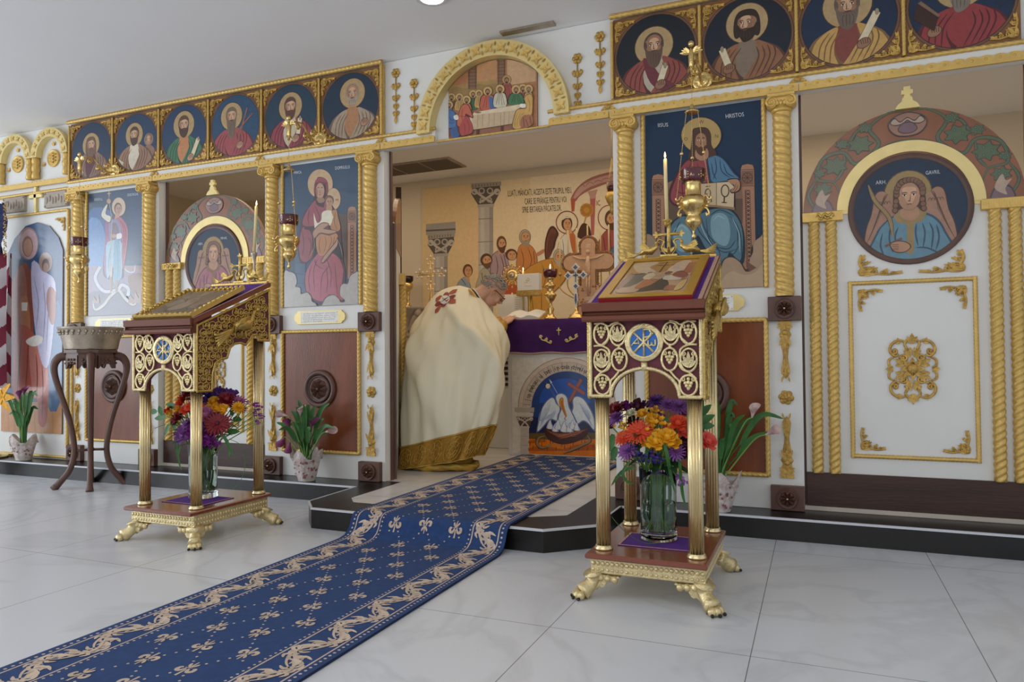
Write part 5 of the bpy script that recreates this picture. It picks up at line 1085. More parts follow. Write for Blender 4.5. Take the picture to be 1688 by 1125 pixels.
def lectern(loc, label):
    e = empty('lectern', loc, label, 'lectern', 'pair of icon lecterns')
    # feet and frieze
    for sx in (-1, 1):
        for sy in (-1, 1):
            f = MB(); cx, cy = sx*.188, (-.228 if sy < 0 else .222)
            P = []; R = []
            for k in range(9):
                t = k/8; o = .008+.032*t**1.3-.012*math.sin(PI*t); P.append((cx+sx*o, cy+sy*o, .09-.068*t)); R.append(.038-.013*math.sin(PI*t*.85)+.000*t)
            f.tube(P, R, 12)
            for k in range(3):
                a = math.atan2(sy, sx)+(k-1)*.62; c = Vector((cx+sx*.034+.026*math.cos(a), cy+sy*.034+.026*math.sin(a), .016)); f.ball(c, .0165, 10, (1, 1, .95))
            for d in ((-sx, 0), (0, -sy)):   # scrolled brackets along both faces
                n = 12; pts = [(0, .088)]; 
                for k in range(n+1): t = k/n; pts.append((.10-.10*t, .088-.008-.05*math.sin(PI*.5*t)**2+.006*math.sin(t*18)))
                o = Vector((cx+sx*.006, cy+sy*.006, 0))
                vs = []; nrm = Vector((-d[1]*1., d[0]*1., 0)); 
                for q in (-1, 1):
                    for p in pts: vs.append(o+Vector((d[0]*p[0], d[1]*p[0], p[1]))+nrm*(.012*q))
                m = len(pts); f.add(vs, [tuple(range(m)), tuple(range(2*m-1, m-1, -1))]+[(i, i+m, (i+1) % m+m, (i+1) % m) for i in range(m)])
                for k in range(3): f.ball(o+Vector((d[0]*(.03+.025*k), d[1]*(.03+.025*k), .074-.002*k))+Vector((sx*.008*abs(d[1]), sy*.008*abs(d[0]), 0)), .013, 8, (1, 1, 1.1))
            fo = f.build('paw_foot', 'cast', e)
            c = MB()
            for k in range(3):
                a = math.atan2(sy, sx)+(k-1)*.62; c.ball((cx+sx*.034+.043*math.cos(a), cy+sy*.034+.043*math.sin(a), .0075), .0068, 8, (1, 1, .9))
            c.build('claws', 'blackp', fo)
    f = MB(); f.box(-.2, .2, -.245, .235, .088, .146, .003)
    for i, (L, ax) in enumerate(((.4, 0), (.48, 1))):
        n = int(L/.017)
        for k in range(n):
            t = -L/2+L*(k+.5)/n
            for s in (-1, 1):
                for z, r in ((.124, .0085), (.102, .006)):
                    c = (t, (-.245 if s < 0 else .235), z) if ax == 0 else (s*.2, t-.005, z); f.ball(c, r, 6, (1, .5, 1) if ax == 0 else (.5, 1, 1))
    f.build('frieze', 'cast', e)
    MB().box(-.212, .212, -.28, .25, .145, .165, .005).build('lower_shelf', 'mahog', e)
    fl = lambda t, h: 1-.07*abs(math.cos(8*t)) if .17 < h < .70 else 1
    for x in (-.165, .165):
        for y in (-.2, .21):
            top = .72 if y < 0 else .97
            mb = MB(); mb.lathe([(.034, .165), (.034, .172), (.030, .176), (.030, .18), (.0255, .182)], (x, y, 0), 32, capt=False)
            mb.lathe([(.026, .181), (.026, top)], (x, y, 0), 84, wob=lambda t, h: 1-.2*abs(math.cos(7*t))**1.3); mb.build('column', 'brass', e)
    # front panel
    arc = [(.115*math.cos(t), .715+.097*math.sin(t)) for t in [PI*k/20 for k in range(21)]]
    out = [(-.2, .715), (-.2, .99), (.2, .99), (.2, .715)]+arc
    b = MB(); b.prism(out, -.232, -.226); b.build('front_backing', 'maroon', e)
    pm = lambda x, y: ((x-492)*.000548, .985-(y-610)*.000535)
    g = MB(); lectern_front(g, pm)
    def edge(mb, P, w): mb.tube([(p[0], -.006, p[1]) for p in P], w, 8)
    for P in ([(-.195, .718), (-.195, .988)], [(.195, .718), (.195, .988)], [(-.195, .72), (-.118, .72)], [(.195, .72), (.118, .72)], [(p[0]*1.05, .004+p[1]+.003) for p in arc]): mb_ = g; mb_.rope(None or (P[0][0], -.006, P[0][1]), (P[-1][0], -.006, P[-1][1]), .0075, .03, 3, 9, arc=[(p[0], -.006, p[1]) for p in P])
    g.tube([(0, -.004, .84), (0, -.004, .81)], .012, 8)
    g.xform(Matrix.Translation((0, -.234, 0))); g.build('front_filigree', 'cast', e)
    m = MB(); n = 40
    m.lathe([(.068, 0), (.068, .006), (.064, .010), (.058, .008), (.055, .011), (.050, .011), (.049, .003)], (0, -.236, .910), n, axis='y'); mo = m.build('medallion', 'cast', e)
    m = MB(); m.lathe([(.049, 0), (.049, .001)], (0, -.2395, .910), 32, axis='y'); m.build('blue_enamel', 'blue', mo)
    m = MB(); T = lambda P, w=.0042: m.tube([(p[0], -.2435, .910+p[1]) for p in P], w, 6)
    T([(0, -.048), (0, .048)]); T(cat_rom([(0, .045, 0), (.018, .045, 0), (.026, .032, 0), (.018, .02, 0), (0, .018, 0)], 4, False)); T([(-.034, .034), (.034, -.034)]); T([(-.034, -.034), (.034, .034)])
    T([(-.044, -.012), (-.022, .014), (-.015, -.012)], .003); T([(-.038, -.003), (-.016, -.003)], .003); T(cat_rom([(.016, .008, 0), (.016, -.01, 0), (.026, -.01, 0), (.028, 0, 0), (.030, -.01, 0), (.04, -.01, 0), (.04, .01, 0)], 4, False), .003)
    m.build('monogram', 'cast', mo)
    # side panels with the bird
    prof = [(-.235, .715), (-.145, .715), (-.14, .80), (-.125, .845), (-.09, .865), (-.05, .87), (-.03, .92), (.0, .94), (.04, .945), (.075, .935), (.095, .955), (.12, .985), (.15, .99), (.165, .965), (.165, .96), (.245, .96), (.245, 1.225), (-.235, 1.02)]
    for s in (-1, 1):
        xs = s*.197; b = MB(); b.prism(prof, xs-.003, xs+.003, 'x'); b.build('side_backing', 'maroon', e)
        g = MB(); pts = [(p[0], -.006, p[1]) for p in prof]; pts.append(pts[0]); g.rope(pts[0], pts[-1], .0068, .03, 3, 9, arc=pts)
        def inside(x, z):
            c = False; n = len(prof)
            for i in range(n):
                a, b2 = prof[i], prof[i-1]
                if (a[1] > z) != (b2[1] > z) and x < (b2[0]-a[0])*(z-a[1])/(b2[1]-a[1])+a[0]: c = not c
            return c
        r = .021
        for i in range(14):
            for j in range(14):
                x = -.215+i*.037+(.018 if j % 2 else 0); z = .735+j*.036
                if all(inside(x+dx*r*.8, z+dz*r*.8) for dx, dz in ((1, 0), (-1, 0), (0, 1), (0, -1))):
                    g.tube([(x+r*math.cos(2*PI*k/14), -.005, z+r*.95*math.sin(2*PI*k/14)) for k in range(15)], .0035, 6, False); scroll(g, x, z, r*.6, (i+j)*1.3, 1.1, .003, 1 if (i+j) % 2 else -1, -.006); leafs(g, x, z, (i*2+j)*.9, .022, .010, 2, 1.2, -.006)
        R = Matrix(((0, -s, 0, xs), (1, 0, 0, 0), (0, 0, 1, 0), (0, 0, 0, 1))); g.xform(R); g.build('side_filigree', 'antique', e)
        g = MB()   # peacock, long tail down towards the front
        g.tube([(.085, -.02, 1.03), (.10, -.024, 1.06), (.115, -.022, 1.10), (.135, -.02, 1.115)], [.014, .012, .009, .008], 8); g.ball((.142, -.022, 1.115), .012, 8); g.tube([(.15, -.022, 1.113), (.168, -.02, 1.105)], [.005, .001], 6)
        g.tube([(-.02, -.02, 1.02), (.02, -.03, 1.035), (.06, -.032, 1.04), (.095, -.022, 1.04)], [.014, .026, .028, .012], 10, flat=1.1)
        for k in range(6): g.tube([(.06, -.045, 1.035+.008*k), (.0, -.048, 1.04+.003*k), (-.03, -.04, 1.02-.004*k)], [.008, .007, .002], 6)
        for k in range(5): g.tube([(-.01, -.026, 1.025-.006*k+.01), (-.06, -.03, .985+.004*k), (-.12, -.024, .93+.012*k), (-.125-.006*k, -.022, .915+.016*k)], [.008, .009, .008, .004], 6)
        g.tube([(.04, -.02, 1.015), (.035, -.016, .975)], .004, 6); g.tube([(.06, -.02, 1.015), (.06, -.016, .975)], .004, 6); g.xform(R); g.build('bird_relief', 'antique', e)
    # desk
    sl = (1.262-1.04)/.525
    d = MB(); vs = [(x, y, z) for x in (-.206, .206) for y, z in ((-.27, 1.022), (.255, 1.022+.525*sl), (.255, 1.044+.525*sl), (-.27, 1.044))]
    d.add(vs, [(0, 1, 2, 3), (7, 6, 5, 4), (0, 4, 5, 1), (1, 5, 6, 2), (2, 6, 7, 3), (3, 7, 4, 0)]); d.build('desk_top', 'mahog', e)
    d = MB(); pr = [(-.265, .992), (-.280, .985), (-.284, .992), (-.284, 1.004), (-.262, 1.012), (-.262, 1.016), (-.284, 1.022), (-.286, 1.05), (-.27, 1.054), (-.262, 1.046)]
    d.prism(pr, -.214, .214, 'x'); d.build('front_lip', 'mahogf', e)
    d = MB(); d.box(-.205, .205, -.262, -.235, .985, 1.03); d.build('lip_support', 'mahogf', e)
    # crest: cross between two birds
    c = MB(); y = .252; zb = 1.262
    c.box(-.19, .19, y-.012, y+.006, zb, zb+.012, .002); c.box(-.035, .035, y-.014, y+.008, zb+.012, zb+.02)
    for P, w in (([(0, .015), (0, .12), (0, .152)], .0085), ([(-.045, .105), (.045, .105)], .007)): c.tube([(p[0], y, zb+p[1]) for p in P], w, 8)
    for (x, z, a) in ((0, .15, PI/2), (-.045, .105, PI), (.045, .105, 0)): leafs(c, x, zb+z, a, .022, .010, 3, .9, y-.003)
    leafs(c, 0, zb+.03, PI/2, .04, .014, 3, .9, y-.004)
    for s in (-1, 1):
        curve(c, [(s*.012, zb+.02), (s*.03, zb+.05), (s*.02, zb+.075), (s*.04, zb+.085), (s*.052, zb+.07)], .0045, y)
        c.tube([(s*.052, y, zb+.07), (s*.05, y, zb+.055), (s*.075, y, zb+.04), (s*.10, y, zb+.042), (s*.125, y, zb+.028)], [.006, .008, .017, .016, .006], 8); c.ball((s*.052, y, zb+.072), .008, 8)
        for k in range(4): c.petal((s*.08, y-.012, zb+.045), (s*1, 0, .25+.22*k), (0, -1, 0), .042, .014, .1, 3)
        for k in range(5): c.tube([(s*.12, y, zb+.03), (s*.15, y-.002, zb+.02+.002*k), (s*(.185+.002*k), y, zb+.018+.009*k)], [.004, .005, .003], 6)
        c.tube([(s*.09, y, zb+.028), (s*.092, y, zb+.012)], .003, 6)
    c.build('crest', 'antique', e)
    return e
LR = lectern((-.559, -1.05, 0), 'gold lectern with a gilt painted icon on it, nearest the camera, beside the altar step')
LL = copy_tree(LR); LL.location = (-2.85, -1.05, 0); LL['label'] = 'gold lectern with a metal-framed dark icon on it, left of the blue runner'
SLP = (1.262-1.04)/.525
def desk_frame(cx, y0=-.262, lift=.0):
    """origin, right, up of the sloping desk top of a lectern, origin at its front edge"""
    up = Vector((0, 1, SLP)).normalized(); n = Vector((1, 0, 0)).cross(up); o = Vector((cx, -1.05+y0, 1.0445+(y0+.27)*SLP)); return o+n*lift, up, n
def slab_on(name, o, up, n, w, h, t, m, parent=None, x0=None):
    mb = MB(); r = Vector((1, 0, 0)); x0 = -w/2 if x0 is None else x0
    vs = [o+r*x+up*y+n*z for z in (0, t) for x, y in ((x0, 0), (x0+w, 0), (x0+w, h), (x0, h))]
    mb.add(vs, [(3, 2, 1, 0), (4, 5, 6, 7), (0, 1, 5, 4), (1, 2, 6, 5), (2, 3, 7, 6), (3, 0, 4, 7)]); return mb.build(name, m, parent)
for cx, l in ((-.559, 'on the near right lectern, under the gilt icon'), (-2.85, 'on the left lectern, under the metal-framed icon')):
    o, up, n = desk_frame(cx); c = slab_on('lectern_cloth', o, up, n, .404, .553, .0015, 'purple'); tag(c, 'purple cloth with pink braided edge lying '+l, 'cloth', 'purple cloths on the lectern tops')
    b = MB(); r = Vector((1, 0, 0))
    for x, y, w, h in ((-.202, 0, .014, .553), (.188, 0, .014, .553), (-.202, .539, .404, .014)):
        vs = [o+r*a_+up*b_+n*z for z in (.0015, .003) for a_, b_ in ((x, y), (x+w, y), (x+w, y+h), (x, y+h))]; b.add(vs, [(4, 5, 6, 7), (0, 1, 5, 4), (1, 2, 6, 5), (2, 3, 7, 6), (3, 0, 4, 7)])
    b.build('braid', 'braid', c)
    cl = MB().box(cx-.13, cx+.14, -1.185, -.985, .1655, .168).build('shelf_cloth', 'purple'); cl.rotation_euler.z = 0; tag(cl, 'small purple cloth under the vase '+('on the near right lectern' if cx > -1 else 'on the left lectern'), 'cloth', 'small cloths under the vases')
    MB().box(cx-.13, cx+.14, -1.185, -1.178, .168, .1685).box(cx-.13, cx+.14, -.992, -.985, .168, .1685).box(cx-.13, cx-.123, -1.178, -.992, .168, .1685).box(cx+.133, cx+.14, -1.178, -.992, .168, .1685).build('braid', 'braid', cl)
# gilt icon on the right lectern
o, up, n = desk_frame(-.559, -.255, .004); ic = slab_on('gilt_icon', o, up, n, .33, .495, .014, mat('icon_red_edge', '#8f1c24', .4), x0=-.158)
tag(ic, 'gilt painted icon with red edges lying on the near right lectern', 'icon'); o2 = o+n*.0143
def conv_pl(p0, nn, x0, y0, s):
    r = Vector((1, 0, 0))
    def f(x, y):
        p = px_plane(x0+x/s, y0+y/s, p0, nn)-p0; return (p.dot(r), p.dot(up))
    return f
w0, h0 = .33, .495; CV = lambda x0, x1, y0, y1: rect(-.158+x0*w0, -.158+x1*w0, y0*h0, y1*h0)
a = Art(o2, (1, 0, 0), up, cv=CV(0, 1, 0, 1)); a.poly('#b88a2c', CV(.0, 1, 0, 1)); a.poly('#9a6c18', CV(.10, .9, .07, .93)); a.poly('#c09238', CV(.115, .885, .085, .915)); 
q = lambda x, y: (-.158+w0*(.115+.77*x), h0*(.085+.83*y)); Q = lambda P: [q(*p) for p in P]
a.poly('#a8741c', Q([(0, 0), (1, 0), (1, 1), (0, 1)]))
a.poly('#b08a68', Q([(0, 0), (1, 0), (1, .45), (.7, .7), (.5, .6), (.35, .75), (.2, .6), (0, .5)]), 3); a.poly('#c0a488', Q([(.02, .95), (.25, .98), (.4, .95), (.3, .8), (.45, .62), (.2, .62), (.05, .8)]), 3); a.poly('#c6a890', Q([(.6, .62), (.72, .95), (.9, .95), (.92, .7), (.98, .5), (.8, .5)]), 3)
a.poly('#a5562a', Q([(.85, .5), (.97, .55), (1, .9), (.88, .9)]))
for P, c in (([(.05, .25), (.2, .22), (.33, .4), (.3, .6), (.12, .55)], '#4a545c'), ([(.02, .2), (.08, .2), (.15, .55), (.06, .6)], '#8c6a66'), ([(.3, .15), (.55, .2), (.62, .35), (.4, .4), (.32, .3)], '#b0602a'), ([(.35, .05), (.6, .08), (.75, .1), (.72, .3), (.6, .42), (.5, .25), (.38, .15)], '#2b2a2a'), ([(.3, .45), (.42, .4), (.46, .55), (.36, .62)], '#c9b088'), ([(.62, .38), (.85, .35), (.88, .45), (.66, .52)], '#c4b2a2'), ([(.72, .5), (.9, .4), (.95, .5), (.8, .62)], '#8f3f2a'), ([(.6, .55), (.68, .55), (.7, .6), (.62, .62)], '#7c3a34'), ([(.72, .06), (.9, .08), (.88, .16), (.74, .2)], '#9a5438'), ([(.86, .05), (.96, .1), (.98, .35), (.9, .3)], '#c8a04c'), ([(.05, .05), (.3, .03), (.35, .12), (.1, .15)], '#b08a70')):
    a.poly('#3b2418', Q([(p[0]+.006*(1 if p[0] > .5 else -1), p[1]+.008*(1 if p[1] > .3 else -1)) for p in P]), 3); a.poly(c, Q(P), 3)
for P in ([(.5, .62), (.53, .95)], [(.38, .85), (.66, .84)], [(.46, .93), (.6, .93)]): a.line('#4a2410', Q(P), .004, 0)
for (x, y) in ((.2, .6), (.36, .62), (.5, .36), (.66, .52), (.85, .62), (.92, .36), (.12, .6)): c = q(x, y); a.ell('#3b2418', c[0], c[1], .0085); a.ell('#a87a58', c[0], c[1], .007)
a.build('painting', 'giltart', ic)
fr = MB(); rr = Vector((1, 0, 0))   # raised border of the icon
for (x0, x1, y0, y1) in ((0, 1, 0, .07), (0, 1, .93, 1), (0, .10, .07, .93), (.9, 1, .07, .93)):
    A_ = [(-.158+x*w0, y*h0) for x, y in ((x0, y0), (x1, y0), (x1, y1), (x0, y1))]
    vs = [o2+rr*p[0]+up*p[1]+n*.0015 for p in A_]+[o2+rr*p[0]+up*p[1]+n*.0045 for p in A_]; fr.add(vs, [(4, 5, 6, 7), (0, 1, 5, 4), (1, 2, 6, 5), (2, 3, 7, 6), (3, 0, 4, 7)])
fr.build('raised_border', mat('leaf_gilt', '#c79c3a', .3, .5, noise=.08), ic)
# metal framed icon on the left lectern, propped a little higher at the back
o = Vector((-2.85, -1.305, 1.056)); up = Vector((0, .315, .150)).normalized(); n = Vector((1, 0, 0)).cross(up); r = Vector((1, 0, 0))
ic = slab_on('framed_icon', o, up, n, .372, .372, .012, 'antique', x0=-.178); tag(ic, 'dark engraved icon in an ornate metal frame lying on the left lectern', 'icon')
a = Art(o+n*.0125, r, up, cv=rect(-.14, .156, .04, .332)); a.poly('#6b5846', rect(-.2, .2, 0, .4)); q = lambda x, y: (-.14+.296*x, .04+.292*y)
for P, c in (([(0, 0), (1, 0), (1, .4), (.5, .5), (0, .35)], '#54463a'), ([(.3, .3), (.5, .75), (.62, .5), (.6, .2), (.35, .15)], '#8a715a'), ([(.05, .5), (.25, .8), (.35, .5), (.2, .3)], '#7a6450'), ([(.7, .3), (.85, .75), (.95, .5), (.9, .2)], '#7c604a'), ([(.4, .75), (.55, .8), (.6, .95), (.45, .95)], '#9c8262')): a.poly('#33291f', [q(p[0]+.01, p[1]-.01) for p in P], 3); a.poly(c, [q(*p) for p in P], 3)
random.seed(3)
for k in range(26): x, y = random.random(), random.random(); a.line(random.choice(['#3a2e24', '#9a8062', '#2c231c']), [q(x, y), q(x+random.uniform(-.12, .12), y+.08), q(x+random.uniform(-.15, .15), y-.1)], .004)
a.build('engraving', 'gloss', ic)
f = MB(); Pf = lambda x, y, z: o+r*x+up*y+n*z
for k in range(44):
    t = k/44*4; s_ = int(t); u_ = t-s_; x, y = ((-.17+.356*u_, .012), (.186, .012+.346*u_), (.186-.356*u_, .36), (-.17, .36-.346*u_))[s_]
    f.ball(Pf(x, y, .017), .0105, 7); f.ball(Pf(x*.93, .186+(y-.186)*.93, .016), .007, 6)
f.build('frame_leaves', 'antique', ic)
slab_on('frame_edge', o-n*.0, up, n, .378, .006, .022, 'gold', ic, x0=-.181); slab_on('frame_edge', o+r*.19, up, n, .006, .372, .022, 'gold', ic, x0=0); slab_on('frame_edge', o-r*.184, up, n, .006, .372, .022, 'gold', ic, x0=0)
slab_on('prop_block', o+up*.25-n*.028, up, n, .3, .10, .026, 'wood', ic)
# candles on the crests
def candle(x, y, z, h, r, label, tilt=0, holder=None, group=None, name='candle', lit=True):
    e = empty(name, (x, y, z), label, 'candle', group)
    MB().lathe([(r, 0), (r, h*.98), (r*.7, h)], (0, 0, 0), 14).build('wax', 'wax', e); MB().tube([(0, 0, h), (.001, 0, h+.006)], .0008, 5).build('wick', 'dark', e)
    if lit: MB().lathe([(.0008, h+.003), (.0038, h+.009), (.0032, h+.016), (.0006, h+.028)], (0, 0, 0), 10).build('flame', 'flame', e)
    e.rotation_euler.y = tilt
    if lit:
        l = bpy.data.lights.new('flame_light', 'POINT'); l.energy = .35; l.color = (1, .65, .32); l.shadow_soft_size = .01; lo = bpy.data.objects.new('flame_light', l); COL.objects.link(lo); lo.location = (x, y-.012, z+h+.03)
    return e
candle(-.566, -.80, 1.425, .258, .0075, 'tall lit candle in the cup above the crest of the near right lectern', -.015)
candle(-2.752, -.80, 1.428, .25, .0075, 'tall lit candle above the crest of the left lectern', .06)
h = MB().lathe([(.014, 0), (.016, .004), (.007, .01), (.006, .05), (.010, .06), (.006, .07), (.008, .12), (.014, .14), (.017, .15), (.0165, .155), (.008, .153)], (-2.752, -.80, 1.275), 18).build('candle_holder', 'silver'); tag(h, 'slim silver candle holder on the back of the left lectern', 'candle holder')
h = MB().lathe([(.008, 0), (.012, .012), (.014, .022), (.019, .026), (.019, .029), (.009, .027)], (-.566, -.80, 1.398), 18).build('candle_holder', 'antique'); tag(h, 'small brass candle cup over the cross of the near right lectern', 'candle holder')
# ================================================================ hanging lamps
def chain(mb, a, b, r=.0022):
    A, B = Vector(a), Vector(b); L = (B-A).length; n = int(L/.0075)
    for k in range(n+1): mb.ball(A.lerp(B, k/n), r, 5, (1, 1, 1.5))
def lampada(X, Yh, zd, label):
    e = empty('hanging_lamp', (X, Yh, 0), label, 'oil lamp', 'hanging oil lamps')
    wy = -.03-Yh
    g = MB(); g.lathe([(.052, 0), (.052, .006), (.04, .014), (.034, .01), (.02, .016), (.01, .02)], (0, wy, zd), 24, axis='y')
    P = cat_rom([(0, wy, zd+.0), (0, wy-.05, zd-.025), (0, wy-.12, zd+.005), (0, wy-.18, zd+.05), (0, .03, zd+.03), (0, 0, zd-.06)], 8, False); g.tube(P, [.008-.003*k/(len(P)-1) for k in range(len(P))], 8)
    for (yy, zz, r_) in ((.08, .02, .03), (.16, -.015, .026), (.24, .02, .022)):
        y0 = wy-yy*abs(wy)/.33; n = 14; g.tube([(.002, y0+r_*(1-.7*k/n)*math.cos(k*.6), zd+zz+r_*(1-.7*k/n)*math.sin(k*.6)) for k in range(n)], .0045, 6)
        g.ball((0, y0, zd+zz), .010, 8)
    g.build('wall_bracket', 'bright', e)
    g = MB(); z0 = zd-.055   # small winged angel, upside finial of the arm
    g.tube([(0, 0, z0-.03), (0, 0, z0), (0, 0, z0+.05), (0, 0, z0+.085)], [.004, .012, .014, .006], 10); g.ball((0, 0, z0+.105), .015, 10)
    for s in (-1, 1):
        for k in range(4): g.petal((s*.008, 0, z0+.06), (s*(1-.1*k), 0, .15+.35*k), (0, -1, 0), .045-.003*k, .016, .1, 3)
    for k in range(5): g.petal((0, 0, z0+.02), (.4*math.cos(k*1.26), .4*math.sin(k*1.26), -1), (math.cos(k*1.26), math.sin(k*1.26), 0), .05, .014, .1, 3)
    g.build('angel_finial', 'bright', e)
    g = MB(); chain(g, (0, 0, z0-.03), (0, 0, 2.03)); g.build('chain', 'bright', e)
    for k in range(3):
        g = MB(); a = 2*PI*k/3-.35; t = (.029*math.cos(a), .029*math.sin(a), 2.003); b = (.088*math.cos(a), .088*math.sin(a), 1.578); chain(g, t, b); m_ = Vector(t).lerp(Vector(b), .48); g.ball(m_, .009, 10); g.build('chain', 'bright', e)
    MB().lathe([(.006, 2.035), (.010, 2.028), (.012, 2.018), (.022, 2.008), (.034, 2.0), (.034, 1.996), (.01, 1.999)], (0, 0, 0), 20).build('bell_cap', 'bright', e)
    g = MB(); g.lathe([(.004, 1.405), (.009, 1.412), (.010, 1.422), (.004, 1.432), (.006, 1.445), (.018, 1.458), (.036, 1.478), (.038, 1.49), (.033, 1.505), (.028, 1.515), (.036, 1.525), (.036, 1.530), (.046, 1.54), (.060, 1.558), (.063, 1.575), (.058, 1.592), (.042, 1.604), (.036, 1.61), (.036, 1.662), (.041, 1.668), (.034, 1.67)], (0, 0, 0), 28, wob=lambda t, h: 1+.03*math.sin(10*t)*(1 if 1.44 < h < 1.6 else 0)); b = g.build('lamp_body', 'bright', e)
    for k in range(3):
        a = 2*PI*k/3-.35; h_ = MB(); c, s = math.cos(a), math.sin(a); pr = [(.058, 1.545), (.072, 1.535), (.08, 1.515), (.07, 1.505), (.066, 1.52)]; h_.tube([(q[0]*c, q[0]*s, q[1]) for q in cat_rom([(p[0], p[1], 0) for p in pr], 4, False)], .0045, 6)
        pr = [(.05, 1.59), (.065, 1.60), (.075, 1.585), (.088, 1.58), (.09, 1.59)]; h_.tube([(q[0]*c, q[0]*s, q[1]) for q in cat_rom([(p[0], p[1], 0) for p in pr], 4, False)], .0045, 6)
        for q in ((.078, 1.565), (.07, 1.55), (.075, 1.51)): h_.ball((q[0]*c, q[0]*s, q[1]), .008, 7)
        h_.build('handle', 'bright', e)
    g = MB(); g.lathe([(.048, 1.668), (.054, 1.672), (.056, 1.69), (.057, 1.724), (.0585, 1.727), (.0555, 1.727), (.053, 1.69), (.05, 1.676)], (0, 0, 0), 32); gl = g.build('ruby_glass_cup', 'ruby', e)
    g = MB()
    for k in range(6):
        a = 2*PI*k/6+.3; c, s = math.cos(a)*.0585, math.sin(a)*.0585; g.ball((c, s, 1.697), .004, 6)
        for z_ in (-.012, .012): g.ball((c, s, 1.697+z_), .0032, 6)
        for w_ in (-.2, .2): g.ball((math.cos(a+w_)*.0585, math.sin(a+w_)*.0585, 1.692), .004, 6)
    g.build('gilt_motif', 'bright', gl)
    return e
lampada(-.52, -.39, 2.271, 'hanging gold oil lamp with red glass before the enthroned icon')
lampada(-2.915, -.33, 2.266, 'hanging gold oil lamp with red glass before the mother and child icon')
lampada(-4.77, -.31, 2.267, 'hanging gold oil lamp with red glass before the spear-bearing saint')
# ================================================================ flowers
def fmat(name, c, c2=None, rough=.6): 
    if name not in M: M[name] = mat(name, c, rough, col2=c2 or None, noise=0 if c2 else .2, nscale=60)
    return name
for n_, c, c2 in (('petal_orange', '#e8502a', '#c43a1c'), ('petal_red', '#8e0c20', '#5c0614'), ('petal_yellow', '#f0b414', '#d08a10'), ('petal_mauve', '#a66cb4', '#7c4290'), ('petal_violet', '#6c3c94', '#4c2470'), ('petal_darkred', '#5c1030', '#3c0820'), ('petal_magenta', '#8c1c8c', '#5c1064'), ('petal_blue', '#3c2c8c', '#281c60'), ('petal_white', '#e6e2c8', '#c6ca9c'), ('petal_coral', '#e85c4c', '#cc4438'), ('petal_pinkmauve', '#b4628c', '#8c4474')): fmat(n_, c, c2)
def orient(d):
    d = Vector(d).normalized(); return d.to_track_quat('Z', 'Y').to_matrix().to_4x4()
_fl = {}
def flower_mesh(kind):
    if kind in _fl: return _fl[kind]
    mb = MB(); rnd = random.Random(len(_fl)+5)
    if kind == 'gerbera':
        for ring_, (n, L, up_) in enumerate(((22, 1., .12), (20, .86, .3), (14, .45, .5))):
            for k in range(n):
                a = 2*PI*k/n+ring_*.15; mb.petal((.1*math.cos(a), .1*math.sin(a), .02*ring_), (math.cos(a), math.sin(a), up_*rnd.uniform(.5, 1.3)), (0, 0, 1), L*rnd.uniform(.86, 1), .2, -.1, 4, .5)
    elif kind == 'rose':
        for ring_, (n, r, h, w) in enumerate(((5, .75, .5, .9), (5, .55, .7, .75), (4, .38, .85, .55), (3, .2, .9, .4))):
            for k in range(n):
                a = 2*PI*k/n+ring_*.6; b = Vector((.25*r*math.cos(a), .25*r*math.sin(a), 0)); mb.petal(b, (r*math.cos(a), r*math.sin(a), h), (-math.cos(a)*.9, -math.sin(a)*.9, .4), 1.0, w*1.1, -.22, 5, .75)
        mb.ball((0, 0, .35), .45, 10)
    elif kind == 'daisy':
        for ring_, (n, L, up_) in enumerate(((16, 1., -.05), (15, .85, .25), (12, .65, .6), (8, .45, 1.2))):
            for k in range(n):
                a = 2*PI*k/n+ring_*.2; mb.petal((0, 0, .05*ring_), (math.cos(a), math.sin(a), up_+rnd.uniform(-.1, .1)), (0, 0, 1), L*rnd.uniform(.85, 1), .2, .12, 3, .5)
    elif kind == 'pompon':
        for k in range(46):
            z = rnd.uniform(-.1, 1); a = rnd.uniform(0, 6.28); r = math.sqrt(max(0, 1-z*z)); mb.petal((.5*r*math.cos(a), .5*r*math.sin(a), .5*z), (r*math.cos(a), r*math.sin(a), z), (0, 0, 1), .5, .3, .3, 3, .7)
        mb.ball((0, 0, 0), .55, 10)
    elif kind == 'sprig':
        for k in range(12):
            c = Vector((rnd.uniform(-.8, .8), rnd.uniform(-.8, .8), rnd.uniform(-.6, .8)))
            for j in range(5): a = 2*PI*j/5; mb.petal(c, (math.cos(a), math.sin(a), .5), (0, 0, 1), .34, .26, .1, 3, .6)
    me = mb.mesh(kind+'_head'); _fl[kind] = mb; return mb
def head_obj(kind, m, p, d, r, parent, off):
    mb = flower_mesh(kind); me = mb.mesh(kind+'_head'); me.materials.append(M[m]); o = bpy.data.objects.new({'gerbera': 'gerbera_head', 'rose': 'rose_head', 'daisy': 'chrysanthemum_head', 'pompon': 'carnation_head', 'sprig': 'statice_sprig'}[kind], me); COL.objects.link(o)
    o.parent = parent; o.matrix_basis = Matrix.Translation(Vector(p)-off) @ orient(d) @ Matrix.Scale(r, 4)
    if kind == 'gerbera':
        c = MB(); c.ball((0, 0, .1), .17, 12, (1, 1, .6)); k = c.build('flower_centre', 'petal_darkred' if m == 'petal_red' else 'petal_orange', o)
    return o
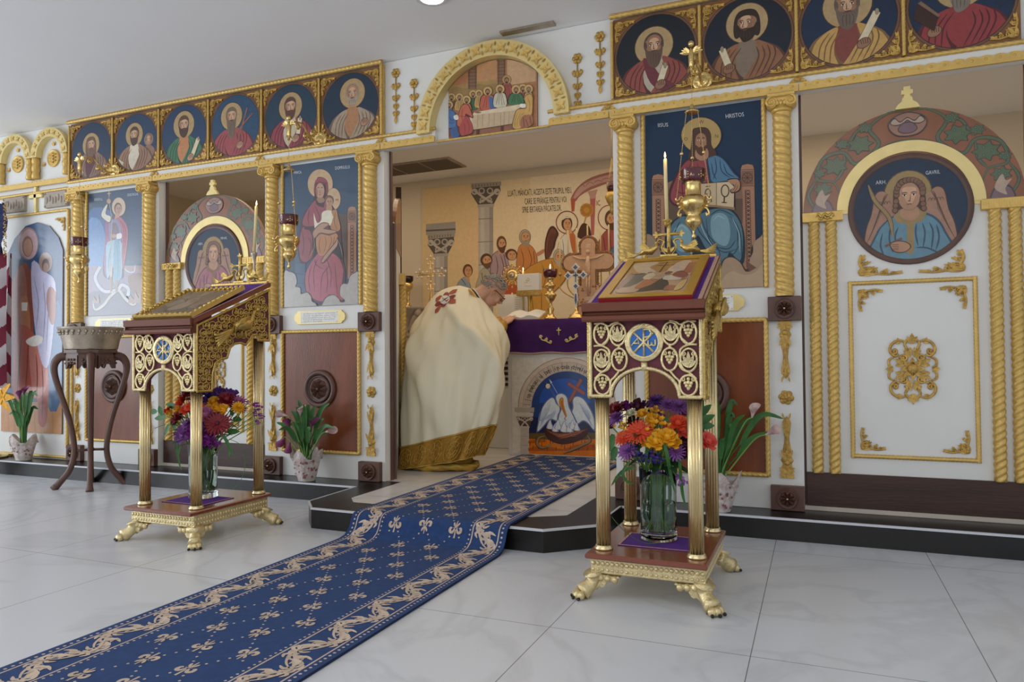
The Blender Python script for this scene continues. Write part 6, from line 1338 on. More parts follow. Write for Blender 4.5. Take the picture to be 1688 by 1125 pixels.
def blade(mb, pts, w, n=4):
    """long narrow leaf along a path"""
    P = cat_rom(pts, n, False); m = len(P); vs = []
    for i in range(m):
        t = (P[min(i+1, m-1)]-P[max(i-1, 0)]).normalized(); s = t.cross(Vector((.3, -.9, .2))); s = s.normalized() if s.length > 1e-4 else Vector((1, 0, 0)); ww = w*(math.sin(PI*min(1, .12+.88*i/(m-1)))**.7)/2+.0003
        q = s.cross(t)*ww*.35; vs += [P[i]-s*ww+q, P[i], P[i]+s*ww+q]
    mb.add(vs, [(3*i+j, 3*i+j+1, 3*i+j+4, 3*i+j+3) for i in range(m-1) for j in (0, 1)], True)
def vase(cx, cy, z0, label):
    e = empty('vase', (cx, cy, z0), label, 'vase', 'glass flower vases'); R = .069
    MB().lathe([(R*.9, 0), (R, .004), (R*1.02, .02), (R*.97, .04), (R*.98, .10), (R*1.0, .2), (R*1.04, .268), (R*1.045, .27), (R*1.0, .27), (R*.95, .2), (R*.93, .10), (R*.92, .045), (R*.88, .028), (0.001, .024)], (0, 0, 0), 48, capt=False).build('glass_body', 'glass', e)
    MB().lathe([(R*.87, .0285), (R*.915, .046), (R*.925, .10), (R*.93, .14)], (0, 0, 0), 40).build('water', 'water', e)
    return e
def bouquet(cx, cy, z0, lst, label, leaves, zt_=None, seed=1):
    """lst rows: kind, material, pixel u, v, radius m, depth shift; heads face out of the dome"""
    e = empty('flower_bouquet', (cx, cy, z0), label, 'flowers', None); off = Vector((cx, cy, z0)); rnd = random.Random(seed); heads = []
    hub = Vector((cx, cy, z0+.22))
    for kind, m, u, v, r, dy in lst:
        p = px(u, v, cy+dy); heads.append(p); d = (p-hub).normalized()+Vector((.0, -.55, .1)); head_obj(kind, m, p, d, r, e, off)
    for k in range(16):   # the far side of the dome
        a = rnd.uniform(.1, PI-.1); z = z0+rnd.uniform(.33, .47); r = rnd.uniform(.07, .13); p = Vector((cx+r*math.cos(a), cy+.3*r+r*.7*math.sin(a), z)); kind, m = rnd.choice([('pompon', 'petal_violet'), ('rose', 'petal_yellow'), ('daisy', 'petal_mauve'), ('pompon', 'petal_darkred'), ('rose', 'petal_red')]); head_obj(kind, m, p, p-hub, rnd.uniform(.022, .032), e, off); heads.append(p)
    st = MB()
    for i, p in enumerate(heads):
        b = Vector((rnd.uniform(-.04, .04), rnd.uniform(-.04, .04), .035)); q = p-off; neck = Vector((q.x*.25+rnd.uniform(-.03, .03), q.y*.25+rnd.uniform(-.02, .02), .262))
        st.tube(cat_rom([tuple(b), tuple(Vector((b.x*-.2, b.y*-.2, .14))+neck*.3*Vector((1, 1, 0)).length*0), tuple(neck), tuple(neck.lerp(q, .6)), tuple(q-(q-neck).normalized()*.004)], 3, False), .0026, 5)
    st.build('stems', 'stem', e)
    lv = MB()
    for k in range(60):
        a = rnd.uniform(0, 6.28); z = rnd.uniform(.27, .42); r = rnd.uniform(.03, .11); c = Vector((r*math.cos(a), r*math.sin(a), z)); d = Vector((math.cos(a), math.sin(a), rnd.uniform(-.3, .8))); lv.petal(c, d, (0, 0, 1), rnd.uniform(.05, .08), rnd.uniform(.02, .035), -.2, 4)
    lv.build('leaves', 'leafd', e)
    gs = MB()
    for k in range(26): x, y = rnd.uniform(-.05, .05), rnd.uniform(-.05, .05); blade(gs, [(x*.6, y*.6, .04), (x*.9, y*.9, .14), (x, y, .26), (x*1.5, y*1.5, .31)], rnd.uniform(.006, .012))
    for L in leaves:
        P = [px(u, v, cy+dy)-off for u, v, dy in L[1:]]
        if L[0] == 'b': blade(gs, [tuple(p) for p in P], .012)
        elif L[0] == 't': gs.tube(cat_rom([tuple(p) for p in P], 5, False), .0014, 5)
        else: gs.petal(P[0], P[1]-P[0], (0, -1, .3), (P[1]-P[0]).length, .03, .05, 5)
    gs.build('grass_blades', 'leaf', e); return e
A = lambda x, y: (990+x/4.327, 640+y/4.327); B = lambda x, y: (240+x/5.357, 630+y/5.357)
RX, RY = -.565, -1.05; LX, LY = -2.865, -1.035
R_ = []
def fr_(fn, kind, m, x, y, r, dy, px_m): u, v = fn(x, y); return (kind, m, u, v, (1.12 if kind == 'gerbera' else 1.42)*r/px_m, dy)
for row in (('gerbera', 'petal_orange', 270, 310, 88, -.13), ('gerbera', 'petal_orange', 160, 355, 60, -.10), ('rose', 'petal_orange', 553, 262, 42, -.12), ('rose', 'petal_coral', 492, 300, 30, -.11), ('rose', 'petal_coral', 590, 320, 36, -.10), ('rose', 'petal_coral', 752, 390, 46, -.06),
    ('rose', 'petal_yellow', 300, 195, 30, -.07), ('pompon', 'petal_yellow', 375, 232, 40, -.10), ('sprig', 'petal_yellow', 400, 175, 36, -.06), ('sprig', 'petal_yellow', 440, 258, 44, -.12), ('rose', 'petal_yellow', 400, 390, 46, -.14), ('pompon', 'petal_yellow', 330, 375, 40, -.13), ('rose', 'petal_yellow', 478, 360, 44, -.14), ('rose', 'petal_yellow', 520, 395, 34, -.13), ('sprig', 'petal_yellow', 165, 290, 40, -.08), ('pompon', 'petal_yellow', 590, 250, 34, -.08), ('sprig', 'petal_yellow', 380, 310, 40, -.11), ('pompon', 'petal_orange', 190, 370, 22, -.13),
    ('daisy', 'petal_mauve', 115, 220, 56, -.06), ('daisy', 'petal_violet', 400, 100, 58, -.02), ('daisy', 'petal_mauve', 485, 125, 56, -.04), ('daisy', 'petal_mauve', 560, 140, 60, -.05), ('daisy', 'petal_mauve', 195, 448, 60, -.12), ('daisy', 'petal_mauve', 535, 458, 54, -.11), ('sprig', 'petal_mauve', 575, 655, 30, -.09),
    ('rose', 'petal_red', 120, 168, 48, -.03), ('pompon', 'petal_magenta', 192, 140, 38, -.02), ('pompon', 'petal_darkred', 280, 135, 46, -.02), ('sprig', 'petal_blue', 345, 135, 32, -.01), ('rose', 'petal_white', 218, 188, 26, -.05), ('pompon', 'petal_darkred', 590, 400, 50, -.06), ('pompon', 'petal_darkred', 600, 460, 40, -.06),
    ('sprig', 'petal_blue', 250, 450, 34, -.12), ('sprig', 'petal_blue', 295, 490, 26, -.11), ('sprig', 'petal_blue', 365, 485, 34, -.12), ('sprig', 'petal_blue', 410, 500, 30, -.11), ('sprig', 'petal_blue', 495, 468, 28, -.11), ('pompon', 'petal_darkred', 70, 265, 36, -.03), ('pompon', 'petal_darkred', 240, 250, 40, -.03), ('daisy', 'petal_violet', 640, 150, 50, -.02), ('rose', 'petal_yellow', 650, 260, 40, -.06)):
    R_.append(fr_(A, *row, 433*4.327))
L_ = []
for row in (('gerbera', 'petal_red', 635, 368, 98, -.13), ('rose', 'petal_red', 305, 325, 50, -.08), ('rose', 'petal_red', 718, 168, 50, -.04), ('rose', 'petal_red', 375, 125, 46, -.02), ('rose', 'petal_orange', 335, 168, 42, -.03), ('rose', 'petal_orange', 318, 205, 38, -.05), ('rose', 'petal_orange', 380, 258, 46, -.09), ('rose', 'petal_orange', 205, 262, 32, -.04), ('rose', 'petal_red', 450, 150, 50, -.05), ('rose', 'petal_orange', 450, 230, 50, -.10),
    ('rose', 'petal_yellow', 605, 180, 34, -.06), ('pompon', 'petal_yellow', 633, 230, 36, -.09), ('pompon', 'petal_yellow', 690, 245, 36, -.09), ('rose', 'petal_yellow', 562, 242, 30, -.09), ('pompon', 'petal_yellow', 302, 260, 40, -.07), ('pompon', 'petal_yellow', 215, 278, 28, -.05), ('daisy', 'petal_yellow', 820, 228, 48, -.04), ('pompon', 'petal_yellow', 300, 295, 30, -.07),
    ('pompon', 'petal_blue', 560, 108, 50, -.01), ('pompon', 'petal_violet', 668, 112, 54, -.01), ('pompon', 'petal_violet', 762, 125, 48, -.01), ('daisy', 'petal_pinkmauve', 820, 178, 56, -.01), ('pompon', 'petal_violet', 540, 188, 46, -.04), ('rose', 'petal_pinkmauve', 545, 310, 58, -.11), ('rose', 'petal_mauve', 520, 240, 36, -.08), ('pompon', 'petal_mauve', 350, 470, 66, -.09), ('daisy', 'petal_mauve', 378, 380, 56, -.09), ('pompon', 'petal_magenta', 560, 490, 60, -.11), ('sprig', 'petal_magenta', 605, 520, 44, -.11), ('pompon', 'petal_blue', 520, 400, 44, -.1), ('pompon', 'petal_magenta', 450, 440, 60, -.1), ('daisy', 'petal_pinkmauve', 850, 240, 40, .0),
    ('sprig', 'petal_magenta', 985, 215, 30, -.02), ('sprig', 'petal_magenta', 1020, 300, 20, -.02), ('sprig', 'petal_magenta', 990, 355, 16, -.02), ('sprig', 'petal_magenta', 905, 180, 14, -.02), ('sprig', 'petal_magenta', 970, 280, 18, -.02), ('pompon', 'petal_darkred', 255, 360, 26, -.05)):
    L_.append(fr_(B, *row, 327*5.357))
def lv_(fn, t, *pts): return (t,)+tuple((*fn(x, y), dy) for x, y, dy in pts)
vase(RX, RY, .169, 'clear glass vase with water on the near right lectern'); vase(LX, LY, .169, 'clear glass vase with water on the left lectern')
bouquet(RX, RY, .169, R_, 'mixed bouquet with big orange gerbera, yellow and mauve flowers, under the near right lectern', [lv_(A, 'b', (330, 600, -.07), (325, 480, -.12), (350, 380, -.15), (385, 335, -.15)), lv_(A, 'b', (440, 330, -.15), (470, 460, -.15), (500, 620, -.11), (530, 750, -.10)), lv_(A, 'b', (560, 480, -.12), (570, 620, -.10), (585, 760, -.09), (608, 848, -.09)), lv_(A, 'b', (250, 560, -.08), (150, 600, -.10), (75, 700, -.11)), lv_(A, 'b', (210, 520, -.10), (160, 600, -.11), (180, 660, -.11), (245, 688, -.08)), lv_(A, 'l', (690, 250, -.02), (815, 195, .0)), lv_(A, 'l', (700, 200, .0), (790, 120, .0)), lv_(A, 'l', (700, 270, -.02), (810, 270, .0)), lv_(A, 'l', (110, 420, -.05), (85, 520, -.05)), lv_(A, 'l', (90, 330, -.05), (70, 450, -.05)), lv_(A, 't', (80, 920, -.13), (180, 1030, -.14), (310, 1105, -.13), (420, 1105, -.11))], seed=4)
bouquet(LX, LY, .169, L_, 'mixed bouquet with dark red gerbera and purple flowers, under the left lectern', [lv_(B, 'b', (630, 420, -.13), (700, 500, -.12), (740, 590, -.1), (735, 680, -.1)), lv_(B, 'b', (650, 430, -.13), (720, 520, -.12), (780, 670, -.1)), lv_(B, 'b', (290, 450, -.06), (270, 540, -.06), (290, 680, -.06), (315, 780, -.06)), lv_(B, 'b', (300, 450, -.06), (300, 560, -.06), (290, 650, -.06)), lv_(B, 't', (740, 505, -.05), (840, 560, -.05), (880, 700, -.04), (850, 850, -.05), (765, 955, -.06)), lv_(B, 'l', (280, 225, -.03), (185, 195, -.03)), lv_(B, 'l', (180, 310, -.03), (85, 325, -.03)), lv_(B, 'l', (215, 370, -.03), (175, 475, -.03)), lv_(B, 'l', (150, 290, -.03), (120, 210, -.03)), lv_(B, 'l', (100, 265, -.02), (40, 260, -.02)), lv_(B, 'l', (245, 330, -.05), (270, 440, -.05)), lv_(B, 'l', (770, 330, -.02), (850, 330, -.02)), lv_(B, 'l', (760, 300, -.04), (780, 210, -.04)), lv_(B, 'l', (720, 440, -.05), (830, 440, -.02)), lv_(B, 't', (290, 350, -.04), (200, 310, -.03), (100, 255, -.03)), lv_(B, 't', (850, 360, -.02), (930, 320, -.02), (985, 230, -.02)), lv_(B, 't', (270, 390, -.04), (170, 380, -.05), (80, 410, -.06))], seed=9)
# ================================================================ potted calla lilies
M['spathe'] = mat('calla_white_pink', '#e4cfc0', .5, col2='#b48a94', nscale=30); M['spathep'] = mat('calla_purple', '#8c3a6c', .5, noise=.3, nscale=30)
M['wrapfl'] = mat('floral_wrap', '#e2dcd6', .6, col2='#c0a8a0', nscale=55)
def calla(cx, cy, label, flw, seed, h=.30):
    e = empty('potted_calla', (cx, cy, .105), label, 'plant', 'potted calla lilies'); rnd = random.Random(seed)
    n = 28; vs = []
    for j, (r, z) in enumerate(((.052, 0), (.06, .03), (.074, .09), (.088, .14), (.098, .165))):
        for k in range(n):
            t = 2*PI*k/n; s = 1+(.07*math.sin(4*t+.4)+.05*math.sin(9*t))*j/4; z_ = z*(1+(.22*math.sin(4*t+1) if j == 4 else .05*math.sin(4*t) if j == 3 else 0)); vs.append((r*s*math.cos(t), r*s*math.sin(t), z_))
    for k in range(n): t = 2*PI*k/n; vs.append((.06*math.cos(t), .06*math.sin(t), .12))
    mb = MB(); mb.add(vs, [(j*n+k, j*n+(k+1) % n, (j+1)*n+(k+1) % n, (j+1)*n+k) for j in range(5) for k in range(n)]+[tuple(range(n-1, -1, -1)), tuple(5*n+k for k in range(n))], False); w = mb.build('floral_wrap', 'wrapfl', e)
    fm = MB()
    for k in range(34):
        t = rnd.uniform(PI, 2*PI); z = rnd.uniform(.02, .13); r = .056+.25*z+.002
        c = Vector((r*math.cos(t), r*math.sin(t), z)); 
        for j in range(4): a = j*PI/2+k; fm.petal(c, (math.cos(a)*-math.sin(t), math.cos(a)*math.cos(t), math.sin(a)), (math.cos(t), math.sin(t), 0), .008, .006, .05, 2)
    fm.build('printed_flowers', fmat('print_red', '#a8503c', '#6c5c6c'), w)
    lf = MB()
    for k in range(22):
        a = 2*PI*k/22+rnd.uniform(-.2, .2); r = rnd.uniform(.01, .03); H = h*rnd.uniform(.65, 1.25); sp = rnd.uniform(.05, .17)*(1.25 if k % 3 == 0 else .8); c, s = math.cos(a), math.sin(a)*(.6 if math.sin(a) < 0 else .15)
        lf.tube(cat_rom([(r*c, r*s, .1), (r*c*1.4, r*s*1.4, .1+H*.35), ((r+sp*.45)*c, (r+sp*.45)*s, .1+H*.65)], 4, False), .0042, 5)
        blade(lf, [((r+sp*.4)*c, (r+sp*.4)*s, .1+H*.6), ((r+sp*.65)*c, (r+sp*.65)*s, .1+H*.85), ((r+sp*.95)*c, (r+sp*.95)*s, .1+H), ((r+sp*1.4)*c, (r+sp*1.4)*s, .1+H*(.95 if k % 2 else 1.08))], rnd.uniform(.024, .036))
    lf.build('leaves', 'leaf', e)
    for (x, z, m, dx, dz) in flw:
        P = cat_rom([(0, -.01, .12), (x*.2, -.02, z*.5), (x*.75, -.03, z*.92), (x, -.035, z)], 6, False); MB().tube(P, .0035, 6).build('flower_stalk', 'stem', e)
        mb = MB(); d = Vector((dx, -.1, dz)).normalized(); q = orient(d).to_3x3(); vs = []; n = 14
        for j in range(7):
            t = j/6
            for k in range(n):
                a = 2*PI*k/n; rr = .004+.019*t**1.4*(1+.5*max(0, math.cos(a))*t); v = Vector((rr*math.cos(a), rr*math.sin(a), .055*t*(1+.28*math.cos(a)*t))); vs.append(Vector((x, -.035, z))+q @ v)
        mb.add(vs, [(j*n+k, j*n+(k+1) % n, (j+1)*n+(k+1) % n, (j+1)*n+k) for j in range(6) for k in range(n)], True); mb.build('calla_flower', m, e)
    return e
calla(-2.945, -.13, 'potted calla lily in floral wrap, white and purple blooms, left of the altar step', [(.17, .31, 'spathe', 1, .25), (-.02, .40, 'spathe', .1, 1), (-.14, .27, 'spathep', -.6, -.8), (-.10, .32, 'spathep', -.3, .8), (.06, .33, 'spathep', .4, .8), (-.1, .24, 'spathep', -.2, -1), (-.12, .40, 'spathe', -.8, .2)], 3)
calla(-5.62, -.13, 'potted calla lily in floral wrap at the far left, before the tall print', [(-.07, .45, 'spathe', -.5, .8), (.05, .50, 'spathep', .3, 1), (.0, .47, 'spathep', .0, 1)], 8, .34)
calla(-.452, -.14, 'potted calla lily in floral wrap behind the near right lectern', [(.16, .46, 'spathe', .2, .9), (.22, .38, 'spathe', .7, .4)], 12, .36)
# ================================================================ plant stand and basin
e = empty('plant_stand', (-4.59, -.35, 0), 'dark carved wooden stand with four curved legs carrying the metal basin', 'stand')
mb = MB()
hexp = lambda r: [(r*math.cos(PI/4+PI/2*k)*1.0, r*math.sin(PI/4+PI/2*k)) for k in range(4)]
octp = lambda r: [(r*math.cos(PI/8+PI/4*k), r*math.sin(PI/8+PI/4*k)) for k in range(8)]
mb.prism(octp(.165), .915, .935, 'z'); mb.prism(octp(.15), .895, .915, 'z'); mb.build('top_board', 'wood', e)
ap_ = MB()
for k in range(8):
    a0, a1 = PI/8+PI/4*k, PI/8+PI/4*(k+1); A0 = Vector((.142*math.cos(a0), .142*math.sin(a0), 0)); A1 = Vector((.142*math.cos(a1), .142*math.sin(a1), 0)); n = 10; pts = [(0, .9), (1, .9)]+[(1-i/n, .80+.055*math.sin(PI*i/n)+(.0 if i % 2 else .008)) for i in range(n+1)]
    d = (A1-A0); nn = Vector((d.y, -d.x, 0)).normalized(); vs = [A0+d*p[0]+Vector((0, 0, p[1]))+nn*q for q in (0, .012) for p in pts]; m = len(pts)
    ap_.add(vs, [tuple(range(m)), tuple(range(2*m-1, m-1, -1))]+[(i, i+m, (i+1) % m+m, (i+1) % m) for i in range(m)])
    for t in (.25, .5, .75):
        for z in (.87, .845): ap_.ball(A0+d*t+nn*.013+Vector((0, 0, z)), .011, 7, (1, 1, .8))
ap_.build('carved_apron', 'wood', e)
for k in range(4):
    a = PI/4+PI/2*k+.12; c, s = math.cos(a), math.sin(a); pr = [(.13, .895), (.185, .885), (.215, .83), (.205, .74), (.165, .60), (.125, .46), (.10, .32), (.098, .22), (.125, .12), (.175, .05), (.205, .012), (.215, 0)]
    P = [(p[0]*c, p[0]*s, p[1]) for p in cat_rom([(q[0], q[1], 0) for q in pr], 4, False)]; m_ = len(P)
    lg = MB(); lg.tube(P, [.024+.008*max(0, 1-i/(m_*.25))+.003*math.sin(i) *0-.006*math.sin(PI*i/(m_-1))+.003*(i > m_-6) for i in range(m_)], 6, up=(-s, c, 0)); lg.ball((.205*c, .205*s, .02), .022, 8, (1, 1, .85)); l_ = lg.build('leg', 'wood', e)
    cv_ = MB(); 
    for j in range(5): cv_.ball((c*(.16+.012*j), s*(.16+.012*j), .905-.006*j*j), .014, 7)
    cv_.build('knee_carving', 'wood', l_)
    MB().tube([(c*.105, s*.105, .25), (c*.0, s*.0, .255)], .0095, 6).build('stretcher', 'wood', e)
MB().lathe([(.02, .243), (.024, .255), (.02, .268)], (0, 0, 0), 14).build('stretcher_boss', 'wood', e)
e = empty('brass_basin', (-4.59, -.35, .935), 'round silvery metal basin with engraved rim standing on the dark plant stand', 'basin')
MB().lathe([(.15, 0), (.16, .004), (.163, .012), (.172, .06), (.192, .13), (.200, .145), (.204, .15), (.200, .155), (.190, .148), (.168, .08), (.155, .02), (.001, .016)], (0, 0, 0), 48, capt=False).build('bowl', 'silver', e)
g = MB()
for k in range(30):
    t = 2*PI*k/30
    for z, r_, s_ in ((.125, .1925, .011), (.108, .187, .008), (.118, .190, .006)): g.ball((r_*math.cos(t+z*2), r_*math.sin(t+z*2), z), s_, 6, (1, 1, 1.1))
g.build('engraved_garland', 'silver', e)
# ================================================================ flag and a yellow flower at the left edge
e = empty('flag', (-5.86, -.14, .105), 'red and white striped flag hanging at the left edge of the photo', 'flag')
mb = MB(); vs = []; W_ = 70; Hh = 110; cols = []
M['flag'] = paintmat('flag_cloth', .8, weave=.03)
for j in range(Hh+1):
    for i in range(W_+1):
        u = i/W_; z = .55+1.05*j/Hh; w = .30-.04*(1-j/Hh); vs.append((-.17+u*w+.0, -.0+.035*math.sin(u*16+j*.02)-.01, z))
fs = [(j*(W_+1)+i, j*(W_+1)+i+1, (j+1)*(W_+1)+i+1, (j+1)*(W_+1)+i) for j in range(Hh) for i in range(W_)]; mb.add(vs, fs, True); me = mb.mesh('stripes'); ca = me.color_attributes.new('Col', 'FLOAT_COLOR', 'CORNER'); buf = []
for p in me.polygons:
    c = p.index; i, j = c % W_, c//W_; t = (j*1.05/Hh-1.5*(i/W_)*.30)*6.2; cc = lin('#7a2438') if int(math.floor(t)) % 2 == 0 else lin('#c4bfc0'); buf += [*cc, 1]*4
ca.data.foreach_set('color', buf); link('stripes', me, 'flag', e)
canton = MB(); canton.add([(-.17+.19*i/8, -.012+.03*math.sin(i*1.3+j), 1.58+.42*j/6) for j in range(7) for i in range(9)], [(j*9+i, j*9+i+1, (j+1)*9+i+1, (j+1)*9+i) for j in range(6) for i in range(8)], True); canton.build('blue_canton', mat('canton_blue', '#2c3460', .8, noise=.2), e)
fr2 = MB()
for k in range(40): t = k/39; fr2.tube([(.045+.02*math.sin(k), -.02, 1.58+.42*t), (.06+.02*math.sin(k*2), -.03, 1.57+.42*t)], .004, 5)
fr2.build('gold_fringe', 'gilt', e); MB().tube([(-.12, .02, 0), (-.12, .02, 2.05)], .014, 10).build('pole', 'brass', e); MB().lathe([(.09, 0), (.09, .02), (.03, .035), (.02, .06)], (-.12, .02, 0), 24).build('pole_base', 'brass', e)
e = empty('yellow_lily', (-5.93, -.42, 0), 'yellow orange flower with green stem at the left edge of the photo', 'flower')
off = Vector((-5.93, -.42, 0)); c = px(4, 655, -.42)-off; mb = MB()
for k in range(6): a = 2*PI*k/6; mb.petal(c, (math.cos(a)+.2, -.5, math.sin(a)), (0, -1, 0), .11, .055, -.5, 6, .3)
mb.build('petals', 'petal_yellow', e); mb = MB(); mb.tube([(0, 0, .0), (c.x*.5, 0, c.z*.5), tuple(c)], .005, 6); blade(mb, [(0, 0, .3), (.05, 0, .4), (.1, -.02, .42)], .02); mb.build('stalk', 'stem', e); MB().lathe([(.06, 0), (.08, .15), (.075, .15), (.05, .01)], (0, 0, 0), 24).build('vase_body', 'glass', e)
# ================================================================ the blue runner
M['carpet'] = paintmat('carpet_pile', .95, weave=.16)
prof = [(1.385, .1155), (-.77, .1155), (-.80, .1145), (-.825, .108), (-.842, .094), (-.852, .075), (-.862, .052), (-.878, .032), (-.905, .017), (-.945, .0105), (-1.0, .0095), (-3.7, .0095)]
sl_ = [0]
for a_, b_ in zip(prof[:-1], prof[1:]): sl_.append(sl_[-1]+math.hypot(b_[0]-a_[0], b_[1]-a_[1]))
X0, X1 = -2.105, -1.28; Wc = X1-X0; CV_, CF, CC = [], [], []; layer = [0]
def cadd(col, pts, L=None):
    L = layer[0] if L is None else L; c = [x*1.1 for x in lin(col)]; smin = min(p[1] for p in pts); smax = max(p[1] for p in pts)
    for i in range(len(prof)-1):
        if smax < sl_[i] or smin > sl_[i+1]: continue
        q = clip(pts, [(-9, sl_[i]), (9, sl_[i]), (9, sl_[i+1]), (-9, sl_[i+1])]) if (smin < sl_[i] or smax > sl_[i+1]) else pts
        q = [(min(max(p[0], 0), Wc), p[1]) for p in q]
        if len(q) < 3: continue
        (ya, za), (yb, zb_) = prof[i], prof[i+1]; ln = sl_[i+1]-sl_[i]; n_ = Vector((0, -(zb_-za)/ln*-1, 0)); tv = Vector((0, (yb-ya)/ln, (zb_-za)/ln)); nv = Vector((1, 0, 0)).cross(tv); nv = nv if nv.z > 0 or nv.y < 0 else -nv
        if nv.z < 0: nv = -nv
        b = len(CV_); 
        for x, s in q: CV_.append(Vector((X0+x, ya, za))+tv*(s-sl_[i])+nv*(.00006*L))
        CF.append(tuple(range(b, b+len(q)))); CC.append(c)
S = sl_[-1]; nav, bei = '#213c69', '#bba896'
cadd(nav, [(0, 0), (Wc, 0), (Wc, S), (0, S)], 0); layer[0] = 1
_lc = [0]
def stroke(col, pts, w, sm=3, L=1):
    _lc[0] = (_lc[0]+1) % 14; L = 4+_lc[0]*2
    P = [Vector((p[0], p[1], 0)) for p in pts]; P = cat_rom(P, sm, False) if len(P) > 2 else P; m = len(P); A_, B_ = [], []
    for i in range(m):
        t = (P[min(i+1, m-1)]-P[max(i-1, 0)]).normalized(); q = Vector((-t.y, t.x, 0))*w/2*(math.sin(PI*(.1+.85*i/(m-1)))**.8); A_.append(P[i]+q); B_.append(P[i]-q)
    for i in range(m-1): cadd(col, [(A_[i].x, A_[i].y), (A_[i+1].x, A_[i+1].y), (B_[i+1].x, B_[i+1].y), (B_[i].x, B_[i].y)], L)
def dot(x, s, r, L=1): cadd(bei, [(x+r*math.cos(PI*k/3), s+r*math.sin(PI*k/3)) for k in range(6)], L)
def fleur(x, s, d=1, k=.037):
    for P, w in (([(0, 1.25), (0, .2)], .5), ([(.15, .05), (.45, .55), (.85, .4), (.8, .0), (.55, .05)], .32), ([(-.15, .05), (-.45, .55), (-.85, .4), (-.8, .0), (-.55, .05)], .32), ([(0, -.1), (0, -1.05)], .42), ([(.1, -.15), (.35, -.5), (.42, -.75)], .22), ([(-.1, -.15), (-.35, -.5), (-.42, -.75)], .22), ([(-.4, -.04), (.4, -.04)], .2)): stroke(bei, [(x+p[0]*k*.86, s-d*p[1]*k) for p in P], w*k*1.15, 3, 3)
bw = .185
for sgn, x0 in ((1, 0), (-1, Wc)):
    for o_, w in ((.034, .006), (bw-.022, .006)): cadd(bei, [(x0+sgn*o_, 0), (x0+sgn*(o_+w), 0), (x0+sgn*(o_+w), S), (x0+sgn*o_, S)][::sgn], 1)
    s = .01
    while s < S: dot(x0+sgn*.021, s, .0052); dot(x0+sgn*(bw-.006), s, .0045); s += .0215
    s = -.05; k = 0
    while s < S+.1:
        f = 1 if k % 2 == 0 else -1; c = x0+sgn*(.099); T = lambda P: [(c+sgn*p[0]*f, s+p[1]) for p in P]
        stroke(bei, T([(-.04, .0), (.0, .06), (.038, .12), (.01, .19), (-.04, .23)]), .010, 4, 2)
        for a0, (bx, bs), L in ((-2.6, (.03, .09), .055), (-2.1, (.03, .10), .062), (-1.6, (.03, .11), .06), (-1.1, (.028, .12), .055), (-.6, (.02, .13), .045), (2.7, (.02, .15), .05), (3.3, (.01, .16), .06), (2.2, (.02, .17), .045), (.6, (-.02, .02), .045), (1.2, (-.02, .03), .05), (1.8, (-.03, .03), .04), (-.2, (-.02, .04), .05), (2.9, (-.02, .2), .03), (.2, (-.03, .21), .04), (.9, (-.03, .22), .035)):
            ex, es = bx+L*math.cos(a0), bs+L*math.sin(a0)*.8; ex = max(-.052, min(.052, ex)); mx_, ms = (bx+ex)/2-.016*math.sin(a0), (bs+es)/2+.016*math.cos(a0); stroke('#c7b5a2' if L > .05 else bei, T([(bx, bs), (mx_, ms), (ex, es)]), .0125, 3, 3)
        s += .108; k += 1
row = 0; s = .06; dx = .16; ds = .135; xc = Wc/2
# rows are placed so that one row of three falls on the drop over the step
s = (sl_[4]+.012) % (2*ds)-2*ds; row = 0
while s < S+.1:
    xs_ = [xc-dx, xc, xc+dx] if row % 2 == 0 else [xc-dx/2, xc+dx/2]
    for i_, x in enumerate(xs_): fleur(x, s, 1 if (i_+row//2) % 2 == 0 else -1)
    for x in ([xc-dx*1.0, xc, xc+dx] if row % 2 == 0 else [xc-dx/2, xc+dx/2]):
        for q in (-1, 1):
            for t in (.3, .5, .7):
                X = x+q*dx/2*t
                if abs(X-xc) < Wc/2-bw-.012 and not (row % 2 == 0 and abs(X-xc) > dx*1.2): dot(X, s+ds*t, .0045, 3)
    s += ds; row += 1
me = bpy.data.meshes.new('carpet_runner'); nb = len(CV_)
for (y, z) in prof:   # pile edge and underside
    CV_ += [Vector((X0, y, z)), Vector((X0, y+.0, max(z-.010, .0008) if z < .09 else z-.0105)), Vector((X1, y, z)), Vector((X1, y, max(z-.010, .0008) if z < .09 else z-.0105))]
for i in range(len(prof)-1):
    a_, b_ = nb+4*i, nb+4*i+4
    for f in ((a_, a_+1, b_+1, b_), (a_+2, b_+2, b_+3, a_+3), (a_+1, a_+3, b_+3, b_+1)): CF.append(f); CC.append([.012, .022, .07])
CF.append((nb, nb+2, nb+3, nb+1)); CC.append([.012, .022, .07]); j = nb+4*(len(prof)-1); CF.append((j, j+1, j+3, j+2)); CC.append([.012, .022, .07])
me.from_pydata([tuple(v) for v in CV_], [], CF); ca = me.color_attributes.new('Col', 'FLOAT_COLOR', 'CORNER'); buf = []
for p, c in zip(me.polygons, CC): buf += [*c, 1]*len(p.vertices)
ca.data.foreach_set('color', buf); o = link('carpet_runner', me, 'carpet'); tag(o, 'long blue carpet runner with beige lily motifs running over the step to the altar', 'carpet')
